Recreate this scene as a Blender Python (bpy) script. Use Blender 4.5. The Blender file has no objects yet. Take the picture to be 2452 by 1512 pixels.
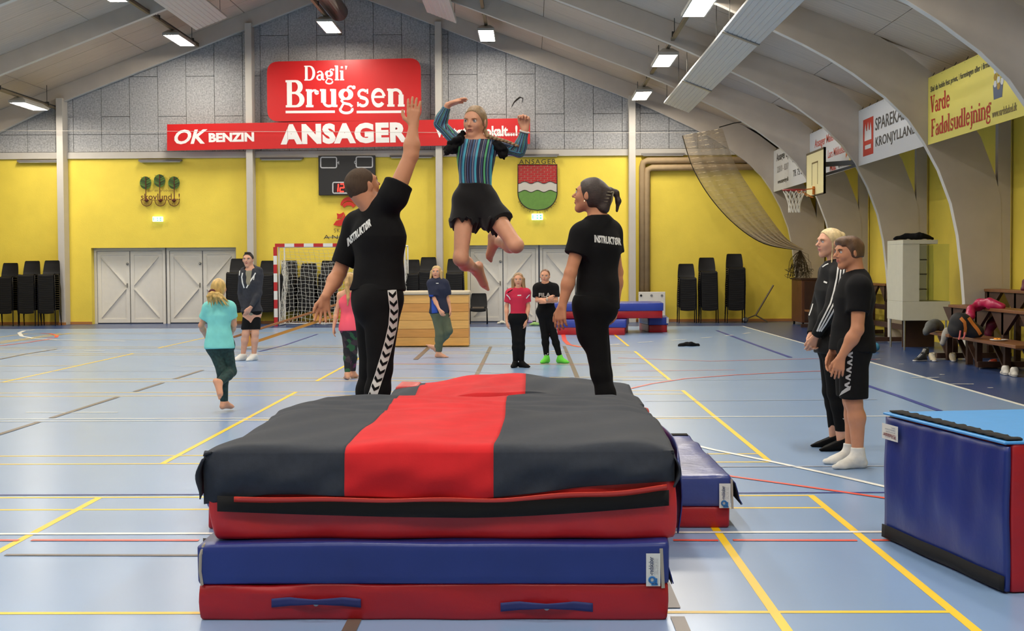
import bpy, bmesh, math, random
import numpy as np
from mathutils import Vector, Matrix, Euler
from mathutils.bvhtree import BVHTree
random.seed(7); rng = np.random.default_rng(7)
SC = bpy.context.scene; COL = SC.collection
PI = math.pi

# ------------------------------------------------------------------ camera
FPX, CX, CY, CAMH = 3380.0, 1226.0, 756.0, 1.48          # focal length in pixels of a 2452 x 1512 frame
_y = np.array([(1271 - CX) / FPX, (CY - 638) / FPX, -1.0]); _y /= np.linalg.norm(_y)
_x = np.array([1.0, 0.0045, 0.0]); _x[2] = -(_x[0] * _y[0] + _x[1] * _y[1]) / _y[2]; _x /= np.linalg.norm(_x)
_z = np.cross(_x, _y); RWC = np.array([_x, _y, _z])
cam_data = bpy.data.cameras.new('camera'); cam = bpy.data.objects.new('camera', cam_data); COL.objects.link(cam)
cam_data.sensor_width = 36.0; cam_data.lens = FPX / 2452 * 36.0; cam_data.clip_end = 200
M4 = Matrix.Identity(4)
for i in range(3):
    for j in range(3): M4[i][j] = RWC[i][j]
M4.translation = (0, 0, CAMH); cam.matrix_world = M4
SC.camera = cam
# ------------------------------------------------------------------ world, exposure
wd = bpy.data.worlds.new('world'); SC.world = wd; wd.use_nodes = True
wd.node_tree.nodes['Background'].inputs[0].default_value = (0.8, 0.85, 1, 1)
wd.node_tree.nodes['Background'].inputs[1].default_value = 0.05
SC.view_settings.view_transform = 'Standard'; SC.view_settings.look = 'None'
SC.view_settings.exposure = 0.0; SC.view_settings.gamma = 1.0; SC.view_settings.use_curve_mapping = False
SC.cycles.max_bounces = 5; SC.cycles.diffuse_bounces = 3; SC.cycles.glossy_bounces = 2; SC.cycles.caustics_reflective = False; SC.cycles.caustics_refractive = False; SC.cycles.use_denoising = True; SC.cycles.use_adaptive_sampling = True; SC.cycles.adaptive_threshold = 0.1; SC.cycles.adaptive_min_samples = 16
LAMP_STRENGTH = 70.0

# ------------------------------------------------------------------ survey helpers: a sight line meets a plane at a known depth / height
def ray(px, py):
    return RWC @ np.array([(px - CX) / FPX, (CY - py) / FPX, -1.0])
def at(px, py, Y):
    d = ray(px, py); p = np.array([0, 0, CAMH]) + d * (Y / d[1]); return Vector(p)
def fl(px, py, z=0.0):
    d = ray(px, py); p = np.array([0, 0, CAMH]) + d * ((z - CAMH) / d[2]); return Vector(p)

# ------------------------------------------------------------------ materials
def lin(c):
    return tuple(((v / 255) / 12.92 if v / 255 <= 0.04045 else ((v / 255 + 0.055) / 1.055) ** 2.4) for v in c)
_mats = {}
def mat(name, rgb, rough=0.6, metal=0.0, noise=0.0, nscale=8.0, bump=0.0, bscale=60.0, spec=0.5, emit=None, estr=0.0,
        coat=0.0, sheen=0.0, trans=0.0, alpha=1.0, stretch=None, detail=3.0, sss=0.0):
    """rgb in sRGB 0-255; noise: tonal variation; bump: fine relief"""
    if name in _mats: return _mats[name]
    m = bpy.data.materials.new(name); m.use_nodes = True; nt = m.node_tree; b = nt.nodes['Principled BSDF']
    c = lin(rgb)
    b.inputs['Base Color'].default_value = (*c, 1); b.inputs['Roughness'].default_value = rough
    b.inputs['Metallic'].default_value = metal; b.inputs['Specular IOR Level'].default_value = spec
    b.inputs['Coat Weight'].default_value = coat; b.inputs['Coat Roughness'].default_value = 0.2
    b.inputs['Sheen Weight'].default_value = sheen
    b.inputs['Transmission Weight'].default_value = trans; b.inputs['Alpha'].default_value = alpha
    if sss: b.inputs['Subsurface Weight'].default_value = sss; b.inputs['Subsurface Radius'].default_value = (.01, .004, .002)
    if emit: b.inputs['Emission Color'].default_value = (*lin(emit), 1); b.inputs['Emission Strength'].default_value = estr
    if noise or bump:
        tc = nt.nodes.new('ShaderNodeTexCoord'); mp = nt.nodes.new('ShaderNodeMapping')
        nt.links.new(tc.outputs['Object'], mp.inputs['Vector'])
        if stretch: mp.inputs['Scale'].default_value = stretch
        if noise:
            n = nt.nodes.new('ShaderNodeTexNoise'); n.inputs['Scale'].default_value = nscale; n.inputs['Detail'].default_value = detail
            r = nt.nodes.new('ShaderNodeValToRGB')
            r.color_ramp.elements[0].position = 0.3; r.color_ramp.elements[1].position = 0.7
            r.color_ramp.elements[0].color = (*[max(0, v * (1 - noise)) for v in c], 1)
            r.color_ramp.elements[1].color = (*[min(1, v * (1 + noise)) for v in c], 1)
            nt.links.new(mp.outputs[0], n.inputs['Vector']); nt.links.new(n.outputs['Fac'], r.inputs[0])
            nt.links.new(r.outputs[0], b.inputs['Base Color'])
        if bump:
            n2 = nt.nodes.new('ShaderNodeTexNoise'); n2.inputs['Scale'].default_value = bscale; n2.inputs['Detail'].default_value = 4
            bp = nt.nodes.new('ShaderNodeBump'); bp.inputs['Strength'].default_value = bump; bp.inputs['Distance'].default_value = 0.02
            nt.links.new(mp.outputs[0], n2.inputs['Vector']); nt.links.new(n2.outputs['Fac'], bp.inputs['Height'])
            nt.links.new(bp.outputs[0], b.inputs['Normal'])
    _mats[name] = m; return m

# ------------------------------------------------------------------ object helpers
def tag(o, label=None, cat=None, group=None, kind=None):
    if label: o['label'] = label
    if cat: o['category'] = cat
    if group: o['group'] = group
    if kind: o['kind'] = kind
    return o
def empty(name, loc=(0, 0, 0), label=None, cat=None, group=None, kind=None, rz=0.0):
    o = bpy.data.objects.new(name, None); COL.objects.link(o); o.location = loc; o.rotation_euler = (0, 0, rz)
    o.empty_display_size = 0.1
    return tag(o, label, cat, group, kind)
def link(name, me, parent=None, loc=None):
    o = bpy.data.objects.new(name, me); COL.objects.link(o)
    if parent is not None:
        o.parent = parent
    if loc is not None: o.location = loc
    return o
def copy_tree(o, parent=None):
    c = o.copy(); COL.objects.link(c)
    if parent is not None: c.parent = parent; c.matrix_parent_inverse = o.matrix_parent_inverse
    for ch in [x for x in bpy.data.objects if x.parent == o]: copy_tree(ch, c)
    return c

class MB:
    """collects verts/faces in WORLD (or local) coordinates"""
    def __init__(s): s.v = []; s.f = []; s.m = []
    def add(s, vs, fs, mi=0):
        n = len(s.v); s.v += [tuple(x) for x in vs]; s.f += [tuple(i + n for i in f) for f in fs]; s.m += [mi] * len(fs); return s
    def box(s, a, b, mi=0, M=None):
        x0, y0, z0 = a; x1, y1, z1 = b
        vs = [(x0, y0, z0), (x1, y0, z0), (x1, y1, z0), (x0, y1, z0), (x0, y0, z1), (x1, y0, z1), (x1, y1, z1), (x0, y1, z1)]
        if M is not None: vs = [M @ Vector(v) for v in vs]
        return s.add(vs, [(0, 3, 2, 1), (4, 5, 6, 7), (0, 1, 5, 4), (1, 2, 6, 5), (2, 3, 7, 6), (3, 0, 4, 7)], mi)
    def cbox(s, c, d, mi=0, M=None):
        return s.box([c[i] - d[i] / 2 for i in range(3)], [c[i] + d[i] / 2 for i in range(3)], mi, M)
    def prism(s, poly, off, mi=0):
        """closed polygon (3D points) swept by vector off"""
        n = len(poly); P = [Vector(p) for p in poly]; off = Vector(off)
        vs = P + [p + off for p in P]
        fs = [tuple(range(n))[::-1], tuple(range(n, 2 * n))] + [(i, (i + 1) % n, (i + 1) % n + n, i + n) for i in range(n)]
        return s.add(vs, fs, mi)
    def tube(s, pts, r, seg=8, mi=0, closed=False, caps=True):
        P = [Vector(p) for p in pts]; n = len(P)
        rr = r if hasattr(r, '__len__') else [r] * n
        vs = []; nrm = None
        for i in range(n):
            if closed: t = P[(i + 1) % n] - P[i - 1]
            else: t = P[min(i + 1, n - 1)] - P[max(i - 1, 0)]
            t.normalize()
            if nrm is None:
                nrm = t.orthogonal().normalized()
            else:
                nrm = (nrm - t * nrm.dot(t))
                if nrm.length < 1e-6: nrm = t.orthogonal()
                nrm.normalize()
            b = t.cross(nrm)
            for k in range(seg):
                a = 2 * PI * k / seg
                vs.append(P[i] + (nrm * math.cos(a) + b * math.sin(a)) * rr[i])
        fs = []
        for i in range(n if closed else n - 1):
            j = (i + 1) % n
            for k in range(seg):
                k2 = (k + 1) % seg
                fs.append((i * seg + k, i * seg + k2, j * seg + k2, j * seg + k))
        if caps and not closed:
            fs.append(tuple(range(seg))[::-1]); fs.append(tuple((n - 1) * seg + k for k in range(seg)))
        return s.add(vs, fs, mi)
    def bar(s, a, b, w, h, up=(0, 0, 1), mi=0):
        """rectangular bar from a to b; w across, h along up"""
        a = Vector(a); b = Vector(b); t = (b - a).normalized(); u = Vector(up); x = t.cross(u)
        if x.length < 1e-5: x = t.orthogonal()
        x.normalize(); u = x.cross(t).normalized()
        vs = []
        for p in (a, b):
            for sx, su in ((-1, -1), (1, -1), (1, 1), (-1, 1)): vs.append(p + x * sx * w / 2 + u * su * h / 2)
        return s.add(vs, [(3, 2, 1, 0), (4, 5, 6, 7), (0, 1, 5, 4), (1, 2, 6, 5), (2, 3, 7, 6), (3, 0, 4, 7)], mi)
    def lathe(s, prof, seg=20, M=None, mi=0):
        vs = []; n = len(prof)
        for r, z in prof:
            for k in range(seg):
                a = 2 * PI * k / seg; p = Vector((r * math.cos(a), r * math.sin(a), z)); vs.append(M @ p if M is not None else p)
        fs = [(i * seg + k, i * seg + (k + 1) % seg, (i + 1) * seg + (k + 1) % seg, (i + 1) * seg + k) for i in range(n - 1) for k in range(seg)]
        fs.append(tuple(range(seg))[::-1]); fs.append(tuple((n - 1) * seg + k for k in range(seg)))
        return s.add(vs, fs, mi)
    def grid(s, fn, nu, nv, mi=0, thick=0.0):
        vs = [Vector(fn(i / nu, j / nv)) for j in range(nv + 1) for i in range(nu + 1)]
        fs = [(j * (nu + 1) + i, j * (nu + 1) + i + 1, (j + 1) * (nu + 1) + i + 1, (j + 1) * (nu + 1) + i) for j in range(nv) for i in range(nu)]
        return s.add(vs, fs, mi)
    def mesh(s, name, mats, smooth=False, origin=None):
        me = bpy.data.meshes.new(name)
        o = Vector(origin) if origin is not None else Vector((0, 0, 0))
        me.from_pydata([(v[0] - o.x, v[1] - o.y, v[2] - o.z) for v in s.v], [], s.f)
        for m in (mats if isinstance(mats, (list, tuple)) else [mats]): me.materials.append(m)
        if len(me.materials) > 1: me.polygons.foreach_set('material_index', s.m)
        if smooth: me.polygons.foreach_set('use_smooth', [True] * len(me.polygons))
        me.update(); return me
    def obj(s, name, mats, parent=None, smooth=False, bevel=0.0, wn=False, seg=2):
        """parent: an Empty/mesh with a pure translation; vertices given in world space"""
        org = wloc(parent) if parent is not None else None
        if org is None:
            org = Vector([sum(v[i] for v in s.v) / len(s.v) for i in range(3)]) if s.v else Vector()
            zmin = min(v[2] for v in s.v); org.z = zmin
            o = link(name, s.mesh(name, mats, smooth, org)); o.location = org
        else:
            rz = wrot(parent)
            if rz is not None:
                Mi = parent_matrix(parent).inverted(); s.v = [tuple(Mi @ Vector(v)) for v in s.v]; org = None
            o = link(name, s.mesh(name, mats, smooth, org), parent)
        if bevel:
            md = o.modifiers.new('edge', 'BEVEL'); md.width = bevel; md.segments = seg; md.limit_method = 'ANGLE'
        return o
def wloc(o):
    p = Vector((0, 0, 0))
    while o is not None: p = p + o.location; o = o.parent
    return p
def parent_matrix(o):
    M = Matrix.Identity(4)
    while o is not None: M = (Matrix.Translation(o.location) @ Euler(o.rotation_euler).to_matrix().to_4x4()) @ M; o = o.parent
    return M
def wrot(o):
    while o is not None:
        if any(abs(a) > 1e-7 for a in o.rotation_euler): return True
        o = o.parent
    return None

# ------------------------------------------------------------------ lettering
def text_mesh(body, width=None, height=None, bold=0.0, shear=0.0, align='CENTER', depth=0.002, space=1.0, res=3):
    """lettering as a mesh in the XY plane, x in [0,width], cap base at y=0 scaled so the whole bounding box has the given size"""
    cu = bpy.data.curves.new('lettering', 'FONT'); cu.body = body; cu.size = 1.0; cu.offset = bold; cu.shear = shear
    cu.space_character = space; cu.resolution_u = res; cu.extrude = 0.0
    o = bpy.data.objects.new('lettering', cu); COL.objects.link(o)
    dg = bpy.context.evaluated_depsgraph_get(); me = bpy.data.meshes.new_from_object(o.evaluated_get(dg))
    bpy.data.objects.remove(o); bpy.data.curves.remove(cu)
    V = np.array([v.co[:] for v in me.vertices]); Fc = [tuple(p.vertices) for p in me.polygons]; bpy.data.meshes.remove(me)
    lo = V.min(0); hi = V.max(0)
    sx = width / (hi[0] - lo[0]) if width else None; sy = height / (hi[1] - lo[1]) if height else None
    if sx is None: sx = sy
    if sy is None: sy = sx
    V[:, 0] = (V[:, 0] - lo[0]) * sx; V[:, 1] = (V[:, 1] - lo[1]) * sy; V[:, 2] = 0
    return V, Fc
def put_text(body, o, ux, uy, width, height, m, parent, bold=0.0, shear=0.0, depth=0.004, name='lettering', space=1.0, label=None, arr=None):
    """o: lower-left corner (world), ux/uy unit vectors of the face"""
    V, Fc = arr if arr is not None else text_mesh(body, width, height, bold, shear, space=space)
    ux = Vector(ux).normalized(); uy = Vector(uy).normalized(); n = ux.cross(uy)
    mb = MB(); o = Vector(o)
    mb.add([o + ux * v[0] + uy * v[1] + n * depth for v in V], Fc)
    ob = mb.obj(name, m, parent)
    if label: ob['label'] = label
    return ob
def ribbon(mb, pts, w, o, ux, uy, n):
    P = [Vector((p[0], p[1])) for p in pts]; W = w if hasattr(w, '__len__') else [w] * len(P); vs = []
    for i, p in enumerate(P):
        t = P[min(i + 1, len(P) - 1)] - P[max(i - 1, 0)]; t.normalize(); nn = Vector((-t.y, t.x))
        for sg in (-1, 1):
            q = p + nn * sg * W[i] / 2; vs.append(o + ux * q.x + uy * q.y + n)
    mb.add(vs, [(2 * i, 2 * i + 2, 2 * i + 3, 2 * i + 1) for i in range(len(P) - 1)])
def arc(cx, cy, rx, ry, a0, a1, n=14):
    return [(cx + rx * math.cos(math.radians(a0 + (a1 - a0) * i / n)), cy + ry * math.sin(math.radians(a0 + (a1 - a0) * i / n))) for i in range(n + 1)]
def slab_glyphs():
    """slab-serif letters: (advance, [(points, width or widths)]); x-height .66, caps 1"""
    T, h = 0.185, 0.085      # stem, serif
    stem = lambda x, y0, y1, w=T: ([(x, y0), (x, y1)], w)
    ser = lambda x0, x1, y: ([(x0, y), (x1, y)], h)
    bw = lambda n: [0.07 + (T - 0.07) * abs(math.sin(PI * i / n)) for i in range(n + 1)]
    G = {}
    ring = lambda cx, cy, rx, ry: (arc(cx, cy, rx, ry, 90, 450, 24), [0.08 + (T - 0.08) * abs(math.sin(PI * i / 12)) for i in range(25)])
    G['B'] = (.74, [stem(.16, 0, 1), ser(.02, .4, .035), ser(.02, .4, .965), (arc(.36, .75, .2, .215, 90, -90), bw(14)), (arc(.38, .275, .24, .24, 90, -90), bw(14)), ser(.2, .4, .53)])
    G['D'] = (.78, [stem(.16, 0, 1), ser(.02, .4, .035), ser(.02, .4, .965), (arc(.36, .5, .3, .465, 90, -90, 18), bw(18))])
    G['F'] = (.66, [stem(.16, 0, 1), ser(.02, .32, .035), ser(.02, .58, .965), stem(.57, .76, .97, .06), ser(.2, .42, .5), stem(.42, .4, .6, .06)])
    G['V'] = (.74, [([(.14, .96), (.37, .04)], T), ([(.6, .96), (.38, .04)], .08), ser(.0, .3, .965), ser(.47, .74, .965)])
    G['r'] = (.52, [stem(.15, 0, .66), ser(.02, .3, .035), ser(.02, .15, .625), (arc(.34, .42, .17, .2, 165, 70), .08), (arc(.42, .54, .05, .05, 0, 360, 8), .08)])
    G['u'] = (.68, [stem(.15, .16, .66), ser(.02, .18, .625), (arc(.34, .2, .18, .17, 180, 300), .1), stem(.52, 0, .66), ser(.39, .55, .625), ser(.5, .66, .035)])
    G['n'] = (.68, [stem(.15, 0, .66), ser(.02, .15, .625), ser(.02, .29, .035), (arc(.33, .42, .2, .2, 160, 0), .11), stem(.53, 0, .44), ser(.41, .66, .035)])
    G['g'] = (.64, [ring(.29, .46, .18, .165), (arc(.46, .68, .1, .08, 200, 40), .07), (arc(.58, .72, .04, .04, 0, 360, 8), .07),
                    ([(.2, .32), (.13, .22), (.2, .14), (.42, .09), (.52, 0)], .1), (arc(.3, -.1, .22, .13, 20, -200, 18), .1), ([(.1, -.05), (.2, .12)], .08)])
    G['s'] = (.54, [(arc(.27, .48, .15, .14, 30, 230), .1), (arc(.27, .18, .16, .15, 60, -150), .11), ([(.17, .36), (.36, .3)], .13), stem(.44, .48, .66, .06), stem(.09, 0, .18, .06)])
    G['e'] = (.6, [(arc(.3, .33, .21, .29, 10, 320, 22), [.09 + .06 * abs(math.sin(PI * i / 11 - .6)) for i in range(23)]), ser(.12, .52, .36)])
    G['a'] = (.6, [(arc(.28, .45, .16, .165, 160, 0), .1), stem(.44, .06, .46, T), ([(.44, .08), (.52, .03), (.6, .06)], .08), (arc(.27, .2, .17, .16, 70, 300, 16), .11)])
    G['l'] = (.34, [stem(.17, 0, 1), ser(.03, .32, .035), ser(.03, .18, .965)])
    G['i'] = (.34, [stem(.17, 0, .66), ser(.03, .32, .035), ser(.03, .18, .625), ([(.17, .8), (.17, .95)], .15)])
    G['j'] = (.34, [stem(.2, -.1, .66), ser(.06, .2, .625), (arc(.08, -.1, .12, .13, 0, -120), .09), ([(.2, .8), (.2, .95)], .15)])
    G['d'] = (.68, [ring(.28, .32, .2, .28), stem(.5, 0, 1), ser(.38, .52, .965), ser(.48, .66, .035)])
    G['o'] = (.6, [ring(.3, .32, .21, .29)])
    G['\u00f8'] = (.6, [ring(.3, .32, .21, .29), ([(.08, -.03), (.52, .68)], .06)])
    G["'"] = (.2, [([(.12, .98), (.1, .72)], [.16, .04])])
    return G
_SG = slab_glyphs()
def put_slab(body, o, ux, uy, width, xscale_h, m, parent, depth=0.004, name='lettering'):
    """width: total width, xscale_h: cap height"""
    tot = sum(_SG[c][0] if c in _SG else .35 for c in body)
    sx = width / tot; sy = xscale_h
    ux = Vector(ux).normalized(); uy = Vector(uy).normalized(); n = ux.cross(uy) * depth; mb = MB(); x = 0; o = Vector(o)
    for c in body:
        if c in _SG:
            adv, st = _SG[c]
            for k, (pts, w) in enumerate(st): ribbon(mb, pts, w, o + ux * x * sx, ux * sx, uy * sy, n * (1 + 0.02 * k))
            x += adv
        else: x += .35
    return mb.obj(name, m, parent)
def plate(name, o, ux, uy, w, h, m, parent, depth=0.002, thick=0.0015):
    ux = Vector(ux).normalized(); uy = Vector(uy).normalized(); n = ux.cross(uy); o = Vector(o) + n * depth
    mb = MB(); mb.prism([o, o + ux * w, o + ux * w + uy * h, o + uy * h], n * thick); return mb.obj(name, m, parent)
def poly2(name, pts, o, ux, uy, m, parent, depth=0.002, thick=0.001):
    ux = Vector(ux).normalized(); uy = Vector(uy).normalized(); n = ux.cross(uy); o = Vector(o) + n * depth
    mb = MB(); mb.prism([o + ux * p[0] + uy * p[1] for p in pts], n * thick); return mb.obj(name, m, parent)

# ------------------------------------------------------------------ soft boxes
def gridbox(n, fn):
    """surface of the unit cube subdivided n=(nx,ny,nz), mapped by fn (N,3)->(N,3)"""
    idx = {}; V = []; Fq = []
    def vid(p):
        k = tuple(int(round(a)) for a in p)
        if k not in idx: idx[k] = len(V); V.append((k[0] / n[0], k[1] / n[1], k[2] / n[2]))
        return idx[k]
    for ax in range(3):
        a, b = [(1, 2), (2, 0), (0, 1)][ax]
        for side in (0, n[ax]):
            for i in range(n[a]):
                for j in range(n[b]):
                    q = []
                    for di, dj in ((0, 0), (1, 0), (1, 1), (0, 1)):
                        p = [0, 0, 0]; p[ax] = side; p[a] = i + di; p[b] = j + dj; q.append(vid(p))
                    Fq.append(tuple(q) if side else tuple(q[::-1]))
    return fn(np.array(V)), Fq
def wob(P, amp, freq, seed=0):
    """smooth pseudo-noise (N,)"""
    r = np.random.default_rng(seed); out = np.zeros(len(P))
    for k in range(7):
        d = r.normal(size=3); d *= freq * (0.6 + 0.9 * r.random()) / np.linalg.norm(d)
        out += np.sin(P @ d + r.random() * 6.28 + 0.8 * np.sin(P @ (d[[1, 2, 0]] * 0.7)))
    return out * amp / 3.0
def softblock(quad, z0, z1, n, rnd=0.02, amp=0.004, freq=9.0, seed=0, bulge_top=0.0, bulge_side=0.0):
    """quad: four (x,y) corners in order (front-left, front-right, back-right, back-left)"""
    q = np.array(quad, float)
    def fn(U):
        Ls_ = (np.linalg.norm(q[1] - q[0]), np.linalg.norm(q[3] - q[0]), z1 - z0)
        for i_ in range(3):      # tight rows of faces along every edge
            e_ = min(.25, rnd / Ls_[i_]); k_ = U[:, i_] * n[i_]; U[:, i_] = np.where(k_ < .5, 0, np.where(k_ > n[i_] - .5, 1, e_ + (1 - 2 * e_) * (k_ - 1) / max(1, n[i_] - 2)))
        u, v, w = U[:, 0], U[:, 1], U[:, 2]
        # rounded edges: pull points near cube edges inwards
        xy = ((1 - u) * (1 - v))[:, None] * q[0] + (u * (1 - v))[:, None] * q[1] + (u * v)[:, None] * q[2] + ((1 - u) * v)[:, None] * q[3]
        z = z0 + (z1 - z0) * w
        P = np.column_stack([xy, z])
        c = q.mean(0); Lx = np.linalg.norm(q[1] - q[0]); Ly = np.linalg.norm(q[3] - q[0]); Lz = z1 - z0
        ex = (q[1] - q[0]) / Lx; ey = (q[3] - q[0]) / Ly
        du = np.minimum(u, 1 - u) * Lx; dv = np.minimum(v, 1 - v) * Ly; dw = np.minimum(w, 1 - w) * Lz
        def pull(d1, d2):
            s = np.clip(1 - d1 / rnd, 0, 1); t = np.clip(1 - d2 / rnd, 0, 1); return rnd * 0.29 * (s * t)
        su = np.where(u < .5, 1, -1); sv = np.where(v < .5, 1, -1); sw = np.where(w < .5, 1, -1)
        P[:, :2] += (su * (pull(du, dw) + pull(du, dv)))[:, None] * ex + (sv * (pull(dv, dw) + pull(dv, du)))[:, None] * ey
        P[:, 2] += sw * (pull(dw, du) + pull(dw, dv))
        f = np.sin(PI * u) * np.sin(PI * v)
        P[:, 2] += np.where(w > .99, 1, w) * bulge_top * f
        s_ = np.sin(PI * w) * bulge_side
        P[:, 0] += np.where(u < .01, -1, np.where(u > .99, 1, 0)) * s_ * ex[0]; P[:, 1] += np.where(v < .01, -1, np.where(v > .99, 1, 0)) * s_ * ey[1]
        nz = wob(P, amp, freq, seed)
        P[:, 2] += np.where(w > .99, nz, 0); P[:, 1] += np.where(v < .01, nz, 0); P[:, 0] += np.where((u < .01) | (u > .99), nz, 0)
        return P
    V, Fq = gridbox(n, fn); mb = MB(); mb.add(V, Fq); return mb

# ================================================================== THE SETTING
XR, XL, YB, YF, XC = 7.7, -17.4, 37.2, -6.0, -4.85      # right/left wall, back/front wall, ridge line
def rafter(x): return 8.69 - 0.385 * abs(x - XC)
def roof_h(x): return rafter(x) + 0.42

M_floor = mat('floor_dark_blue_vinyl', (46, 72, 122), rough=0.3, noise=0.05, nscale=1.2, spec=0.5)
M_court = mat('floor_light_blue_vinyl', (132, 163, 203), rough=0.3, noise=0.03, nscale=1.0, bump=0.03, bscale=3.0, spec=0.55, coat=0.22)
M_yel = mat('line_yellow', (250, 208, 20), rough=0.35); M_wht = mat('line_white', (238, 238, 232), rough=0.35)
M_red = mat('line_red', (235, 84, 62), rough=0.35); M_brn = mat('line_brown', (104, 92, 84), rough=0.35)
M_blu = mat('line_blue', (52, 66, 150), rough=0.35); M_pale = mat('line_worn', (170, 178, 196), rough=0.35)
M_wall = mat('yellow_painted_wall', (240, 214, 78), rough=0.65, noise=0.04, nscale=2.0, bump=0.12, bscale=40)
M_paint = mat('grey_white_paint', (196, 190, 180), rough=0.6, noise=0.03, nscale=3)
M_arch = mat('arch_grey_paint', (192, 181, 167), rough=0.6, noise=0.05, nscale=2.5, bump=0.05, bscale=12)
M_ceil = mat('ceiling_board', (204, 188, 168), rough=0.8, noise=0.09, nscale=5, stretch=(0.35, 6, 1), bump=0.2, bscale=25)
M_ceilb = mat('ceiling_back', (70, 62, 54), rough=0.9)
M_gable = mat('wood_wool_board', (172, 172, 172), rough=0.9, noise=0.30, nscale=26, bump=0.5, bscale=70, detail=5)
M_edge = mat('arch_edge_white', (212, 208, 198), rough=0.5)
M_joint = mat('gable_back', (78, 74, 70), rough=0.9)
M_door = mat('white_door_paint', (226, 222, 212), rough=0.5, noise=0.02)
M_wood_skirt = mat('skirting_wood', (176, 118, 62), rough=0.5)
M_metal = mat('grey_metal', (150, 152, 154), rough=0.35, metal=0.9)
M_dark = mat('dark_metal', (58, 56, 52), rough=0.5, metal=0.4)
M_black = mat('black_plastic', (20, 20, 22), rough=0.5)
M_redsign = mat('red_sign', (206, 24, 26), rough=0.32)
M_white = mat('white_lettering', (240, 238, 234), rough=0.5)

def plank_lines(m, pitch, axis, dark=.72):
    """thin board joints across a surface"""
    nt = m.node_tree; b = nt.nodes['Principled BSDF']; tc = nt.nodes.new('ShaderNodeTexCoord'); sp = nt.nodes.new('ShaderNodeSeparateXYZ'); nt.links.new(tc.outputs['Object'], sp.inputs[0])
    mu = nt.nodes.new('ShaderNodeMath'); mu.operation = 'DIVIDE'; mu.inputs[1].default_value = pitch; fr = nt.nodes.new('ShaderNodeMath'); fr.operation = 'FRACT'; gt = nt.nodes.new('ShaderNodeMath'); gt.operation = 'GREATER_THAN'; gt.inputs[1].default_value = .95
    nt.links.new(sp.outputs[axis], mu.inputs[0]); nt.links.new(mu.outputs[0], fr.inputs[0]); nt.links.new(fr.outputs[0], gt.inputs[0])
    mx = nt.nodes.new('ShaderNodeMix'); mx.data_type = 'RGBA'; mx.blend_type = 'MULTIPLY'; mx.inputs[7].default_value = (dark, dark, dark, 1)
    src = b.inputs['Base Color'].links[0].from_socket; nt.links.new(gt.outputs[0], mx.inputs[0]); nt.links.new(src, mx.inputs[6]); nt.links.new(mx.outputs[2], b.inputs['Base Color'])
plank_lines(M_ceil, .145, 1)
# ---- floor and its markings
mb = MB(); mb.box((XL - .3, YF - .3, -0.1), (XR + .3, YB + .6, 0.0)); floor = mb.obj('floor', M_floor)
tag(floor, 'dark blue vinyl sports floor with coloured court lines', 'floor', kind='structure')
XS0, XS1, YS = -14.85, 5.14, 34.35                       # handball court edges
mb = MB(); mb.box((XS0, YF, 0.0), (XS1, YS, 0.001)); mb.obj('court_surface', M_court, floor)['label'] = 'light blue court surface'
_lz = [0.0016]
def cline(pts, m, w=0.05, dash=None):
    """painted line along floor points (x,y)"""
    P = [Vector((p[0], p[1], 0)) for p in pts]; segs = [P]
    if dash:
        segs = []; acc = 0; cur = []; L = [0]
        for a, b in zip(P, P[1:]): L.append(L[-1] + (b - a).length)
        def pt(s):
            for i in range(len(P) - 1):
                if s <= L[i + 1]: return P[i].lerp(P[i + 1], (s - L[i]) / max(1e-9, L[i + 1] - L[i]))
            return P[-1]
        s = 0
        while s < L[-1]: segs.append([pt(s), pt(min(L[-1], s + dash[0]))]); s += dash[0] + dash[1]
    mb = MB(); _lz[0] += 0.00004
    for S in segs:
        vs = []
        for i, p in enumerate(S):
            t = (S[min(i + 1, len(S) - 1)] - S[max(i - 1, 0)]).normalized(); n = Vector((-t.y, t.x, 0))
            for sg in (-1, 1): vs.append(p + n * sg * w / 2 + Vector((0, 0, _lz[0])))
        mb.add(vs, [(2 * i, 2 * i + 2, 2 * i + 3, 2 * i + 1) for i in range(len(S) - 1)])
    return mb.obj('court_line', m, floor)
def pl(pp, m, w=0.05, dash=None): return cline([fl(*p)[:2] for p in pp], m, w, dash)
cline([(XS1, YF), (XS1, YS)], M_wht, 0.06); cline([(XS0, YS), (XS1, YS)], M_wht, 0.06); cline([(XS0, YF), (XS0, YS)], M_wht, 0.06)
for k, (y0, y1) in enumerate(((2.93, 9.03), (10.58, 16.68), (18.26, 24.36), (25.95, 32.05))):   # four badminton courts across the hall
    for y in (y0, y0 + .46, y1 - .46, y1): cline([(XC - 6.66, y), (XC + 6.66, y)], M_yel, 0.04)
    for dx in (-6.64, -5.88, -2.04, 2.06, 5.88, 6.64): cline([(XC + dx, y0), (XC + dx, y1)], M_yel, 0.045)
    ym = (y0 + y1) / 2
    for sg in (-1, 1): cline([(XC + sg * 2.04, ym), (XC + sg * 6.64, ym)], M_yel, 0.04)
cline([(XS0, 7.78), (XS1, 7.78)], M_wht, 0.05)
cline([(XS0, 13.76), (XS1, 13.76)], M_wht, 0.045); cline([(XS0, 13.56), (-1.9, 13.56)], M_wht, 0.035)
pl([(62, 989), (282, 989)], M_wht, 0.045); pl([(432, 878), (585, 878)], M_wht, 0.05)
for a, b in ((-30, 44), (75, 476), (1612, 1720), (1755, 2052), (2087, 2160)): pl([(a, 1295.5), (b, 1296)], M_red, 0.045)
pl([(12, 1331), (500, 1332)], M_brn, 0.04)
for x in (0.61, -0.745):
    for a, b in ((5.0, 5.9), (6.05, 7.6), (18.3, 24.0), (24.1, 26.0), (13.9, 18.1)): cline([(x, a), (x, b)], M_brn, 0.06)
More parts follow.
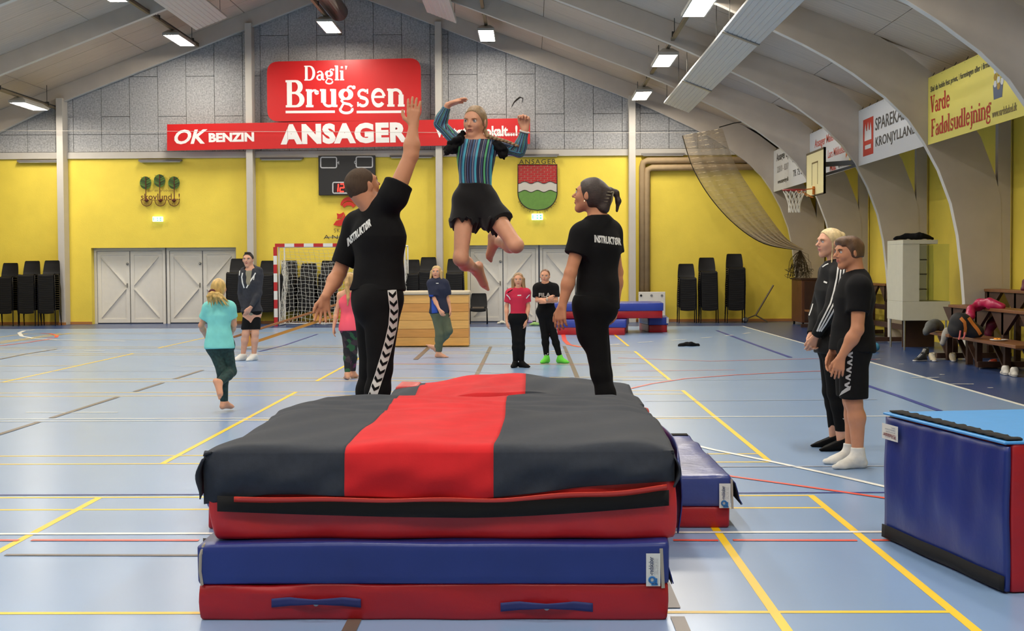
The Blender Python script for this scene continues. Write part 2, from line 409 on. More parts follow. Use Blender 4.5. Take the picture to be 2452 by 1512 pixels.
cline([(-4.75, 11.5), (-4.75, 13.5)], M_brn, 0.06); cline([(-4.75, 13.85), (-4.75, 16.1)], M_brn, 0.06); cline([(-4.75, 16.8), (-4.75, 18.1)], M_brn, 0.06); cline([(-4.75, 18.7), (-4.75, 20.3)], M_brn, 0.06)
cline([(XS0, 9.13), (XS1, 9.13)], M_blu, 0.035)
pl([(1640, 1062), (1710, 1079), (1842, 1106), (2010, 1142), (2122, 1168), (2300, 1212)], M_wht, 0.05)
pl([(1700, 1133), (1755, 1143), (1900, 1163), (2122, 1195), (2300, 1224)], M_red, 0.045)
pl([(1450, 946), (1495, 935), (1560, 920), (1640, 908), (1760, 899), (1900, 892), (2080, 886)], M_red, 0.045)
pl([(1716, 792), (1780, 816), (1840, 838), (1893, 857)], M_blu, 0.07); pl([(2072, 923), (2150, 949), (2250, 985)], M_blu, 0.07)
pl([(1320, 842), (1430, 830), (1500, 823), (1640, 814), (1740, 805), (1826, 794)], M_wht, 0.07, dash=(0.45, 0.6))
pl([(0, 839), (300, 842), (640, 842), (950, 838), (1320, 834)], M_wht, 0.06, dash=(0.4, 0.45))
pl([(1348, 800), (1352, 816), (1362, 826), (1390, 832)], M_red, 0.09)
pl([(1480, 858), (1700, 866), (1950, 860), (2100, 862)], M_red, 0.04); pl([(840, 871), (1200, 873), (1500, 876)], M_red, 0.03); pl([(1500, 890), (1760, 887)], M_red, 0.03)
pl([(0, 890), (500, 890), (1000, 884), (1500, 912), (2100, 908)], M_pale, 0.03)
pl([(82, 791), (58, 793), (46, 798), (52, 806), (80, 811), (140, 815), (300, 818)], M_wht, 0.09); pl([(98, 799), (120, 800), (137, 804), (134, 809), (112, 810)], M_red, 0.08)
pl([(0, 829), (60, 822), (125, 812)], M_red, 0.06); pl([(0, 823), (100, 808), (170, 799)], M_yel, 0.05); pl([(0, 861), (60, 849), (135, 837)], M_brn, 0.06)
pl([(620, 843), (680, 828), (760, 801)], M_blu, 0.05); pl([(995, 862), (1028, 832)], M_brn, 0.08)
pl([(1630, 1120), (2122, 1118)], M_pale, 0.03); pl([(1545, 962), (2100, 958)], M_pale, 0.03)
for a, b in (((2182, 906), (2248, 905)), ((2276, 921), (2332, 921)), ((2250, 898), (2262, 898)), ((2365, 930), (2378, 930)), ((2098, 861), (2108, 861)), ((2152, 873), (2164, 873))): pl([a, b], M_wht, 0.05)

# ---- back wall: yellow masonry with two door openings
OPEN = [(-11.62, -7.78, 2.02), (-1.68, 2.12, 2.04)]
mb = MB(); T = 0.34
xs = [XL, OPEN[0][0], OPEN[0][1], OPEN[1][0], OPEN[1][1], XR]
for i in range(5):
    if i in (1, 3):
        h = OPEN[0 if i == 1 else 1][2]; mb.box((xs[i], YB, h), (xs[i + 1], YB + T, 4.45))
    else: mb.box((xs[i], YB, 0), (xs[i + 1], YB + T, 4.45))
wall_back = mb.obj('wall_back', M_wall); tag(wall_back, 'yellow painted end wall with grey board gable above', 'wall', kind='structure')
mb = MB(); mb.prism([(XL, YB + .06, 4.4), (XR, YB + .06, 4.4), (XR, YB + .06, roof_h(XR)), (XC, YB + .06, roof_h(XC)), (XL, YB + .06, roof_h(XL))], (0, T - .06, 0))
mb.obj('gable_backing', M_joint, wall_back)
def clip(poly, a, b, c):                                  # keep a*x+b*z<=c
    out = []
    for i in range(len(poly)):
        p, q = poly[i], poly[(i + 1) % len(poly)]; dp = a * p[0] + b * p[1] - c; dq = a * q[0] + b * q[1] - c
        if dp <= 0: out.append(p)
        if (dp < 0 < dq) or (dq < 0 < dp):
            t = dp / (dp - dq); out.append((p[0] + t * (q[0] - p[0]), p[1] + t * (q[1] - p[1])))
    return out
cols = [XC - 12.4, XC - 7.43, XC - 2.47, XC + 2.47, XC + 7.5, XC + 12.5]
gap = 0.006; random.seed(3)
for b in range(5):
    x0, x1 = cols[b], cols[b + 1]; st = 0.235; w = (x1 - x0 - 2 * st) / 6
    edges = [x0, x0 + st] + [x0 + st + w * k for k in range(1, 6)] + [x1 - st, x1]
    for k in range(8):
        hs = [4.55, 5.01] + ([5.475, 7.57] if (k + b) % 2 else [6.52, 8.6]) + [9.2]
        for h0, h1 in zip(hs, hs[1:]):
            P = [(edges[k] + gap, h0 + gap), (edges[k + 1] - gap, h0 + gap), (edges[k + 1] - gap, h1 - gap), (edges[k] + gap, h1 - gap)]
            P = clip(P, .385, 1, 8.9 + .385 * XC); P = clip(P, -.385, 1, 8.9 - .385 * XC) if P else P
            if len(P) < 3: continue
            area = abs(sum(P[i][0] * P[(i + 1) % len(P)][1] - P[(i + 1) % len(P)][0] * P[i][1] for i in range(len(P)))) / 2
            if area < .01: continue
            d = random.uniform(0, .008)
            m = MB(); m.prism([(p[0], YB + .015 - d, p[1]) for p in P], (0, .045 + d, 0)); m.obj('gable_panel', M_gable, wall_back)
# crack and scars in one of the boards
m = MB(); pts = [(1225, 256), (1231, 245), (1238, 238), (1245, 233), (1252, 235), (1250, 246)]
m.tube([at(x, y, YB + .004) for x, y in pts], [.006, .014, .02, .018, .012, .005], 5); m.obj('crack', mat('crack_dark', (40, 34, 30), 0.9), wall_back)
# trim beam between masonry and gable
mb = MB(); mb.box((XL, YB - .07, 4.37), (XR, YB + .02, 4.54)); tag(mb.obj('trim_1', M_paint), 'grey painted horizontal beam between yellow wall and gable', 'beam', kind='structure')
for i, x in enumerate(cols[1:5]):
    pos = ['leftmost column in front of the back wall', 'column between the white doors and the handball goal', 'column behind the wooden vaulting box', 'column beside the tan pipe at the back wall'][i]
    mb = MB(); mb.box((x - .085, YB - .40, 0.0), (x + .085, YB + .05, rafter(x) + .1))
    c = mb.obj('wall_column', M_paint, bevel=.006); tag(c, 'slim grey-white ' + pos, 'column', kind='structure')
    if i in (0,):
        m = MB(); m.box((x - .1, YB - .42, 0), (x + .1, YB - .401, .07)); m.obj('skirting', M_wood_skirt, c)
mb = MB(); mb.box((XL, YB - .02, 0), (OPEN[0][0], YB, .07)); mb.box((OPEN[0][1], YB - .02, 0), (OPEN[1][0], YB, .07)); mb.box((OPEN[1][1], YB - .02, 0), (XR, YB, .07))
tag(mb.obj('baseboard_back', M_wood_skirt), 'low wooden skirting along the back wall', 'baseboard', kind='structure')
# other walls
mb = MB(); mb.box((XR, YF, 0), (XR + .3, YB + .3, roof_h(XR) + .3)); tag(mb.obj('wall_right', M_wall), 'yellow painted side wall behind the arches and benches', 'wall', kind='structure')
mb = MB(); mb.box((XL - .3, YF, 0), (XL, YB + .3, roof_h(XL) + .3)); tag(mb.obj('wall_left', M_wall), 'yellow painted side wall left out of frame', 'wall', kind='structure')
mb = MB(); mb.prism([(XL - .3, YF, 0), (XR + .3, YF, 0), (XR + .3, YF, roof_h(XR)), (XC, YF, roof_h(XC)), (XL - .3, YF, roof_h(XL))], (0, -.3, 0))
tag(mb.obj('wall_front', M_paint), 'pale end wall behind the viewer', 'wall', kind='structure')

# ---- roof: slab + boards
mb = MB(); dz = .06
mb.prism([(XL - .4, YF - .3, roof_h(XL - .4) + dz), (XC, YF - .3, roof_h(XC) + dz), (XR + .4, YF - .3, roof_h(XR + .4) + dz), (XR + .4, YF - .3, roof_h(XR + .4) + .4), (XC, YF - .3, roof_h(XC) + .4), (XL - .4, YF - .3, roof_h(XL - .4) + .4)][::-1], (0, YB - YF + .9, 0))
ceiling = mb.obj('ceiling', M_ceilb); tag(ceiling, 'pitched roof lined with pale grey boards', 'ceiling', kind='structure')
FR = [YB - .2 - 4.76 * k for k in range(9)]              # portal frame planes
sl = math.atan(.385); Ls = (XR - XC + .35) / math.cos(sl) / 5; Wd = 4.76 / 4
bm_ = MB(); bm_.box((-Ls / 2 + .006, -Wd / 2 + .006, 0), (Ls / 2 - .006, Wd / 2 - .006, .05)); board_me = bm_.mesh('ceiling_board', M_ceil)
cl_org = wloc(ceiling)
for bay in range(7):
    for s in range(4):
        y = FR[bay] - (s + .5) * Wd
        for side in (-1, 1):
            for k in range(5):
                d = (k + .5) * Ls * math.cos(sl)
                o = link('ceiling_board', board_me, ceiling); x = XC + side * d
                o.location = Vector((x, y, roof_h(x) + .0 + random.uniform(0, .006))) - cl_org; o.rotation_euler = (0, side * sl, 0)
mb = MB(); yq = FR[7]
for side in (-1, 1):
    for k in range(5):
        d0 = k * Ls * math.cos(sl) + .005; d1 = (k + 1) * Ls * math.cos(sl) - .005
        P = [(XC + side * d0, YF, roof_h(XC + side * d0)), (XC + side * d1, YF, roof_h(XC + side * d1))]
        mb.prism([P[0], P[1], (P[1][0], yq, P[1][2]), (P[0][0], yq, P[0][2])], (0, 0, .05))
mb.obj('ceiling_lining', M_ceil, ceiling)

# ---- portal arches
inner = [(2.3, rafter(2.3)), (3.1, 5.60), (3.81, 5.26), (4.35, 5.0), (4.77, 4.77), (5.15, 4.53), (5.66, 4.15), (6.03, 3.79), (6.28, 3.43), (6.52, 2.98), (6.72, 2.45), (6.83, 1.94), (6.9, 1.35), (6.94, .87), (6.95, 0)]
outer = [(5.55, roof_h(5.55)), (5.95, 4.86), (6.4, 4.52), (6.8, 4.08), (7.17, 3.5), (7.4, 2.9), (7.5, 2.5), (7.55, 0)]
ordn = ['against the back wall', 'second from the back wall', 'third from the back wall', 'fourth from the back wall', 'fifth from the back wall', 'sixth from the back wall', 'seventh from the back wall', 'eighth from the back wall', 'ninth from the back wall']
for k, y in enumerate(FR):
    root = empty('roof_arch', (XC, y, 0), 'grey curved timber portal arch, ' + ordn[k], 'arch', kind='structure')
    for side in (1, -1):
        mb = MB(); P = [(XC, rafter(XC))] + inner + outer[::-1] + [(XC, roof_h(XC))]
        P = [(XC + side * (x - XC), y - .075, h) for x, h in P]
        mb.prism(P if side > 0 else P[::-1], (0, .15, 0)); mb.obj('arch_half', M_arch, root)
        m = MB(); IP = [(XC, rafter(XC))] + inner
        for (xa_, ha_), (xb_, hb_) in zip(IP, IP[1:]):
            t_ = Vector((xb_ - xa_, 0, hb_ - ha_)).normalized(); nn = Vector((t_.z, 0, -t_.x)) * .006; nn.x *= side; A_ = Vector((XC + side * (xa_ - XC), y - .075, ha_)); B_ = Vector((XC + side * (xb_ - XC), y - .075, hb_))
            if nn.z > 0: nn = -nn
            m.prism([A_, B_, B_ + nn, A_ + nn], (0, .15, 0))
        m.obj('edge_strip', M_edge, root)
        mb = MB(); xp = XC + side * (7.45 - XC); mb.box((min(xp, xp + side * .2), y - .07, 0), (max(xp, xp + side * .2), y + .07, roof_h(7.65))); mb.obj('post', M_arch, root)

# ---- double doors in the recesses
def double_door(n, x0, x1, h, label):
    yd = YB + .26; root = empty('door_%d' % n, ((x0 + x1) / 2, yd, 0), label, 'door', kind='structure')
    mb = MB(); mb.box((x0, yd - .03, 0), (x0 + .07, yd + .07, h)); mb.box((x1 - .07, yd - .03, 0), (x1, yd + .07, h)); mb.box((x0 + .07, yd - .03, h - .08), (x1 - .07, yd + .07, h)); mb.obj('door_frame', M_door, root)
    xm = (x0 + x1) / 2
    for i, (a, b) in enumerate(((x0 + .08, xm - .012), (xm + .012, x1 - .08))):
        mb = MB(); mb.box((a, yd + .02, .03), (b, yd + .06, h - .09)); leaf = mb.obj('door_leaf', M_door, root)
        t = .1; z0, z1 = .03, h - .09; F_ = yd
        for nm, bx in (('stile', ((a, F_, z0), (a + t, yd + .02, z1))), ('stile', ((b - t, F_, z0), (b, yd + .02, z1))), ('rail', ((a + t, F_, z0), (b - t, yd + .02, z0 + t))), ('rail', ((a + t, F_, z1 - t), (b - t, yd + .02, z1)))):
            m = MB(); m.box(*bx); m.obj(nm, M_door, leaf)
        zm = (z0 + z1) / 2
        out, inn = (a + t, b - t) if i == 0 else (b - t, a + t)
        for zz, s in ((z1 - t, 1), (z0 + t, -1)):
            m = MB(); m.bar((out, F_ + .012, zz - s * .04), (inn, F_ + .012, zm + s * .05), .022, .07, up=(0, 1, 0)); o = m.obj('brace', M_door, leaf)
        if i == 0:
            m = MB(); m.lathe([(.0, 0), (.03, .0), (.035, .03), (.02, .05), (.0, .055)], 12, Matrix.Translation((b - .05, F_, h * .79)) @ Matrix.Rotation(PI / 2, 4, 'X')); m.obj('lock_knob', M_metal, leaf, smooth=True)
            m = MB(); m.bar((b - .06, F_ - .03, h * .5 - .05), (b - .06, F_ - .03, h * .5 + .07), .02, .02); m.bar((b - .06, F_ - .03, h * .5 + .06), (b - .06, F_ + .01, h * .5 + .06), .02, .02); m.obj('door_handle', M_metal, leaf)
for n, (x0, x1, h, l) in enumerate(((OPEN[0][0], -9.72, OPEN[0][2], 'leftmost white braced double door in the yellow wall'), (-9.68, OPEN[0][1], OPEN[0][2], 'white braced double door behind the man in the hooded jacket'),
                                    (OPEN[1][0], .2, OPEN[1][2], 'white braced double door behind the single chair'), (.24, OPEN[1][1], OPEN[1][2], 'white braced double door behind the arms-crossed girl'))):
    double_door(n + 1, x0, x1, h, l)

# ================================================================== LAMPS, HEATERS, DUCT
M_glow = mat('lamp_diffuser', (255, 255, 255), emit=(255, 246, 232), estr=LAMP_STRENGTH)
M_house = mat('lamp_housing', (170, 168, 160), rough=0.5)
M_tray = mat('cable_tray_metal', (120, 108, 84), rough=0.5, metal=0.5)
rows = [(-12.42, 5.50), (-8.66, 7.10), (-4.95, 7.40), (-1.06, 7.16), (2.75, 5.66)]
rown = ['far left', 'left', 'ridge', 'right of the ridge', 'right']
def lamp_meshes():
    L, W = 1.65, .36
    h = MB(); z = [0, .05, .12]; sc = [1, 1, .55]
    ring = lambda s, zz, e=0: [(-W / 2 * s - e, -L / 2 * (s if s == 1 else .86) - e, zz), (W / 2 * s + e, -L / 2 * (s if s == 1 else .86) - e, zz), (W / 2 * s + e, L / 2 * (s if s == 1 else .86) + e, zz), (-W / 2 * s - e, L / 2 * (s if s == 1 else .86) + e, zz)]
    vs = ring(1, 0, .025) + ring(1, .06, .025) + ring(.55, .15); fs = [(0, 1, 5, 4), (1, 2, 6, 5), (2, 3, 7, 6), (3, 0, 4, 7), (4, 5, 9, 8), (5, 6, 10, 9), (6, 7, 11, 10), (7, 4, 8, 11), (8, 9, 10, 11)]
    vs += ring(1, 0, 0) ; fs += [(0, 12, 13, 1), (1, 13, 14, 2), (2, 14, 15, 3), (3, 15, 12, 0)]
    vs += ring(1, .03, 0); fs += [(12, 16, 17, 13), (13, 17, 18, 14), (14, 18, 19, 15), (15, 19, 16, 12)]
    h.add(vs, fs)
    d = MB(); d.add(ring(1, .02, 0), [(0, 3, 2, 1)]); return h.mesh('lamp_housing', M_house), d.mesh('diffuser', M_glow)
LH, LD = lamp_meshes()
seen = {(0, 0): 'ceiling light glowing at the far left beside the wall column', (1, 0): 'ceiling light hanging below the left ribbed heater, nearest the gable', (1, 1): 'ceiling light cut by the top edge left of the ribbed heater',
        (2, 0): 'ceiling light under the dark round duct', (3, 0): 'ceiling light hanging above the jumping girl', (4, 0): 'right-hand ceiling light nearest the end wall',
        (4, 1): 'middle one of three right-hand ceiling lights beside the ribbed heater', (4, 2): 'largest ceiling light, nearest of the three beside the right ribbed heater'}
for r, (x, h) in enumerate(rows):
    tr = empty('cable_tray', (x, 36.9, h + .15), 'long dark cable tray carrying the ' + rown[r] + ' row of lights', 'cable tray')
    m = MB(); m.box((x - .035, -5, h + .15), (x + .035, 37.1, h + .2)); m.obj('rail', M_tray, tr)
    m = MB(); m.tube([(x + .02, -5, h + .225), (x + .02, 37, h + .225)], .018, 6); m.obj('cable', M_dark, tr)
    for k in range(7):
        y = 35.0 - 5.95 * k
        for yy in (y - 2.0, y + 1.3):
            if yy < 37:
                m = MB(); m.tube([(x, yy, h + .19), (x, yy, roof_h(x) if r != 2 else 7.69)], .008, 5); m.obj('hanger_rod', M_dark, tr)
                m = MB(); m.cbox((x, yy, h + .22), (.1, .05, .1)); m.obj('hanger_clamp', M_dark, tr)
        lb = seen.get((r, k), 'ceiling light of the same rows, outside the picture')
        lo = empty('ceiling_light', (x, y, h), lb, 'ceiling light', 'ceiling lights on the cable trays'); link('lamp_housing', LH, lo); link('diffuser', LD, lo)
M_heat = mat('heater_panel', (205, 205, 200), rough=0.45, metal=0.2); M_heatd = mat('heater_end', (90, 88, 82), rough=0.6)
def heater(xa, xb, yend, label):
    """ribbed radiant panel along the hall, tilted with the roof"""
    ha, hb = rafter(xa) - .28, rafter(xb) - .28
    root = empty('radiant_heater', ((xa + xb) / 2, yend, (ha + hb) / 2), label, 'heater')
    A = Vector((xa, 0, ha)); B = Vector((xb, 0, hb)); up = Vector((-(hb - ha), 0, xb - xa)).normalized()
    if up.z < 0: up = -up
    n = 8; prof = []
    for i in range(n):
        for t, e in ((0.04, 0), (.14, -.008), (.86, -.008), (.96, 0)): prof.append(A.lerp(B, (i + t) / n) + up * e)
    joints = [yend] + [y for y in (29.4, 23.3, 17.2, 11.1, 5.0) if y < yend] + [-1.0]
    for y1, y0 in zip(joints, joints[1:]):
        m = MB(); P = prof + [p + up * .05 for p in (prof[-1], prof[0])]
        m.prism([(p.x, y0 + .01, p.z) for p in P], (0, y1 - y0 - .02, 0)); m.obj('ribbed_panel', M_heat, root)
        m = MB(); P2 = [A - up * .03, B - up * .03, B + up * .06, A + up * .06]
        m.prism([(p.x, y0 - .06, p.z) for p in P2], (0, .12, 0)); m.obj('joint_cover', M_metal, root)
        for yy in (y1 - .8, y0 + .8):
            for q in (A, B):
                m = MB(); m.tube([(q.x, yy, q.z + .03), (q.x, yy, roof_h(q.x))], .006, 5); m.obj('hanger_rod', M_dark, root)
    m = MB()
    for i in range(n):
        c = A.lerp(B, (i + .5) / n); m.cbox((c.x, yend + .012, c.z + .015), (.045, .02, .03))
    m.obj('pipe_end', M_heatd, root)
heater(3.16, 3.76, 33.6, 'ribbed radiant heater panel running along the right roof slope')
heater(-2.42, -1.72, 33.4, 'ribbed radiant heater panel above the jumping girl')
heater(-8.02, -7.25, 34.0, 'ribbed radiant heater panel on the left roof slope')
m = MB(); m.tube([(-4.83, -5, 7.94), (-4.83, 35.9, 7.94)], .235, 24); o = m.obj('air_duct', mat('duct_dark', (92, 88, 82), rough=0.5, metal=0.3), smooth=False)
tag(o, 'dark round air duct hanging under the ridge', 'duct')
for p in o.data.polygons: p.use_smooth = len(p.vertices) == 4
m = MB(); m.tube([at(0, 313, 36.6), at(800, 316, 36.6), at(1250, 319, 36.6), at(1700, 318, 36.6)], .006, 5); tag(m.obj('steel_wire', M_paint), 'thin pale steel wire stretched across the gable', 'wire')

# ================================================================== SIGNS ON THE BACK WALL
def pw(px, Y): return px / FPX * Y
UXW, UZ = Vector((1, 0, 0)), Vector((0, 0, 1))
def ptext(body, x0, yb, x1, yt, Y, m, parent, ux=UXW, uy=UZ, **k):
    return put_text(body, at(x0, yb, Y), ux, uy, pw(x1 - x0, Y), pw(yb - yt, Y), m, parent, **k)
# long red strip in front of the columns
Ys = YB - .46; q = [at(400, 361, Ys), at(1269, 345, Ys), at(1269, 283, Ys), at(400, 298, Ys)]
strip = empty('banner_sign', q[0], 'long red sign strip with white lettering across three bays of the end wall', 'sign')
m = MB(); m.prism(q, (0, .05, 0)); m.obj('board', M_redsign, strip); uxs = (q[1] - q[0]).normalized(); uys = Vector((-uxs.z, 0, uxs.x))
for a, b in ((0, .333), (.333, .667), (.667, 1.0)):
    m = MB(); P = [q[0].lerp(q[1], a), q[0].lerp(q[1], b), q[3].lerp(q[2], b), q[3].lerp(q[2], a)]
    m.tube([P[1] + Vector((0, -.003, 0)), P[2] + Vector((0, -.003, 0))], .004, 4); m.obj('seam', mat('dark_red', (150, 20, 22)), strip)
ptext('OK', 418, 346, 498, 311, Ys, M_white, strip, uxs, uys, bold=.03, shear=.28)
ptext('BENZIN', 500, 341, 609, 319, Ys, M_white, strip, uxs, uys, bold=.05)
ptext('ANSAGER', 672, 347, 978, 298, Ys, M_white, strip, uxs, uys, bold=.06, space=1.1)
ptext('Vi st\u00f8tter lokalt...!', 1043, 331, 1239, 304, Ys, M_white, strip, uxs, uys, bold=.04)
# big rounded board
Yb = YB - .33; c = [at(640, 291, Yb), at(1009, 289, Yb), at(1007, 139, Yb), at(639, 148, Yb)]
bsign = empty('shop_sign', c[0], 'large red sign with rounded corners and white slab-serif lettering on the gable', 'sign')
def rounded(c, r):
    P = []; n = len(c)
    for i in range(n):
        p, a, b = c[i], c[i - 1], c[(i + 1) % n]; ua = (a - p).normalized(); ub = (b - p).normalized()
        for k in range(7):
            t = k / 6; P.append(p + ua * r * (1 - t) ** 2 + ub * r * t ** 2)
    return P
m = MB(); m.prism(rounded(c, .3), (0, .1, 0)); m.obj('board', M_redsign, bsign)
uxb = (c[1] - c[0]).normalized(); uyb = UZ
uxr = (at(968, 255, Yb) - at(684, 257, Yb)).normalized()
put_slab("Dagli'", at(728, 193, Yb), uxr, uyb, pw(104, Yb), pw(35, Yb), M_white, bsign)
put_slab('Brugsen', at(683, 257, Yb), uxr, uyb, pw(287, Yb), pw(64, Yb), M_white, bsign)
for a, b in ((684, 802), (854, 969)): plate('underline', at(a, 271.5, Yb), uxr, uyb, pw(b - a, Yb), pw(6, Yb), M_white, bsign)
# scoreboard
Yk = YB - .14; sb = empty('scoreboard', at(830, 468, Yk), 'black electronic scoreboard with red clock digits on the yellow wall', 'scoreboard')
m = MB(); m.box(tuple(at(763, 468, Yk)), (at(899, 468, Yk).x, YB - .02, at(763, 373, Yk).z)); m.obj('case', mat('scoreboard_black', (30, 29, 30), rough=.45), sb, bevel=.01)
def outline(x0, y0, x1, y1, Y, w, parent, m_, r=4, skip=None):
    mm = MB(); c4 = [at(x0, y1, Y), at(x1, y1, Y), at(x1, y0, Y), at(x0, y0, Y)]; P = rounded(c4, pw(r, Y)); P = P + [P[0]]
    for a, b in zip(P, P[1:]):
        mid = (a + b) / 2
        if skip and skip(mid): continue
        mm.bar(a + Vector((0, -.006, 0)), b + Vector((0, -.006, 0)), w, .004, up=(0, 1, 0))
    return mm.obj('outline', m_, parent)
M_gw = mat('scoreboard_print', (205, 205, 205))
outline(768, 377, 806, 402, Yk, .03, sb, M_gw); outline(853, 376, 892, 401, Yk, .03, sb, M_gw); outline(797, 437, 868, 463, Yk, .03, sb, M_gw)
m = MB(); m.box(tuple(at(800, 461, Yk + .0) + Vector((0, -.004, 0))), tuple(at(866, 439, Yk) + Vector((0, -.001, 0)))); m.obj('display', mat('display_dark', (40, 6, 10), rough=.3), sb)
ptext('H', 806.5, 394, 812, 386, Yk - .01, M_gw, sb, bold=.03); ptext('G', 848, 393, 854, 385, Yk - .01, M_gw, sb, bold=.03)
ptext('NAUTRONIC SCOREBOARD', 802, 463.5, 866, 460.8, Yk - .008, M_gw, sb, bold=.02)
M_led = mat('red_led', (255, 40, 30), emit=(255, 34, 24), estr=7.0)
def seg7(x, y, w, h, segs, parent):
    S = {'a': ((0, 1), (1, 1)), 'b': ((1, 1), (1, .5)), 'c': ((1, .5), (1, 0)), 'd': ((0, 0), (1, 0)), 'e': ((0, .5), (0, 0)), 'f': ((0, 1), (0, .5)), 'g': ((0, .5), (1, .5))}
    for s in segs:
        (ax, ay), (bx, by) = S[s]; mm = MB(); mm.bar(at(x + w * ax + ay * 1.2, y - h * ay, Yk - .012), at(x + w * bx + by * 1.2, y - h * by, Yk - .012), .028, .004, up=(0, 1, 0)); mm.obj('digit_segment', M_led, parent)
seg7(801.5, 459, 7.5, 18, 'bc', sb); seg7(814, 459, 9, 18, 'abged', sb)
for yy in (446, 454):
    m = MB(); p = at(831, yy, Yk - .012); m.cbox(p, (.035, .004, .035)); m.obj('digit_dot', M_led, sb)
# red ribbon emblem with lettering
Ye = YB - .06; em = empty('club_emblem', at(836, 575, Ye), 'red ribbon emblem with thin black letters below the scoreboard', 'emblem')
M_emb = mat('emblem_red', (206, 40, 24), rough=.5); M_wire = mat('black_wire', (34, 28, 26), rough=.6); M_wirebr = mat('rust_wire', (92, 34, 22), rough=.7)
def band(a, m_, nm='ribbon'):
    """a: pixel outline"""
    mm = MB(); mm.prism([at(x, y, Ye) for x, y in a][::-1], (0, .02, 0)); return mm.obj(nm, m_, em)
def pol(cx, cy, rx, ry, a0, a1, n=12): return [(cx + rx * math.cos(math.radians(a0 + (a1 - a0) * i / n)), cy - ry * math.sin(math.radians(a0 + (a1 - a0) * i / n))) for i in range(n + 1)]
band(pol(835, 493, 20, 21, 175, 5) + pol(835, 496, 16.5, 15, 10, 170), M_emb); band(pol(835, 497, 15.5, 14, 165, 15) + pol(835, 501, 11, 9, 20, 160), M_emb)
for s in (1, -1):
    f = lambda P: [(836 + s * (x - 836), y) for x, y in P][::s]
    band(f([(806, 511), (813, 513), (818, 511), (822, 508), (824, 512), (820, 519), (814, 523), (807, 525), (808, 518)]), M_emb); band(f([(825, 511), (827, 520), (825, 532), (820, 539), (812, 542), (798, 539), (805, 529), (813, 527), (819, 523), (823, 517)]), M_emb)
ptext('SKOVLUND', 800, 557, 872, 548, Ye, M_wire, em, bold=-.008, space=1.3); ptext('ANSAGER', 775, 573, 897, 563, Ye, M_wire, em, bold=-.008, space=1.4)
m = MB(); m.bar(at(779, 568.5, Ye + .01), at(893, 567, Ye + .01), .012, .02); m.obj('rail', M_metal, em)
# tree ornament
Yt = YB - .08; tr = empty('tree_ornament', at(384, 495, Yt), 'wrought-iron ornament of three green trees with lettering on the yellow wall', 'wall ornament')
M_leafs = [mat('leaf_green_dark', (56, 92, 40), rough=.6), mat('leaf_green', (84, 124, 50), rough=.6)]
for i, (cx, cy) in enumerate(((348.5, 438), (382, 433), (416.5, 438))):
    rx, ry = 13.6, 15.2
    for s in (-1, 1):
        for k in range(5):   # leaf lobes: slanted bands clipped to the crown
            P = [(x / 20.0 * rx, y / 20.0 * ry) for x, y in [(20 * math.cos(a * PI / 18), 20 * math.sin(a * PI / 18)) for a in range(36)]]
            P = clip(P, -s, 0, 0); y0 = -1.35 + k * .55
            P = clip(P, -s * .45 * ry / rx, 1, (y0 + .55) * ry); P = clip(P, s * .45 * ry / rx, -1, -y0 * ry)
            if len(P) > 2:
                mm = MB(); d = .004 + .004 * ((k + i) % 2); mm.prism([at(cx + x, cy - y, Yt) + Vector((0, -d, 0)) for x, y in P], (0, .015, 0)); mm.obj('leaf', M_leafs[(k + (s > 0)) % 2], tr)
    yb_ = 478
    m = MB(); m.tube([at(cx, cy - 15, Yt - .02), at(cx + 1, yb_, Yt - .02)], .012, 6); m.obj('trunk', M_wirebr, tr)
    for k in range(4):
        for s in (-1, 1):
            m = MB(); yk = cy - 8 + k * 6.5; m.tube([at(cx, yk, Yt - .02), at(cx + s * 11.5, yk - 5.5, Yt - .02)], .0045, 5); m.obj('vein', M_wirebr, tr)
    ccx = (351, 384, 416.5)[i]; m = MB(); m.tube([at(x, y, Yt) for x, y in pol(ccx, 480, 13, 14, 180, 360, 14)], .009, 5); m.obj('root_ring', M_wirebr, tr)
    for k in range(11):
        m = MB(); a = 190 + 16 * k; m.tube([at(ccx, 481, Yt), at(ccx + 12.5 * math.cos(math.radians(a)), 480 - 13.5 * math.sin(math.radians(a)), Yt)], .005, 4); m.obj('root', M_wirebr, tr)
    m = MB(); m.lathe([(0, -.03), (.05, -.02), (.06, 0), (.05, .02), (0, .03)], 10, Matrix.Translation(at(ccx, 480, Yt))); m.obj('root_knot', M_wirebr, tr)
m = MB(); m.bar(at(336, 480, Yt), at(431, 479, Yt), .02, .012); m.obj('rail', M_wirebr, tr)
ptext('skovlund...!', 337.5, 479, 431, 464, Yt - .02, M_wirebr, tr, bold=.004); ptext('der er grobund i', 353, 461, 424, 453.5, Yt, M_wirebr, tr, bold=-.012, shear=.3)
# town crest
Yc = YB - .07; cr = empty('town_crest', at(1287, 505, Yc), 'painted shield crest of red bricks, grey waves and green hill on the yellow wall', 'crest')
def hw(y):   # half width of the shield at pixel row y
    if y < 460: return 47.0
    t = (y - 460) / 44.0; return 47 * math.sqrt(max(0, 1 - t ** 2.2))
ccx = 1287.0; wave = lambda x, y, a: y - a * math.cos((x - ccx) / 30.6 * 2 * PI)
rowsy = [460 + 44 * k / 16 for k in range(17)]
shape = [(ccx - 47, 394.5), (ccx - 47, 460)] + [(ccx - hw(y), y) for y in rowsy[1:]] + [(ccx + hw(y), y) for y in rowsy[::-1][1:]] + [(ccx + 47, 394.5)]
m = MB(); m.prism([at(x, y, Yc) for x, y in shape], (0, .03, 0)); m.obj('shield', mat('crest_mortar', (206, 186, 160)), cr)
M_bk = mat('crest_brick', (176, 24, 24), rough=.6)
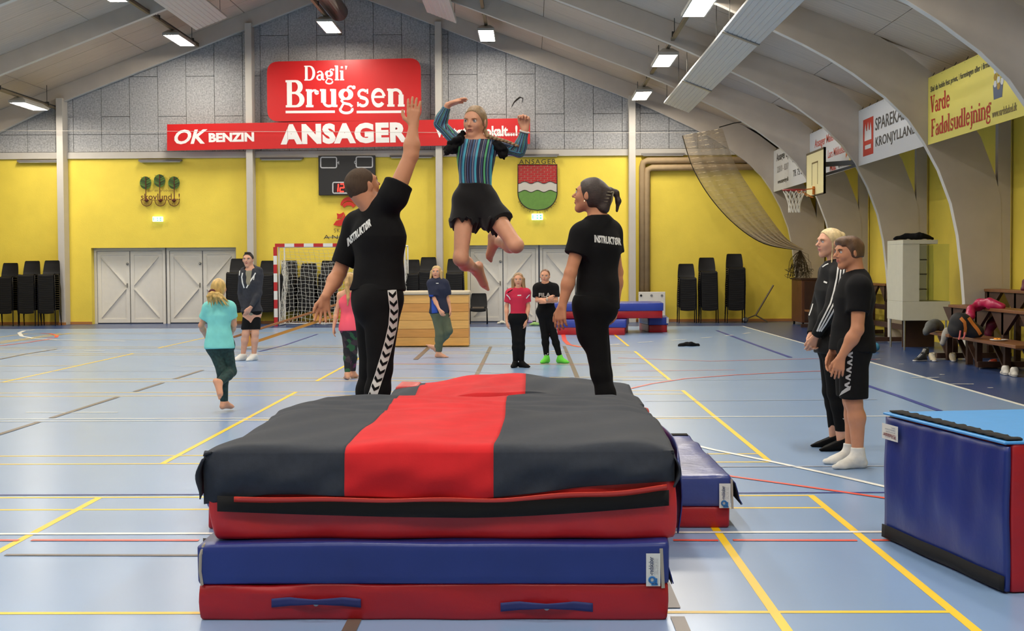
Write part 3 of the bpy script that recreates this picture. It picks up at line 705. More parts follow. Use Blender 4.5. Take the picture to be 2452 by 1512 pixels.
for r in range(9):
    y0 = 394.8 + r * 5.1; xo = ccx - 47 + (0 if r % 2 else -8) ; x = xo
    while x < ccx + 46.5:
        a, b = max(x + .6, ccx - 46), min(x + 15.2, ccx + 46); x += 15.8
        if b - a < 1.5: continue
        yb2 = min(y0 + 4.3, min(wave(a, 437.5, 2.5), wave(b, 437.5, 2.5)) + 1.5)
        if yb2 - y0 < .8: continue
        m = MB(); m.box(tuple(at(a, yb2, Yc) + Vector((0, -.01, 0))), (at(b, y0, Yc).x, Yc + .002, at(b, y0, Yc).z)); m.obj('brick', M_bk, cr)
def between(yt, yb_, m_, nm, d):
    xs_ = [ccx - 46.2 + 92.4 * i / 48 for i in range(49)]; mm = MB()
    top = [(x, yt(x)) for x in xs_]; bot = [(x, max(yt(x) + .05, yb_(x))) for x in xs_]
    for i in range(48):
        mm.prism([at(*bot[i], Yc) + Vector((0, -d, 0)), at(*bot[i + 1], Yc) + Vector((0, -d, 0)), at(*top[i + 1], Yc) + Vector((0, -d, 0)), at(*top[i], Yc) + Vector((0, -d, 0))], (0, d - .001, 0))
    mm.obj(nm, m_, cr)
def shield_bottom(x):
    t = min(1, abs(x - ccx) / 47); return 460 + 44 * (max(0, 1 - t ** 2)) ** (1 / 2.2) - 1
between(lambda x: wave(x, 437.5, 2.5), lambda x: wave(x, 458.5, 2.5), mat('crest_wave', (196, 190, 178)), 'wave_band', .012)
between(lambda x: wave(x, 458, 2.5), shield_bottom, mat('crest_green', (98, 140, 58), noise=.08, nscale=10), 'hill', .013)
for yy in (437.5, 458):
    m = MB(); m.tube([at(ccx - 46 + 92 * i / 40, wave(ccx - 46 + 92 * i / 40, yy, 2.5), Yc - .014) for i in range(41)], .009, 4); m.obj('wave_line', M_wire, cr)
m = MB(); m.tube([at(x, y, Yc - .01) for x, y in shape], .014, 5, closed=True); m.obj('rim', M_wire, cr)
ptext('ANSAGER', 1243, 393, 1331, 382, Yc, M_wire, cr, bold=.0, space=1.2)
motto = 'BYEN VED AA OG AGER'; n = len(motto)
for i, ch in enumerate(motto):
    if ch == ' ': continue
    a = math.radians(208 + (332 - 208) * i / (n - 1)); x, y = ccx + 50 * math.cos(a), 461 - 49 * math.sin(a)
    tx = Vector((-math.sin(a), 0, math.cos(a))); ty = Vector((-math.cos(a), 0, -math.sin(a)))
    put_text(ch, at(x, y, Yc) - tx * pw(1.6, Yc) - ty * .02, tx, ty, pw(3.4, Yc), pw(5.2, Yc), M_wire, cr, bold=-.01)
# emergency exit signs
M_exit = mat('exit_glow', (235, 255, 250), emit=(225, 255, 245), estr=1.4); M_exg = mat('exit_green', (60, 190, 150), emit=(60, 190, 150), estr=1.0)
for (x0, y0, x1, y1, lb) in ((365, 519, 389, 531, 'lit exit sign below the tree ornament'), (1273, 512, 1300, 527, 'lit exit sign below the shield crest')):
    Yx = YB - .1; r = empty('exit_sign', at((x0 + x1) / 2, y1, Yx), lb + ' on the yellow wall', 'exit sign')
    m = MB(); m.box(tuple(at(x0, y1, Yx)), (at(x1, y1, Yx).x, YB - .01, at(x0, y0, Yx).z)); m.obj('light_box', M_exit, r, bevel=.01)
    w = x1 - x0; h = y1 - y0
    for a, b, c_, d in ((.08, .2, .14, .8), (.45, .62, .58, .8), (.72, .2, .88, .4), (.72, .6, .88, .8), (.45, .2, .55, .4)):
        m = MB(); m.box(tuple(at(x0 + a * w, y0 + d * h, Yx) + Vector((0, -.004, 0))), tuple(at(x0 + c_ * w, y0 + b * h, Yx) + Vector((0, -.001, 0)))); m.obj('pictogram', M_exg, r)
# wall tube lamps (off)
tl = ['at the far left above the stacked chairs', 'above the tree ornament', 'between column and scoreboard', 'right of the scoreboard', 'above the shield crest', 'above the tan pipes']
for i, (x0, x1, y) in enumerate(((40, 142, 388), (331, 434, 387), (622, 725, 382), (933, 1037, 377), (1237, 1338, 374), (1536, 1640, 372))):
    Yl = YB - .16; r = empty('wall_tube_lamp', at((x0 + x1) / 2, y, Yl), 'unlit grey fluorescent wall lamp ' + tl[i], 'wall lamp', 'unlit wall lamps under the beam')
    a, b = at(x0, y, Yl), at(x1, y, Yl); m = MB(); m.prism([(a.x, Yl, a.z), (a.x, Yl + .02, a.z + .055), (a.x, Yl + .14, a.z + .055), (a.x, Yl + .14, a.z + .01)], (b.x - a.x, 0, 0)); m.obj('lamp_housing', mat('tube_housing', (112, 108, 104), rough=.5), r)
    m = MB(); m.tube([(a.x + .04, Yl + .03, a.z - .005), (b.x - .04, Yl + .03, a.z - .005)], .018, 8); m.obj('tube', mat('tube_white', (206, 204, 200), rough=.3), r)
# tan insulated pipes
M_pipe = mat('tan_pipe', (176, 150, 112), rough=.7, noise=.08, nscale=6)
for i, (xv, yh, yz, lb) in enumerate(((1538, 385, 720, 'outer tan insulated pipe bent along the right end wall'), (1549, 402, 705, 'inner tan insulated pipe bent along the right end wall'))):
    Yp = YB - .14; P = [at(xv, yz + 60, Yp), at(xv, yh + 14, Yp), at(xv + 2, yh + 5, Yp), at(xv + 12, yh, Yp), at(1880, yh - 3, Yp)]
    P[0].z = 0.0; P[4].x = 7.3
    m = MB(); m.tube(P, .085, 12); o = m.obj('wall_pipe', M_pipe, smooth=True); tag(o, lb, 'pipe')

# ================================================================== SIDE BANNERS
XBN = 6.33; BY = Vector((0, -1, 0))
def yx(px): return XBN * FPX / (px - 1271)
def banner(k, m_, label, h0=3.38, h1=4.44):
    y0, y1 = FR[k] - .08, FR[k + 1] + .08
    r = empty('side_banner', (XBN, y0, h0), label, 'banner'); mm = MB(); mm.box((XBN, y1, h0), (XBN + .012, y0, h1)); mm.obj('sheet', m_, r)
    for j in range(8):
        y = y0 - (y0 - y1) * (j + .3) / 8; c_ = MB(); c_.tube([(XBN, y, h1 - .03), (XBN + .05, y, h1 + .06)], .006, 5); c_.obj('tie', M_dark, r)
    return r
def btext(body, ya, hb, w, h, m_, r, slab=False, **k):
    o = Vector((XBN, ya, hb)); return put_slab(body, o, BY, UZ, w, h, m_, r) if slab else put_text(body, o, BY, UZ, w, h, m_, r, **k)
M_bw = mat('banner_white', (214, 216, 218), rough=.55); M_by = mat('banner_yellow', (236, 222, 108), rough=.55)
M_txd = mat('print_dark', (66, 64, 62)); M_txr = mat('print_red', (188, 44, 28)); M_txp = mat('print_pale_red', (204, 92, 78)); M_txg = mat('print_grey', (150, 148, 146))
r = banner(0, M_bw, 'white advertising banner with dark lettering behind the basketball hoop')
btext('Ansager Byg', 36.5, 4.08, 1.9, .26, M_txd, r, bold=.02); btext('Ans & Byg', 34.2, 4.12, 1.0, .16, M_txd, r); btext('22810 - 8207', 36.4, 3.84, 1.6, .16, M_txg, r, bold=.01)
btext('www.ansager', 34.3, 3.92, 1.2, .1, M_txd, r, bold=.01); btext('www.ansagerbyg.dk', 36.3, 3.52, 1.5, .14, M_txd, r, bold=.02); btext('Tlf. 75 29', 34.2, 3.6, 1.3, .16, M_txd, r, bold=.01)
r = banner(1, M_bw, 'white advertising banner with pale red lettering above the basketball arm')
btext('Ansager Malerforretning', 31.6, 4.02, 3.4, .24, M_txp, r, bold=.012); btext('Lars Mikkelsen', 30.2, 3.74, 1.7, .17, M_txp, r, bold=.01); btext('Mob.', 30.0, 3.45, .6, .18, M_txr, r, bold=.03); btext('www.malerlars', 29.2, 3.46, 1.5, .11, M_txd, r)
poly2('paint_drop', [(0, 0), (.16, .06), (.22, .25), (.12, .42), (.02, .3)], Vector((XBN, 28.5, 3.62)), BY, UZ, mat('print_orange', (204, 106, 36)), r); poly2('paint_swash', [(0, 0), (.4, .0), (.22, .32), (.05, .55)], Vector((XBN, 28.2, 3.42)), BY, UZ, M_by, r)
r = banner(2, M_bw, 'white bank banner with red crown logo on the right side')
plate('logo_field', Vector((XBN, 27.02, 3.53)), BY, UZ, .8, .69, mat('logo_red', (190, 52, 32)), r)
poly2('logo_crown', [(.13, .28), (.67, .28), (.66, .48), (.6, .6), (.54, .46), (.47, .46), (.4, .62), (.33, .46), (.27, .46), (.2, .6), (.14, .48)], Vector((XBN - .004, 27.02, 3.53)), BY, UZ, M_bw, r)
plate('logo_bar', Vector((XBN - .004, 26.85, 3.65)), BY, UZ, .46, .075, M_bw, r)
btext('SPAREKASSEN', 26.08, 3.93, 2.85, .23, M_txd, r, bold=.012); btext('KRONJYLLAND', 26.05, 3.58, 2.75, .23, M_txd, r, bold=.012)
r = banner(3, M_by, 'yellow advertising banner with red lettering under the nearest arch')
btext('Varde', 22.5, 3.86, 1.04, .27, M_txr, r, slab=True); btext('Fad\u00f8lsudlejning', 22.45, 3.49, 2.9, .27, M_txr, r, slab=True)
btext('Skal du holde fest privat, i foreningen eller i firmaet', 22.5, 4.17, 3.0, .115, M_txd, r, bold=.012); btext('www.vardefadoel.dk', 19.5, 3.475, .98, .11, mat('print_brown', (122, 106, 70)), r, bold=.01)
M_mug = mat('mug_gold', (176, 140, 44))
poly2('mug_body', [(.06, .1), (.4, .1), (.44, .3), (.02, .3)], Vector((XBN, 19.5, 3.62)), BY, UZ, mat('mug_blue', (86, 100, 124)), r)
for i in range(4):
    for j in range(3): poly2('beer_bubble', [(.065 * math.cos(a * PI / 4), .05 * math.sin(a * PI / 4)) for a in range(8)], Vector((XBN - .002, 19.38 - .14 * j, 3.93 + .09 * i - .05 * (j == 1))), BY, UZ, M_mug if (i + j) % 2 else M_bw, r)
r = banner(4, M_bw, 'white banner just entering at the right edge of the picture', h0=3.5)

# ================================================================== BASKETBALL HOOP
bb = empty('basketball_hoop', (6.1, 27.85, 2.8), 'basketball backboard with hoop and white net on a grey arm', 'basketball hoop'); xb = 5.58; y0, y1, h0, h1 = 27.0, 28.7, 2.84, 3.72
m = MB(); m.box((xb, y0, h0), (xb + .035, y1, h1)); m.obj('backboard', mat('backboard_white', (232, 222, 170), rough=.4), bb)
m = MB()
for a, b in (((xb - .003, y0, h0), (xb + .04, y0 + .03, h1)), ((xb - .003, y1 - .03, h0), (xb + .04, y1, h1)), ((xb - .003, y0, h1 - .04), (xb + .04, y1, h1)), ((xb - .003, y0, h0), (xb + .04, y1, h0 + .02))): m.box(a, b)
m.obj('board_rim', mat('board_edge', (86, 74, 44)), bb)
m = MB(); ym = (y0 + y1) / 2; hh = 3.05
for a, b in (((ym - .29, hh), (ym - .265, hh + .45)), ((ym + .265, hh), (ym + .29, hh + .45)), ((ym - .29, hh + .42), (ym + .29, hh + .45))): m.box((xb - .004, a[0], a[1]), (xb - .001, b[0], b[1]))
m.obj('target_square', mat('square_brown', (110, 92, 40)), bb)
rc = Vector((xb - .40, ym, 2.95)); m = MB(); m.tube([rc + Vector((.225 * math.cos(a * PI / 16), .225 * math.sin(a * PI / 16), 0)) for a in range(32)], .012, 8, closed=True); rim = m.obj('rim', mat('rim_red', (150, 34, 30), rough=.4), bb, smooth=True)
m = MB(); m.bar((xb, ym, 2.98), (xb - .18, ym, 2.96), .1, .02); m.bar((xb - .01, ym, 2.86), (xb - .01, ym, 3.02), .09, .03); m.bar((xb - .03, ym - .04, 2.80), (xb - .35, ym - .18, 2.94), .014, .014); m.bar((xb - .03, ym + .04, 2.80), (xb - .35, ym + .18, 2.94), .014, .014); m.obj('bracket', mat('bracket_orange', (206, 120, 36)), bb)
m = MB(); NN = 12
def hoopnet(i, t, s): a = 2 * PI * (i + s * t * 2.0) / NN; r_ = .22 - .11 * math.sin(min(1, t * 1.25) * PI / 2); return rc + Vector((r_ * math.cos(a), r_ * math.sin(a), -.02 - .42 * t))
for i in range(NN):
    for s in (-1, 1): m.tube([hoopnet(i, t / 8, s) for t in range(9)], .007, 4)
m.obj('net', mat('net_white', (226, 220, 204)), bb)
m = MB(); m.bar((xb + .03, ym - .1, 3.43), (6.28, FR[2] + .02, 3.46), .09, .09); m.bar((xb + .03, ym - .1, 3.2), (6.3, FR[2] + .02, 3.4), .05, .05); m.obj('support_arm', mat('arm_grey', (92, 94, 98), rough=.5, metal=.3), bb)

# ================================================================== HANDBALL GOAL
Yg = 35.6; g = empty('handball_goal', (-4.87, Yg, 0), 'handball goal with red and white striped frame and white net', 'goal')
M_gr = mat('goal_red', (196, 30, 34), rough=.4); M_gwh = mat('goal_white', (236, 234, 228), rough=.4)
GX0, GX1, GH = -6.45, -3.29, 2.08
def stripes(a, b, n, first):
    a = Vector(a); b = Vector(b)
    for i in range(n):
        mm = MB(); mm.bar(a.lerp(b, i / n), a.lerp(b, (i + 1) / n), .085, .085, up=(0, 1, 0)); mm.obj('red_stripe' if (i + first) % 2 == 0 else 'white_stripe', M_gr if (i + first) % 2 == 0 else M_gwh, g)
stripes((GX0, Yg, GH - .04), (GX1, Yg, GH - .04), 13, 0); stripes((GX0, Yg, GH - .0825), (GX0, Yg, 0.0), 9, 0); stripes((GX1, Yg, GH - .0825), (GX1, Yg, 0), 9, 0)
m = MB()
for x in (GX0 + .07, GX1 + .1): m.tube([(x, Yg + .1, 0.03), (x, Yg + .1, GH - .08), (x + .02, Yg + .8, GH - .06), (x + .02, Yg + .8, .03), (x, Yg + .1, .03)], .02, 6)
m.tube([(GX0 + .09, Yg + .8, GH - .06), (GX1 + .12, Yg + .8, GH - .06)], .02, 6); m.tube([(GX0 + .09, Yg + .8, .03), (GX1 + .12, Yg + .8, .03)], .02, 6); m.tube([(GX0 + .07, Yg + .1, GH - .08), (GX1 + .1, Yg + .1, GH - .08)], .018, 6)
m.obj('net_frame', M_gwh, g)
def netsurf(fn, nu, nv, r=.006, jit=.012):
    mm = MB(); r_ = np.random.default_rng(5)
    P = [[Vector(fn(i / nu, j / nv)) + Vector(r_.normal(size=3) * jit) for i in range(nu + 1)] for j in range(nv + 1)]
    for j in range(nv + 1): mm.tube(P[j], r, 3, caps=False)
    for i in range(nu + 1): mm.tube([P[j][i] for j in range(nv + 1)], r, 3, caps=False)
    return mm
gx0, gx1 = GX0 + .09, GX1 + .1
M_net = mat('goal_net', (226, 224, 212), rough=.8)
m = netsurf(lambda u, v: (gx0 + (gx1 - gx0) * u, Yg + .55 + .3 * math.sin(v * 2.5) + .05 * math.sin(9 * u), 1.62 - 1.58 * v + .03 * math.sin(14 * u)), 30, 16); m.obj('net', M_net, g)
m = netsurf(lambda u, v: (gx0 + .02 + .05 * math.sin(5 * v), Yg + .12 + .75 * u, 1.66 - 1.6 * v), 8, 16); m.obj('net', M_net, g); m = netsurf(lambda u, v: (gx1, Yg + .12 + .75 * u, 1.66 - 1.6 * v), 8, 16); m.obj('net', M_net, g)
m = netsurf(lambda u, v: (gx0 + (gx1 - gx0) * u, Yg + .12 + .5 * v, GH - .1 - .42 * v - .06 * math.sin(PI * u)), 26, 5, r=.003); m.obj('net', M_net, g)

# ================================================================== CHAIRS
M_chair = mat('chair_black', (13, 12, 13), rough=.55, spec=.3); M_leg = mat('chair_leg', (58, 54, 50), rough=.35, metal=.6); M_fab = mat('chair_cloth', (112, 100, 84), rough=.9)
def shell(mbx, a0, a1, n=4):
    """strip of the moulded shell: list of (y,z,halfwidth)"""
    prof = [(-.214, .345, .195), (-.222, .39, .2), (-.214, .425, .20), (-.16, .44, .205), (0, .425, .21), (.13, .42, .21), (.19, .445, .215), (.215, .50, .22), (.235, .58, .215), (.26, .68, .205), (.28, .765, .192), (.278, .785, .17)]
    prof = prof[a0:a1 + 1 if a1 < 11 else None] if a0 == 0 else prof[a0 + 1:]; w = 6
    for side in (0, 1):
        vs = []
        for (y, z, h) in prof:
            for i in range(w + 1):
                u = -1 + 2 * i / w; dip = .018 * (1 - u * u)
                vs.append((h * u, y + (dip if z > .46 else 0) + (.012 * side if z > .46 else 0), z - (dip if z <= .46 else 0) - (.012 * side if z <= .46 else 0)))
        fs = [(j * (w + 1) + i, j * (w + 1) + i + 1, (j + 1) * (w + 1) + i + 1, (j + 1) * (w + 1) + i) for j in range(len(prof) - 1) for i in range(w)]
        mbx.add(vs, fs if side == 0 else [f[::-1] for f in fs])
def legpaths():
    L = []
    for s in (-1, 1):
        L.append([(s * .18, -.17, .415), (s * .215, -.185, .40), (s * .222, -.2, .0)]); L.append([(s * .18, .14, .41), (s * .215, .15, .40), (s * .225, .25, .0)])
    return L
stk = MB(); shell(stk, 0, 11)
for P in legpaths(): stk.tube(P, .012, 5, mi=1)
stk.tube([(-.215, -.18, .41), (-.215, .15, .41)], .008, 4, mi=1); stk.tube([(.215, -.18, .41), (.215, .15, .41)], .008, 4, mi=1)
stack_me = stk.mesh('stacking_chair', [M_chair, M_leg], smooth=True)
stack_lab = {17: 'leftmost stack by the wall', 70: 'second stack from the left edge', 118: 'stack just left of the leftmost column', 567: 'stack behind the man in the hooded jacket', 640: 'stack just left of the goal post',
             690: 'first stack behind the goal net', 738: 'low second stack behind the goal net', 785: 'third stack behind the goal net', 985: 'stack right of the goal net', 1025: 'stack behind the blond boy', 1090: 'stack behind the wooden vaulting box', 1645: 'lowest of three stacks on the right', 1697: 'middle of three stacks on the right', 1760: 'tallest of three stacks on the right'}
PIT = .056
for cx, ty in ((17, 630), (70, 625), (118, 624), (567, 619.5), (640, 624.5), (690, 624), (738, 631), (785, 624.5), (985, 622), (1025, 616), (1090, 620), (1645, 632), (1697, 617), (1760, 608)):
    Yq = 36.62 if 600 < cx < 970 else 36.4
    if 600 < cx < 970: Yq = YB - .36
    base = at(cx, 770, Yq); top = at(cx, ty, Yq).z; n = max(2, int(round((top - .785) / PIT)) + 1); dx = random.uniform(-.0015, .0015) + (.002 if cx < 200 else 0)
    for k in range(n):
        o = link('stacking_chair', stack_me); o.location = (base.x + dx * k, Yq + .02 - .003 * k if Yq < 36.7 else Yq - .001 * k, (top - .785) / max(1, n - 1) * k); o.rotation_euler = (0, 0, random.uniform(-.012, .012))
        tag(o, ('topmost black plastic chair of the ' if k == n - 1 else 'lowest black plastic chair of the ' if k == 0 else 'black plastic stacking chair in the ') + stack_lab[cx], 'chair', 'black chairs, ' + stack_lab[cx])
sc_ = at(1146, 773, 36.3); ch = empty('stacking_chair', (sc_.x, 36.3, 0), 'single black chair standing alone before the white doors', 'chair')
P0 = wloc(ch)
def loc(mbx): mbx.v = [(v[0] + P0.x, v[1] + P0.y, v[2] + P0.z) for v in mbx.v]; return mbx
m = MB(); shell(m, 0, 6); loc(m).obj('seat', M_chair, ch, smooth=True); m = MB(); shell(m, 5, 11); loc(m).obj('backrest', M_chair, ch, smooth=True)
for P in legpaths(): m = MB(); m.tube(P, .012, 6); loc(m).obj('leg', M_leg, ch, smooth=True)
m = MB(); m.box((-.15, -.225, .405), (.15, -.2, .45)); loc(m).obj('cloth_strip', M_fab, ch); m = MB(); m.tube([(-.23, -.18, .4), (.23, -.18, .4)], .01, 5); loc(m).obj('crossbar', M_leg, ch)

# ================================================================== WOODEN BOX AND BENCH
M_pine = [mat('pine_%d' % i, c_, rough=.45, noise=.10, nscale=5, stretch=(.6, 1, 9)) for i, c_ in enumerate(((216, 162, 86), (206, 146, 74), (222, 170, 94)))]
Yv = 26.0; bx0, bx1 = at(925, 830, Yv).x, at(1123, 830, Yv).x; vb = empty('vaulting_box', ((bx0 + bx1) / 2, Yv, 0), 'light pine vaulting box of stacked boards with pale padded top', 'vaulting box')
for i in range(6):
    z0 = .02 + i * .157; m = MB(); d = random.uniform(0, .006); m.box((bx0 + d, Yv, z0), (bx1 - d, Yv + .028, z0 + .152)); m.box((bx0 + d, Yv + .5, z0), (bx1 - d, Yv + .528, z0 + .152)); m.box((bx0 + d, Yv + .0285, z0), (bx0 + d + .028, Yv + .4995, z0 + .152)); m.box((bx1 - d - .028, Yv + .0285, z0), (bx1 - d, Yv + .4995, z0 + .152)); m.obj('plank', M_pine[i % 3], vb, bevel=.004)
m = softblock([(bx0 - .02, Yv - .03), (bx1 + .02, Yv - .03), (bx1 + .02, Yv + .56), (bx0 - .02, Yv + .56)], .962, 1.035, (14, 6, 3), rnd=.03, amp=.002); m.obj('padded_top', mat('pad_beige', (206, 192, 166), rough=.7), vb, smooth=True)
M_bench = mat('bench_wood', (150, 96, 50), rough=.4, noise=.12, nscale=4, stretch=(8, 1, 1)); M_benchy = mat('bench_rail', (206, 142, 56), rough=.45)
gb = empty('gym_bench', (at(597, 830, 25.6).x, 25.6, 0), 'long wooden gym bench sloping up onto the vaulting box', 'bench')
A = at(562, 807, 25.6); B = at(940, 688, 25.6); t = (B - A).normalized(); up = Vector((-t.z, 0, t.x))
m = MB(); m.bar(A, B, .26, .04, up=up); m.obj('seat_plank', M_bench, gb, bevel=.006)
Ar = at(585, 838, 25.6); 
m = MB(); m.bar(at(603, 822, 25.6), at(930, 714, 25.6), .1, .05, up=up); m.obj('balance_rail', M_benchy, gb)
for x, y, z in ((596, 800, 829), (758, 750, 768)):
    for dy in (-.09, .09):
        m = MB(); m.bar(at(x - 2, y, 25.6) + Vector((0, dy, 0)), at(x + 4, z, 25.6) + Vector((0, dy, 0)), .045, .1, up=(1, 0, 0)); m.obj('leg', M_benchy, gb)

# ================================================================== MATS
M_vb = mat('vinyl_blue', (32, 50, 122), rough=.36, noise=.10, nscale=3, bump=.22, bscale=7); M_vr = mat('vinyl_red', (168, 20, 30), rough=.38, noise=.08, nscale=3, bump=.38, bscale=7)
M_vbl = mat('vinyl_blue_top', (58, 72, 140), rough=.3, noise=.10, nscale=4, bump=.25, bscale=9); M_vrb = mat('vinyl_red_bright', (196, 36, 36), rough=.38, noise=.10, nscale=3, bump=.38, bscale=6)
M_vel = mat('velcro_black', (14, 13, 14), rough=.95); M_vlb = mat('vinyl_light_blue', (72, 150, 216), rough=.45, noise=.03, bump=.08, bscale=20)
M_clk = mat('cloth_charcoal', (40, 46, 57), rough=.92, noise=.10, nscale=30, bump=.05, bscale=120, sheen=.05); M_clr = mat('cloth_red', (205, 22, 30), rough=.9, noise=.07, nscale=8, bump=.05, bscale=120, sheen=.0)
M_lab = mat('label_white', (222, 222, 216), rough=.5); M_labp = mat('label_blue', (40, 112, 176)); M_labt = mat('label_text', (60, 74, 110)); M_piping = mat('piping_grey', (168, 160, 146), rough=.7)
def maker_label(o, ux, uy, w, h, parent):
    """white vertical label with a round blue mark and text running upwards"""
    ux = Vector(ux).normalized(); uy = Vector(uy).normalized(); o = Vector(o); n = ux.cross(uy)
    L = plate('label', o, ux, uy, w, h, M_lab, parent, depth=.004)
    put_text('-redskaber', o + ux * w * .52 + uy * h * .34 + n * .003, uy, -ux, h * .56, w * .34, M_labt, L, bold=.01, depth=.004)
    for i in range(3): put_text(('idr\u00e6ts- og gymnastikredskaber', 'tlf. og fax', 'redskaber til skoler og klubber')[i], o + ux * w * (.62 + .11 * i) + uy * h * .36 + n * .003, uy, -ux, h * .5, w * .05, M_labt, L, depth=.004)
    ring = MB(); c0 = o + ux * w * .42 + uy * h * .2 + n * .008
    ring.tube([c0 + (ux * math.cos(a * PI / 10) + uy * math.sin(a * PI / 10)) * w * .2 for a in range(20)], w * .075, 6, closed=True); ring.obj('mark', M_labp, L)
    mm = MB(); mm.bar(c0 + ux * w * .28 - uy * w * .3, c0 + ux * w * .28 + uy * w * .1, w * .16, .003, up=n); mm.bar(c0 - ux * w * .05 - uy * w * .33, c0 + ux * w * .4 - uy * w * .33, w * .12, .003, up=n); mm.obj('mark', M_labp, L)
def loop_handle(p, ux, w, h, parent, n=Vector((0, -1, 0))):
    """webbing strap pinched in the middle"""
    ux = Vector(ux).normalized(); mm = MB()
    def fn(u, v):
        s = abs(2 * u - 1); hh = h * (.55 + .45 * min(1, s * 1.6)); off = .012 + .03 * max(0, 1 - (s * 1.7) ** 2)
        return Vector(p) + ux * (u - .5) * w + Vector((0, 0, 1)) * ((v - .5) * hh + .012 * math.sin(PI * u)) + n * off
    mm.grid(fn, 24, 3); o = mm.obj('handle', mat('webbing_blue', (36, 44, 104), rough=.7), parent, smooth=True); md = o.modifiers.new('th', 'SOLIDIFY'); md.thickness = .004
    mm = MB(); mm.lathe([(.0, 0), (.012, .0), (.012, .006), (0, .007)], 10, Matrix.Translation(Vector(p) + n * .012) @ Matrix.Rotation(PI / 2, 4, 'X')); mm.obj('rivet', M_metal, parent)
def flap(pts, m_out, parent, w, ydir=Vector((0, 1, 0))):
    """cover flap: outer vinyl, black velcro inside; pts: profile polyline (world), extruded along ydir by w"""
    P = [Vector(p) for p in pts]
    for m_, off in ((m_out, .0), (M_vel, -.006)):
        mm = MB(); vs = []
        for i, p in enumerate(P):
            tt = (P[min(i + 1, len(P) - 1)] - P[max(i - 1, 0)]).normalized(); nn = tt.cross(ydir).normalized(); vs += [p + nn * off, p + nn * off + ydir * w]
        mm.add(vs, [(2 * i, 2 * i + 1, 2 * i + 3, 2 * i + 2) for i in range(len(P) - 1)]); o = mm.obj('flap' if off == 0 else 'velcro', m_, parent, smooth=True)
        md = o.modifiers.new('th', 'SOLIDIFY'); md.thickness = .004

# -- front lower mat
Y0 = 5.86; lm = empty('landing_mat', (-.4, Y0, 0), 'lower blue and red foam mat with two blue handles in the foreground', 'mat')
xl, xr = at(481, 1480, Y0).x, at(1597, 1490, Y0).x
quad = [(xl, Y0), (xr, Y0 - .01), (xr + .10, Y0 + 2.0), (xl - .02, Y0 + 2.0)]
softblock(quad, 0.0, .155, (36, 24, 6), rnd=.012, amp=.006, freq=13, seed=2, bulge_side=.004).obj('red_base', M_vr, lm, smooth=True)
softblock([(quad[0][0] - .006, quad[0][1] - .010), (quad[1][0] + .004, quad[1][1] - .010), (quad[2][0], quad[2][1] - .02), (quad[3][0], quad[3][1] - .02)], .152, .325, (40, 24, 9), rnd=.016, amp=.006, freq=9, seed=4).obj('blue_cover', M_vb, lm, smooth=True)
for x0, x1, yy in ((650, 866, 1444), (1198, 1420, 1454)):
    p = at((x0 + x1) / 2, yy, Y0 - .006); loop_handle(p, (1, 0, -.004), pw(x1 - x0, Y0), pw(21, Y0), lm)
lo_ = at(1547, 1404, Y0 - .016); maker_label(lo_, (1, 0, 0), UZ, pw(34, Y0), pw(79, Y0), lm)
m = MB(); m.bar(at(1588, 1409, Y0 - .016), at(1583, 1314, Y0 - .016), .014, .006, up=(0, 1, 0)); m.obj('piping', M_piping, lm)
flap([at(1584, 1312, Y0), at(1592, 1325, Y0), at(1597, 1350, Y0), at(1606, 1380, Y0), at(1611, 1399, Y0)], M_vb, lm, 1.2)
m = MB(); m.tube([at(484, 1402, Y0 - .012), at(479, 1370, Y0 - .014), at(480, 1330, Y0 - .014), at(487, 1308, Y0 - .01), at(510, 1285, Y0 + .3)], .007, 6); m.obj('piping', M_piping, lm)
m = MB(); m.grid(lambda u, v: at(486 + 30 * u, 1308 - 24 * v * (1 - .1 * u), Y0 + .02 + .35 * v) + Vector((0, 0, -.01)), 4, 4); m.obj('velcro', M_vel, lm, smooth=True)
# -- transverse mat carrying the two instructors
Yt0, Yt1 = 7.92, 9.85; tm = empty('landing_mat', (-.3, Yt0, 0), 'blue and red foam mat lying crosswise under the two instructors', 'mat'); xa, xb_ = -1.835, fl(1754, 1273).x
quad = [(xa, Yt0), (xb_, Yt0), (xb_ - .02, Yt1), (xa + .02, Yt1)]
softblock(quad, 0, .125, (40, 20, 5), rnd=.015, amp=.005, freq=9, seed=8).obj('red_base', M_vr, tm, smooth=True)
softblock([(xa - .005, Yt0 - .012), (xb_ + .006, Yt0 - .012), (xb_ - .01, Yt1), (xa, Yt1)], .122, .298, (44, 30, 6), rnd=.02, amp=.004, freq=13, seed=9).obj('blue_cover', M_vbl, tm, smooth=True)
m = MB(); m.box((xa, Yt1 - .09, .297), (xb_ - .03, Yt1 + .005, .306)); m.obj('velcro', M_vel, tm)
maker_label(at(1722, 1217, Yt0 - .018), (1, 0, 0), UZ, pw(27, Yt0), pw(59, Yt0), tm)
m = MB(); m.bar(at(1754, 1219, Yt0 - .016), at(1752, 1148, Yt0 - .016), .012, .006, up=(0, 1, 0)); m.obj('piping', M_piping, tm)
flap([at(1751, 1148, Yt0), at(1760, 1158, Yt0), at(1766, 1178, Yt0), at(1770, 1196, Yt0), at(1777, 1209, Yt0)], M_vbl, tm, 1.1)
plate('label', at(497, 1203, Yt0 - .02), (1, 0, 0), UZ, pw(4, Yt0), pw(60, Yt0), M_lab, tm)
# -- hidden mat further back that carries the second covered mat
hm = empty('landing_mat', (-.1, 9.9, 0), 'blue and red foam mat behind the crosswise mat, hidden under the far cover', 'mat')
softblock([(-.98, 9.88), (.7, 9.88), (.7, 10.78), (-.98, 10.78)], 0, .13, (10, 6, 3)).obj('red_base', M_vr, hm, smooth=True); softblock([(-.985, 9.87), (.705, 9.87), (.705, 10.78), (-.985, 10.78)], .128, .298, (10, 6, 3)).obj('blue_cover', M_vb, hm, smooth=True)
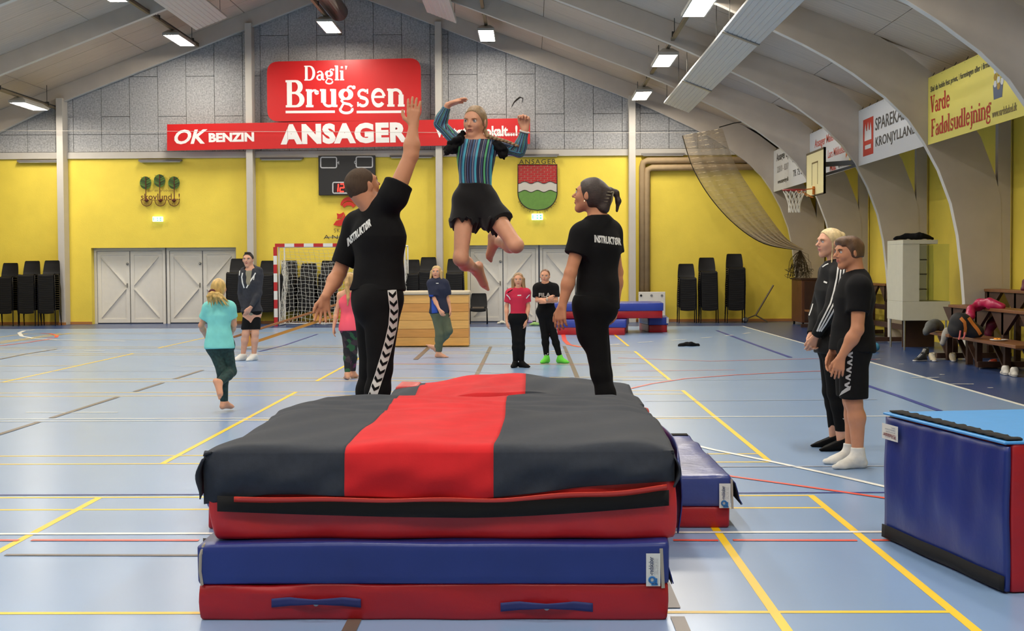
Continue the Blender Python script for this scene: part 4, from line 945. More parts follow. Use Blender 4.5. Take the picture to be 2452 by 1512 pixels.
# -- upper thick mat, red front with black velcro band, blue sides, cloth cover with red stripe
Yu = 5.93; um = empty('crash_mat', (-.4, Yu, .325), 'thick red crash mat on top, its cover left open at the front', 'mat')
ul, ur = at(509, 1290, Yu).x, at(1609, 1290, Yu).x
uq = [(ul, Yu), (ur, Yu - .01), (ur + .13, 8.25), (ul - .03, 8.25)]
softblock([(uq[0][0], uq[0][1]), uq[1], (uq[2][0] - .04, 8.2), (uq[3][0] + .03, 8.2)], .325, .655, (48, 30, 12), rnd=.02, amp=.011, freq=13, seed=12, bulge_side=.012).obj('red_body', M_vrb, um, smooth=True)
XS_ = [ul - .035, -.785, -.16, ur + .01]
def cov_shift(y): t_ = (y - (Yu - .03)) / 2.42; return .0175 * math.sin(2.2 * (y - Yu)) * (t_ > .02) + .05 * max(0, t_ - .1)
def sideband(u, v):   # blue side panel on the right
    y = Yu + .08 + u * 2.1; x = XS_[3] + cov_shift(y) + .012 + .045 * math.sin(PI * min(1, .08 + u * .95)); z = .335 + .315 * v; return (x + .018 * math.sin(PI * v), y, z)
m = MB(); m.grid(sideband, 24, 6); o = m.obj('blue_side', M_vb, um, smooth=True); md = o.modifiers.new('th', 'SOLIDIFY'); md.thickness = .006
def bandfn(u, v):
    px = 520 + (1602 - 520) * u; mid = 1219 + 6 * math.sin(PI * u) - 36 * max(0, u - .55) ** 1.4 * 2.2 - 4 * (1 - u) ** 2 * 3
    p = at(px, mid + (.5 - v) * 37, Yu - .048 - .006 * math.sin(PI * u)); return p
m = MB(); m.grid(bandfn, 40, 2); o = m.obj('velcro_band', M_vel, um, smooth=True); md = o.modifiers.new('th', 'SOLIDIFY'); md.thickness = .008
def lipfn(u, v):      # rolled bright lip of the opened cover above the band
    px = 560 + (1597 - 560) * u; mid = 1197 + 4 * math.sin(PI * u) - 34 * max(0, u - .55) ** 1.4 * 2.4 + 2.5 * math.sin(23 * u) * (.3 + u)
    return at(px, mid + (.5 - v) * 12, Yu - .05 - .012 * v)
m = MB(); m.grid(lipfn, 60, 2); o = m.obj('vinyl_lip', mat('vinyl_red_lip', (214, 62, 48), rough=.35), um, smooth=True); md = o.modifiers.new('th', 'SOLIDIFY'); md.thickness = .004
cov = empty('mat_cover', (-.4, Yu, .69), 'charcoal cloth cover with wide red stripe draped over the near crash mat', 'mat cover')
def cover_pt(s, v, W0, W1, hem):
    """s: across (world x as fraction), v: 0 hem .. path over front face, top, to the back"""
    pass
def front_cover(u, v, xa_, xb__):
    x = xa_ + (xb__ - xa_) * u; f = (x - ul) / (ur - ul)           # 0..1 across mat
    hemz = .515 + .01 * math.sin(9 * f) + (.055 * max(0, f - .6) / .4) + (.0 if f > .12 else -.03 * (1 - f / .12))
    drop = v < .32
    edge = min(1, max(0, min(f + .02, 1.02 - f)) / .10)            # rounding at both sides
    if drop:
        t = v / .32; z = hemz + (.702 - hemz) * t; y = Yu - .042 - .018 * math.sin(PI * t) + .010 * t
        y += .010 * math.sin(17 * f + 5 * t) * (1 - t) + .006 * math.sin(41 * f - 7 * t) * (1 - t)
        y += .05 * (1 - edge) ** 2
    else:
        t = (v - .32) / .68; y = Yu - .03 + 2.42 * t; r_ = min(1, t / .035)
        z = .702 + .028 * math.sqrt(max(0, 1 - (1 - r_) ** 2)) + .012 * math.sin(PI * t) * math.sin(PI * f)
        z += .006 * math.sin(7 * x + 4 * y) + .004 * math.sin(13 * x - 9 * y) + .004 * math.sin(23 * y + 3 * x) * (t > .55)
        z -= .04 * (1 - edge) ** 2 + .20 * max(0, t - .955) / .045; cr_ = max(0, t - .9) / .1 * max(0, 1 - min(f + .03, 1.03 - f) / .1); z -= .12 * cr_
        x += cov_shift(y)
    return (x, y, z)
for (a, b, m_, nm, nu) in ((XS_[0], XS_[1], M_clk, 'charcoal_panel', 44), (XS_[1], XS_[2], M_clr, 'red_stripe', 36), (XS_[2], XS_[3], M_clk, 'charcoal_panel', 44)):
    m = MB(); m.grid(lambda u, v: front_cover(u, v, a, b), nu, 110); o = m.obj(nm, m_, cov, smooth=True); md = o.modifiers.new('th', 'SOLIDIFY'); md.thickness = .006; md.offset = -1
# bunched cloth at both front corners and down the sides
def left_side(u, v):
    y = Yu - .04 + 2.0 * u; z = .676 - (.17 - .06 * min(1, u * 3)) * v * (1 - .8 * max(0, u - .7)); x = XS_[0] + cov_shift(y) + .002 - .02 * math.sin(PI * v) - .012 * math.sin(30 * u + 6 * v) * v - .015 * (1 - u) * v
    return (x, y, z)
m = MB(); m.grid(left_side, 50, 10); o = m.obj('side_hang', M_clk, cov, smooth=True); md = o.modifiers.new('th', 'SOLIDIFY'); md.thickness = .006
def right_side(u, v):
    y = Yu - .04 + 2.1 * u; z = .672 - (.12 - .05 * u) * v; x = XS_[3] + cov_shift(y) - .002 + .02 * math.sin(PI * v) + .006 * math.sin(34 * u + 5 * v) * v
    return (x, y, z)
m = MB(); m.grid(right_side, 50, 10); o = m.obj('side_hang', M_clk, cov, smooth=True); md = o.modifiers.new('th', 'SOLIDIFY'); md.thickness = .006
# -- second covered mat behind
u2 = empty('crash_mat', (-.1, 9.22, .30), 'red crash mat behind, only its corner showing under the far cover', 'mat')
softblock([(-.97, 9.22), (.66, 9.22), (.70, 10.72), (-.97, 10.72)], .300, .53, (24, 20, 5), rnd=.03, amp=.004, seed=21).obj('red_body', M_vrb, u2, smooth=True)
softblock([(-1.0, 10.35), (-.84, 10.35), (-.84, 10.74), (-1.0, 10.74)], .50, .60, (6, 8, 4), rnd=.015, amp=.006, seed=22).obj('folded_corner', M_vrb, u2, smooth=True)
cov2 = empty('mat_cover', (-.1, 9.2, .6), 'charcoal cloth cover with red stripe humped over the far crash mat', 'mat cover')
def far_cover(u, v, xa_, xb__):
    x = xa_ + (xb__ - xa_) * u; f = min(1, max(0, (x + 1.02) / 1.78)); t = v; y = 9.17 + 1.58 * t
    z = .545 + .115 * math.sin(PI * min(1, max(0, f))) ** .55 * (1 - .15 * (1 - t)) + .012 * math.sin(6 * x + 5 * y) + .006 * math.sin(15 * x - 8 * y)
    if t < .04: z -= .2 * (1 - t / .04)
    if t > .97: z -= .1 * (t - .97) / .03
    return (x, y, z)
for (a, b, m_, nm) in ((-1.02, -.80, M_clk, 'charcoal_panel'), (-.80, -.04, M_clr, 'red_stripe'), (-.04, .74, M_clk, 'charcoal_panel')):
    m = MB(); m.grid(lambda u, v: far_cover(u, v, a, b), 24, 40); o = m.obj(nm, m_, cov2, smooth=True); md = o.modifiers.new('th', 'SOLIDIFY'); md.thickness = .006; md.offset = -1
# -- big foam block at the right
fb = empty('foam_block', (2.15, 6.36, 0), 'tall blue foam block with light blue top and red end at the right edge', 'foam block')
c0 = fl(2122, 1290); c1 = fl(2414, 1424); d = (c0 - c1); d.z = 0; e = Vector((d.y, -d.x, 0)).normalized(); c2 = c1 + e * 1.9; c3 = c0 + e * 1.9
HB = .672; Q = [(c1.x, c1.y), (c2.x, c2.y), (c3.x, c3.y), (c0.x, c0.y)]
softblock([(c1.x + .012 * e.x, c1.y - .0), Q[1], Q[2], (c0.x + .012 * e.x, c0.y)], .004, HB, (30, 24, 14), rnd=.012, amp=.005, freq=9, seed=31).obj('red_end', M_vr, fb, smooth=True)
dn = d.normalized(); nl = -e
def facefn(u, v):
    p = c1 + dn * d.length * u; bw_ = .004 * math.sin(40 * u + 2 * v) * v + .003 * math.sin(13 * u - 9 * v)
    return p + nl * (.012 + bw_) + Vector((0, 0, .012 + (HB - .022) * v))
m = MB(); m.grid(facefn, 40, 24); o = m.obj('blue_side', M_vb, fb, smooth=True); md = o.modifiers.new('th', 'SOLIDIFY'); md.thickness = .02; md.offset = -1 if False else 1
m = MB(); m.grid(lambda u, v: facefn(u, v * .105) + nl * .008, 30, 2); o = m.obj('velcro_band', M_vel, fb, smooth=True); md = o.modifiers.new('th', 'SOLIDIFY'); md.thickness = .006
m = MB(); zt = Vector((0, 0, HB + .001)); P = [c1 + nl * .022, c2, c3, c0 + nl * .022]; m.prism([p + zt for p in P], (0, 0, .012)); m.obj('light_blue_top', M_vlb, fb, bevel=.004)
m = MB()
def zig(u, v): p = c1 + dn * d.length * (.02 + .96 * u); return p + e * (.004 + (.075 + .008 * math.sin(60 * u)) * v) + Vector((0, 0, HB + .016 + .004 * math.sin(45 * u) ** 2))
m.grid(zig, 70, 2); o = m.obj('velcro_strip', M_vel, fb, smooth=True); md = o.modifiers.new('th', 'SOLIDIFY'); md.thickness = .006
lo_ = c1 + dn * (d.length - .02) + nl * .026 + Vector((0, 0, HB - .02)); ux_ = -dn
lab = plate('label', c1 + dn * (d.length - .012) + nl * .028 + Vector((0, 0, HB - .125)), -dn, UZ, .20, .082, M_lab, fb)
oo = c1 + dn * (d.length - .02) + nl * .032 + Vector((0, 0, HB - .125))
put_text('PE-Redskaber', oo + (-dn) * .175 + UZ * .035, dn, -UZ, .16, .022, mat('label_maroon', (120, 40, 48)), fb, bold=.02)
for i in range(3): put_text(('gymnastik og idr\u00e6t', 'redskaber til skoler', 'tlf.'), oo, dn, UZ, .1, .01, M_labt, fb) if False else put_text(('gymnastik og idr\u00e6t', 'redskaber til skoler', 'telefon')[i], oo + (-dn) * .17 + UZ * (.048 + .012 * i), dn, -UZ, (.12, .13, .05)[i], .008, M_labt, fb)
# -- far mat pile
def mat2(q4, z0, h, root, top=None):
    softblock(q4, z0, z0 + h * .5, (14, 8, 3), rnd=.01, amp=.003).obj('red_base', M_vr, root, smooth=True)
    q5 = [(p[0] + (-.01 if i in (0, 3) else .02), p[1] + (-.012 if i < 2 else 0)) for i, p in enumerate(q4)]
    softblock(q5, z0 + h * .5 - .002, z0 + h, (14, 8, 3), rnd=.012, amp=.003).obj('blue_cover', mat('vinyl_blue_far', (46, 66, 160), rough=.35), root, smooth=True)
f1 = empty('floor_mat', (1.2, 30.1, 0), 'bottom blue and red mat of the far pile behind the standing girls', 'mat'); mat2([(.36, 30.4), (2.0, 30.1), (2.2, 32.0), (.5, 32.2)], 0, .325, f1)
f2 = empty('floor_mat', (2.9, 31.3, 0), 'small folded blue and red mat end at the right of the far pile', 'mat'); mat2([(2.62, 31.3), (3.02, 31.35), (3.1, 32.6), (2.5, 32.6)], 0, .33, f2); plate('label', Vector((3.0, 31.33, .2)), (1, 0, 0), UZ, .05, .13, M_lab, f2, depth=.03)
f3 = empty('floor_mat', (1.6, 30.2, .33), 'top blue and red mat of the far pile beside the white board', 'mat'); mat2([(.40, 30.6), (2.86, 30.75), (2.95, 32.4), (.5, 32.3)], .335, .33, f3)
wb_ = empty('white_board', (3.1, 36.7, 0), 'white board with round holes leaning against the end wall', 'board'); a = at(1529, 770, 36.75); b = at(1593, 699, 36.75)
m = MB(); m.box((a.x, 36.72, 0.0), (b.x, 36.76, b.z)); m.obj('panel', M_door, wb_, bevel=.01)
for i, x in enumerate((1535, 1560, 1585)):
    m = MB(); m.lathe([(0, 0), (.03, 0), (.03, .006), (0, .006)], 12, Matrix.Translation(at(x, 708, 36.715)) @ Matrix.Rotation(PI / 2, 4, 'X')); m.obj('hole', M_black if i == 0 else M_metal, wb_)

# ================================================================== RIGHT SIDE: bleachers, cabinet, desk, pole, net
M_bw1 = mat('bench_brown', (118, 72, 34), rough=.45, noise=.15, nscale=5, stretch=(1, 8, 1)); M_bw2 = mat('frame_brown', (62, 36, 22), rough=.6, noise=.1)
def bleacher(y0, y1, tiers, label):
    r = empty('bleacher', (6.7, (y0 + y1) / 2, 0), label, 'bench')
    for (x0, x1, h, ya, yb_) in tiers:
        m = MB(); m.box((x0, ya, h - .045), (x1, yb_, h)); m.obj('seat_plank', M_bw1, r, bevel=.006)
        n = max(2, int(round((yb_ - ya) / 1.25)) + 1)
        for i in range(n):
            y = ya + .12 + (yb_ - ya - .24) * i / (n - 1)
            lx = x1 - .12 if h < .6 else x0 + .03; m = MB(); m.box((lx, y - .045, 0), (lx + .08, y + .045, h - .046)); m.obj('leg', M_bw2, r)
            if h < .6:
                m = MB(); m.bar((lx + .04, y + .06, .08), (lx + .04, y + .5, h - .1), .03, .07, up=(1, 0, 0)); m.obj('brace', M_bw2, r)
            else:
                m = MB(); m.prism([(x0 + .03, y - .6, h - .046), (x0 + .03, y + .5, h - .046), (x0 + .03, y + .05, h - .36), (x0 + .03, y - .05, h - .36)], (.05, 0, 0)); m.obj('gusset', M_bw2, r)
    for h, x in ((.25, 6.95), (.55, 7.3)):
        m = MB(); m.box((x, y0 + .1, h), (x + .05, y1 - .1, h + .1)); m.obj('rail', M_bw2, r)
    for y in (y0 + .6, (y0 + y1) / 2, y1 - .6):
        m = MB(); m.bar((6.3, y, .06), (7.45, y, .06), .08, .08); m.obj('foot_beam', M_bw2, r)
    return r
bleacher(17.4, 22.6, ((6.12, 6.54, .45, 17.9, 20.55), (6.12, 6.54, .45, 20.75, 22.0), (6.58, 6.94, .845, 17.4, 22.35), (7.22, 7.5, 1.085, 17.4, 22.6)), 'dark brown tiered wooden bench holding the pink jacket and backpack')
bleacher(26.3, 33.6, ((6.30, 6.6, .45, 28.6, 32.6), (6.68, 6.98, .80, 28.8, 32.6), (7.2, 7.44, 1.085, 28.8, 32.6)), 'dark brown tiered wooden bench in the shade behind the two standing teenagers')
cb = empty('display_cabinet', (6.8, 24.4, 0), 'pale cabinet on thin legs with glazed upper corner and shelves', 'cabinet')
M_cab = mat('cabinet_white', (198, 196, 178), rough=.5, noise=.03); M_glass = mat('clear_glass', (230, 240, 236), rough=.02, trans=1.0, spec=.5)
ya, yb_ = 24.4, 25.45; xa, xm, xe = 6.40, 6.69, 7.22; z0, z1, zc = .51, 1.90, .84
m = MB(); m.box((xa, ya, z0), (xe, yb_, zc)); m.obj('lower_box', M_cab, cb, bevel=.004)
m = MB(); m.box((xa, ya, zc + .001), (xm, yb_, z1 - .07)); m.obj('side_unit', M_cab, cb, bevel=.004)
m = MB(); m.box((xa, ya - .01, z1 - .07), (xe - .22, yb_, z1)); m.obj('top_slab', M_cab, cb, bevel=.004)
m = MB(); m.box((xm + .001, yb_ - .02, zc), (xe, yb_, z1 - .08)); m.obj('back_panel', M_glass, cb)
for h in (1.04, 1.30, 1.55): m = MB(); m.box((xm + .002, ya + .05, h), (xm + .14, yb_ - .05, h + .02)); m.obj('shelf', M_door, cb)
m = MB(); m.box((xm + .001, ya + .01, zc + .001), (xe - .02, ya + .016, z1 - .071)); m.obj('glass_pane', M_glass, cb)
for x in (xa + .05, xe - .05):
    for y in (ya + .06, yb_ - .06): m = MB(); m.tube([(x, y, 0), (x, y, z0)], .018, 8); m.obj('leg', M_metal, cb)
m = MB(); m.box((xa + .25, yb_ - .1, 0), (xe, yb_ - .06, z0 - .02)); m.obj('rear_panel', M_bw2, cb)
dk = empty('wooden_desk', (7.0, 34.2, 0), 'dark brown wheeled wooden cupboard in the corner under the net', 'cupboard')
m = MB(); m.box((6.55, 34.25, .08), (7.4, 35.55, 1.12)); m.obj('body', mat('desk_brown', (96, 56, 30), rough=.5, noise=.12, nscale=4), dk, bevel=.008); m = MB(); m.box((6.52, 34.2, 1.121), (7.42, 35.6, 1.155)); m.obj('top', M_bw2, dk)
m = MB(); m.box((6.62, 34.225, .12), (7.36, 34.249, 1.08)); m.obj('front_panel', mat('desk_dark', (60, 34, 22), rough=.5), dk)
for x in (6.6, 7.34):
    for y in (34.32, 35.48): m = MB(); m.lathe([(0, -.02), (.04, -.02), (.04, .02), (0, .02)], 12, Matrix.Translation((x, y, .04)) @ Matrix.Rotation(PI / 2, 4, 'Y')); m.obj('wheel', M_black, dk)
po = empty('net_post', at(1808, 768, 36.4), 'thin leaning metal post with small wheel beside the tallest chair stack', 'post'); Yp = 36.4; M_post = mat('post_grey', (112, 98, 78), rough=.5, metal=.3)
m = MB(); m.tube([at(1809, 756, Yp), at(1852, 683, Yp)], .022, 8); m.obj('pole', M_post, po); m = MB(); m.tube([at(1790, 763, Yp), at(1809, 755, Yp), at(1838, 771, Yp)], .018, 6); m.obj('base_bar', M_post, po)
w_ = at(1785, 764, Yp); w_.z = .075; m = MB(); m.lathe([(0, -.025), (.05, -.025), (.075, -.01), (.075, .01), (.05, .025), (0, .025)], 18, Matrix.Translation(w_) @ Matrix.Rotation(PI / 2, 4, 'X')); m.obj('wheel', M_metal, po, smooth=True)
# hanging ball net
Yn = 34.9; hn = empty('ball_net', at(1920, 600, Yn), 'fine brown ball net drawn aside like a curtain in the right corner', 'net'); M_thr = mat('net_thread', (206, 188, 156), rough=.9); M_thd = mat('net_rope', (62, 52, 34), rough=.9)
Lc = [(1634, 325), (1658, 400), (1700, 472), (1760, 538), (1830, 584), (1917, 600)]; Rc = [(1730, 308), (1757, 388), (1800, 458), (1842, 520), (1884, 572), (1924, 597)]
def crv(C, v):
    f = v * (len(C) - 1); i = min(int(f), len(C) - 2); t_ = f - i; p = [C[max(0, min(len(C) - 1, i + k))] for k in (-1, 0, 1, 2)]
    return tuple(.5 * ((2 * p[1][a]) + (-p[0][a] + p[2][a]) * t_ + (2 * p[0][a] - 5 * p[1][a] + 4 * p[2][a] - p[3][a]) * t_ ** 2 + (-p[0][a] + 3 * p[1][a] - 3 * p[2][a] + p[3][a]) * t_ ** 3) for a in (0, 1))
def netp(u, v):
    a, b = crv(Lc, v), crv(Rc, v); k = u; return at(a[0] + (b[0] - a[0]) * k, a[1] + (b[1] - a[1]) * k, Yn + .22 * math.sin(u * 19 + 2 * v) * (1 - .7 * v) + .1 * math.sin(u * 41))
m = MB()
for i in range(80): m.tube([netp(i / 79, j / 22) for j in range(23)], .0042, 3, caps=False)
for j in range(34): m.tube([netp(i / 43, j / 33) for i in range(44)], .0035, 3, caps=False)
m.obj('netting', M_thr, hn)
m = MB(); m.tube([netp(0, j / 30) for j in range(31)], .012, 5); m.obj('edge_rope', M_thd, hn)
m = MB(); m.tube([at(1722, 305, Yn), at(1757, 295, Yn), at(1784, 291, Yn)], .014, 5); m.obj('hanger', M_dark, hn)
m = MB(); r_ = np.random.default_rng(3)
for i in range(70):
    a = r_.uniform(-1, 1); tip = at(1916 + a * 3, 600 + r_.uniform(0, 4), Yn); x1 = 1915 + a * 30; y1 = 668 - abs(r_.normal()) * 6
    mid = at(1916 + a * 20 + r_.normal() * 3, 632 + r_.normal() * 8, Yn - .05 + r_.normal() * .08); end = at(x1, y1, Yn - .05 + r_.normal() * .1); m.tube([tip, tip.lerp(mid, .5) + Vector((r_.normal() * .02, 0, 0)), mid, end], .005, 3)
for i in range(26):
    c_ = at(1915 + r_.uniform(-26, 26), r_.uniform(632, 668), Yn - .06); w0 = r_.uniform(.06, .16); m.tube([c_ + Vector((w0 * math.cos(k), r_.normal() * .03, .05 * math.sin(k * 1.3 + i))) for k in np.linspace(0, 5, 9)], .005, 3)
m.obj('gathered_netting', mat('net_dark', (74, 62, 44), rough=.95), hn)
# small blue ball
m = MB(); bc = fl(2096, 842); m.lathe([(.075 * math.sin(PI * k / 14), -.075 * math.cos(PI * k / 14)) for k in range(15)], 20, Matrix.Translation((bc.x, bc.y, .075))); tag(m.obj('ball', mat('ball_blue', (70, 150, 190), rough=.5), smooth=True), 'small light blue ball on the dark floor behind the boy', 'ball')

# ================================================================== PEOPLE AND SOFT THINGS (implicit surfaces)
def V3(p): return np.array(p, float)
def nrm(v): v = V3(v); return v / (np.linalg.norm(v) + 1e-12)
class RC:
    """round cone a->b, radii ra, rb; optional flattening m along axis ax; flat cuts [(point, outward normal)]"""
    def __init__(s, a, b, ra, rb=None, m=1.0, ax=None, cuts=(), k=.02):
        s.a, s.b, s.ra, s.rb, s.m, s.ax, s.cuts, s.k = V3(a), V3(b), ra, ra if rb is None else rb, m, (nrm(ax) if ax is not None else None), cuts, k
    def box(s): r = max(s.ra, s.rb); return np.minimum(s.a, s.b) - r, np.maximum(s.a, s.b) + r
    def grow(s, d, k=None): return RC(s.a, s.b, s.ra + d, s.rb + d, s.m, s.ax, s.cuts, s.k if k is None else k)
    def __call__(s, X, Y, Z):
        ba = s.b - s.a; L = max(1e-9, ba @ ba); px, py, pz = X - s.a[0], Y - s.a[1], Z - s.a[2]
        t = np.clip((px * ba[0] + py * ba[1] + pz * ba[2]) / L, 0, 1); px = px - t * ba[0]; py = py - t * ba[1]; pz = pz - t * ba[2]
        q = px * px + py * py + pz * pz; r = s.ra + (s.rb - s.ra) * t
        if s.ax is not None:
            w = px * s.ax[0] + py * s.ax[1] + pz * s.ax[2]; q = q + (s.m ** 2 - 1) * w * w; d = (np.sqrt(q) - r) / (1 + (s.m - 1) * .5)
        else: d = np.sqrt(q) - r
        for p, n in s.cuts:
            n = nrm(n); d = np.maximum(d, (X - p[0]) * n[0] + (Y - p[1]) * n[1] + (Z - p[2]) * n[2])
        return d
class EL:
    def __init__(s, c, r, R=None, cuts=(), k=.02): s.c, s.r, s.R, s.cuts, s.k = V3(c), V3(r), (np.eye(3) if R is None else np.array(R, float)), cuts, k
    def box(s): e = np.abs(s.R.T) @ s.r; return s.c - e, s.c + e
    def grow(s, d, k=None): return EL(s.c, s.r + d, s.R, s.cuts, s.k if k is None else k)
    def __call__(s, X, Y, Z):
        x, y, z = X - s.c[0], Y - s.c[1], Z - s.c[2]; k0 = 0; k1 = 0
        for i in range(3):
            w = x * s.R[i][0] + y * s.R[i][1] + z * s.R[i][2]; k0 = k0 + (w / s.r[i]) ** 2; k1 = k1 + (w / s.r[i] ** 2) ** 2
        k0 = np.sqrt(k0); k1 = np.sqrt(k1) + 1e-9; d = k0 * (k0 - 1) / k1
        for p, n in s.cuts:
            n = nrm(n); d = np.maximum(d, (X - p[0]) * n[0] + (Y - p[1]) * n[1] + (Z - p[2]) * n[2])
        return d
def isosurface(prims, h, subs=(), cuts=()):
    """smooth union of prims minus subs, meshed as quads with surface nets -> (V, F)"""
    lo = np.min([p.box()[0] for p in prims], 0) - 4 * h; hi = np.max([p.box()[1] for p in prims], 0) + 4 * h
    n = np.ceil((hi - lo) / h).astype(int) + 1; Fd = np.full(n, 1.0, np.float32)
    ax = [lo[i] + h * np.arange(n[i]) for i in range(3)]
    def region(p, mg):
        a, b = p.box(); i0 = np.clip(np.floor((a - mg - lo) / h).astype(int), 0, n - 1); i1 = np.clip(np.ceil((b + mg - lo) / h).astype(int) + 1, 1, n)
        return tuple(slice(i0[i], i1[i]) for i in range(3))
    def coords(sl): return ax[0][sl[0]][:, None, None], ax[1][sl[1]][None, :, None], ax[2][sl[2]][None, None, :]
    for p in prims:
        k = p.k; sl = region(p, k + 2 * h); d = p(*coords(sl)); a = Fd[sl]; hh = np.maximum(k - np.abs(a - d), 0) / k
        Fd[sl] = np.minimum(a, d) - hh * hh * k * .25
    for p in subs:
        k = p.k; sl = region(p, k + 2 * h); d = -p(*coords(sl)); a = Fd[sl]; hh = np.maximum(k - np.abs(a - d), 0) / k
        Fd[sl] = np.maximum(a, d) + hh * hh * k * .25
    for p, nn in cuts:
        nn = nrm(nn); X, Y, Z = coords((slice(None),) * 3); Fd = np.maximum(Fd, ((X - p[0]) * nn[0] + (Y - p[1]) * nn[1] + (Z - p[2]) * nn[2]).astype(np.float32))
    ins = Fd < 0; c = np.zeros(n - 1, np.uint8)
    for dx in (0, 1):
        for dy in (0, 1):
            for dz in (0, 1): c += ins[dx:n[0] - 1 + dx, dy:n[1] - 1 + dy, dz:n[2] - 1 + dz]
    I = np.argwhere((c > 0) & (c < 8)); idx = -np.ones(n - 1, np.int64); idx[I[:, 0], I[:, 1], I[:, 2]] = np.arange(len(I))
    cor = np.array([[i >> 2 & 1, i >> 1 & 1, i & 1] for i in range(8)]); vals = [Fd[I[:, 0] + q[0], I[:, 1] + q[1], I[:, 2] + q[2]] for q in cor]
    acc = np.zeros((len(I), 3)); cnt = np.zeros(len(I))
    for i in range(8):
        for b in range(3):
            j = i | (4 >> b)
            if j == i: continue
            fa, fb = vals[i], vals[j]; m_ = (fa < 0) != (fb < 0); t = np.where(m_, fa / (fa - fb + 1e-12), 0)
            acc += m_[:, None] * (cor[i] + t[:, None] * (cor[j] - cor[i])); cnt += m_
    V = lo + h * (I + acc / np.maximum(cnt, 1)[:, None]); F = []
    for a in range(3):
        b, d = (a + 1) % 3, (a + 2) % 3
        s0 = [slice(None)] * 3; s1 = [slice(None)] * 3; s0[a] = slice(0, n[a] - 1); s1[a] = slice(1, n[a])
        A, B = ins[tuple(s0)], ins[tuple(s1)]; E_ = np.argwhere(A != B)
        E_ = E_[(E_[:, b] > 0) & (E_[:, d] > 0) & (E_[:, b] < n[b] - 1) & (E_[:, d] < n[d] - 1)]
        q = []
        for ob, od in ((-1, -1), (0, -1), (0, 0), (-1, 0)):
            J = E_.copy(); J[:, b] += ob; J[:, d] += od; q.append(idx[J[:, 0], J[:, 1], J[:, 2]])
        Q = np.stack(q, 1); fl_ = A[E_[:, 0], E_[:, 1], E_[:, 2]]; Q[~fl_] = Q[~fl_][:, ::-1]; F.append(Q)
    return V, np.concatenate(F)
def iso_obj(name, prims, h, m_, parent, subs=(), cuts=(), amp=0, freq=20, seed=0, fold=None, label=None, relax=1):
    V, F = isosurface(prims, h, subs, cuts)
    if relax:        # one Laplacian pass removes voxel stepping
        for _ in range(relax):
            S = np.zeros_like(V); C = np.zeros(len(V))
            for i in range(4):
                np.add.at(S, F[:, i], V[F[:, (i + 1) % 4]]); np.add.at(C, F[:, i], 1)
            V = V * .5 + .5 * S / np.maximum(C, 1)[:, None]
    if amp:
        N = np.zeros_like(V); fn = np.cross(V[F[:, 2]] - V[F[:, 0]], V[F[:, 3]] - V[F[:, 1]])
        for i in range(4): np.add.at(N, F[:, i], fn)
        N /= np.linalg.norm(N, axis=1)[:, None] + 1e-12
        V = V + N * wob(V * (V3(fold) if fold is not None else 1.0), amp, freq, seed)[:, None]
    me = bpy.data.meshes.new(name); org = np.array(wloc(parent)) if parent is not None else np.array([V[:, 0].mean(), V[:, 1].mean(), V[:, 2].min()])
    me.vertices.add(len(V)); me.vertices.foreach_set('co', (V - org).astype(np.float32).ravel())
    me.loops.add(len(F) * 4); me.loops.foreach_set('vertex_index', F.astype(np.int32).ravel())
    me.polygons.add(len(F)); me.polygons.foreach_set('loop_start', np.arange(0, len(F) * 4, 4, dtype=np.int32)); me.polygons.foreach_set('loop_total', np.full(len(F), 4, np.int32))
    me.polygons.foreach_set('use_smooth', np.ones(len(F), bool)); me.materials.append(m_); me.update(calc_edges=True); me.validate()
    o = link(name, me, parent)
    if parent is None: o.location = org
    if label: o['label'] = label
    o_cache[o.name] = (V, F); return o
o_cache = {}
def bvh(*objs):
    vs, fs = [], []
    for o in objs:
        V, F = o_cache[o.name]; n = len(vs); vs += [tuple(v) for v in V]; fs += [tuple(int(i) + n for i in f) for f in F]
    return BVHTree.FromPolygons([Vector(v) for v in vs], fs)
def densify(V2, F2, L):
    bm = bmesh.new(); vv = [bm.verts.new((v[0], v[1], 0)) for v in V2]
    for f in F2:
        try: bm.faces.new([vv[i] for i in f])
        except ValueError: pass
    bmesh.ops.triangulate(bm, faces=bm.faces[:])
    for _ in range(5):
        ed = [e for e in bm.edges if e.calc_length() > L]
        if not ed: break
        bmesh.ops.subdivide_edges(bm, edges=ed, cuts=1); bmesh.ops.triangulate(bm, faces=bm.faces[:])
    bm.verts.index_update(); R = [tuple(v.co[:2]) for v in bm.verts], [tuple(v.index for v in f.verts) for f in bm.faces]; bm.free(); return R
def print_on(tree, V2, F2, Y, m_, parent, name='print', off=.003, L=4.0):
    """flat print laid on a garment: points given in survey pixels, dropped along the sight line onto the cloth"""
    V2, F2 = densify(V2, F2, L); pts = []; ok = []
    for (x, y) in V2:
        d = Vector(ray(x, y)).normalized(); o = Vector((0, 0, CAMH)); loc_, nn, i, dist = tree.ray_cast(o, d)
        if loc_ is None or abs(loc_.y - Y) > .6: pts.append(at(x, y, Y)); ok.append(False)
        else:
            if nn.dot(d) > 0: nn = -nn
            pts.append(loc_ + nn * off); ok.append(True)
    F2 = [f for f in F2 if all(ok[i] for i in f)]
    if not F2: return None
    used = sorted({i for f in F2 for i in f}); mp = {i: k for k, i in enumerate(used)}
    mb = MB(); mb.add([pts[i] for i in used], [tuple(mp[i] for i in f) for f in F2]); return mb.obj(name, m_, parent, smooth=True)
def print_text(tree, body, o, ux, uy, Y, m_, parent, bold=.03, L=4.0, **k):
    V, F = text_mesh(body, 1.0, 1.0, bold, res=2); o = np.array(o); ux = np.array(ux); uy = np.array(uy)
    return print_on(tree, [tuple(o + ux * v[0] + uy * v[1]) for v in V], F, Y, m_, parent, L=L, **k)
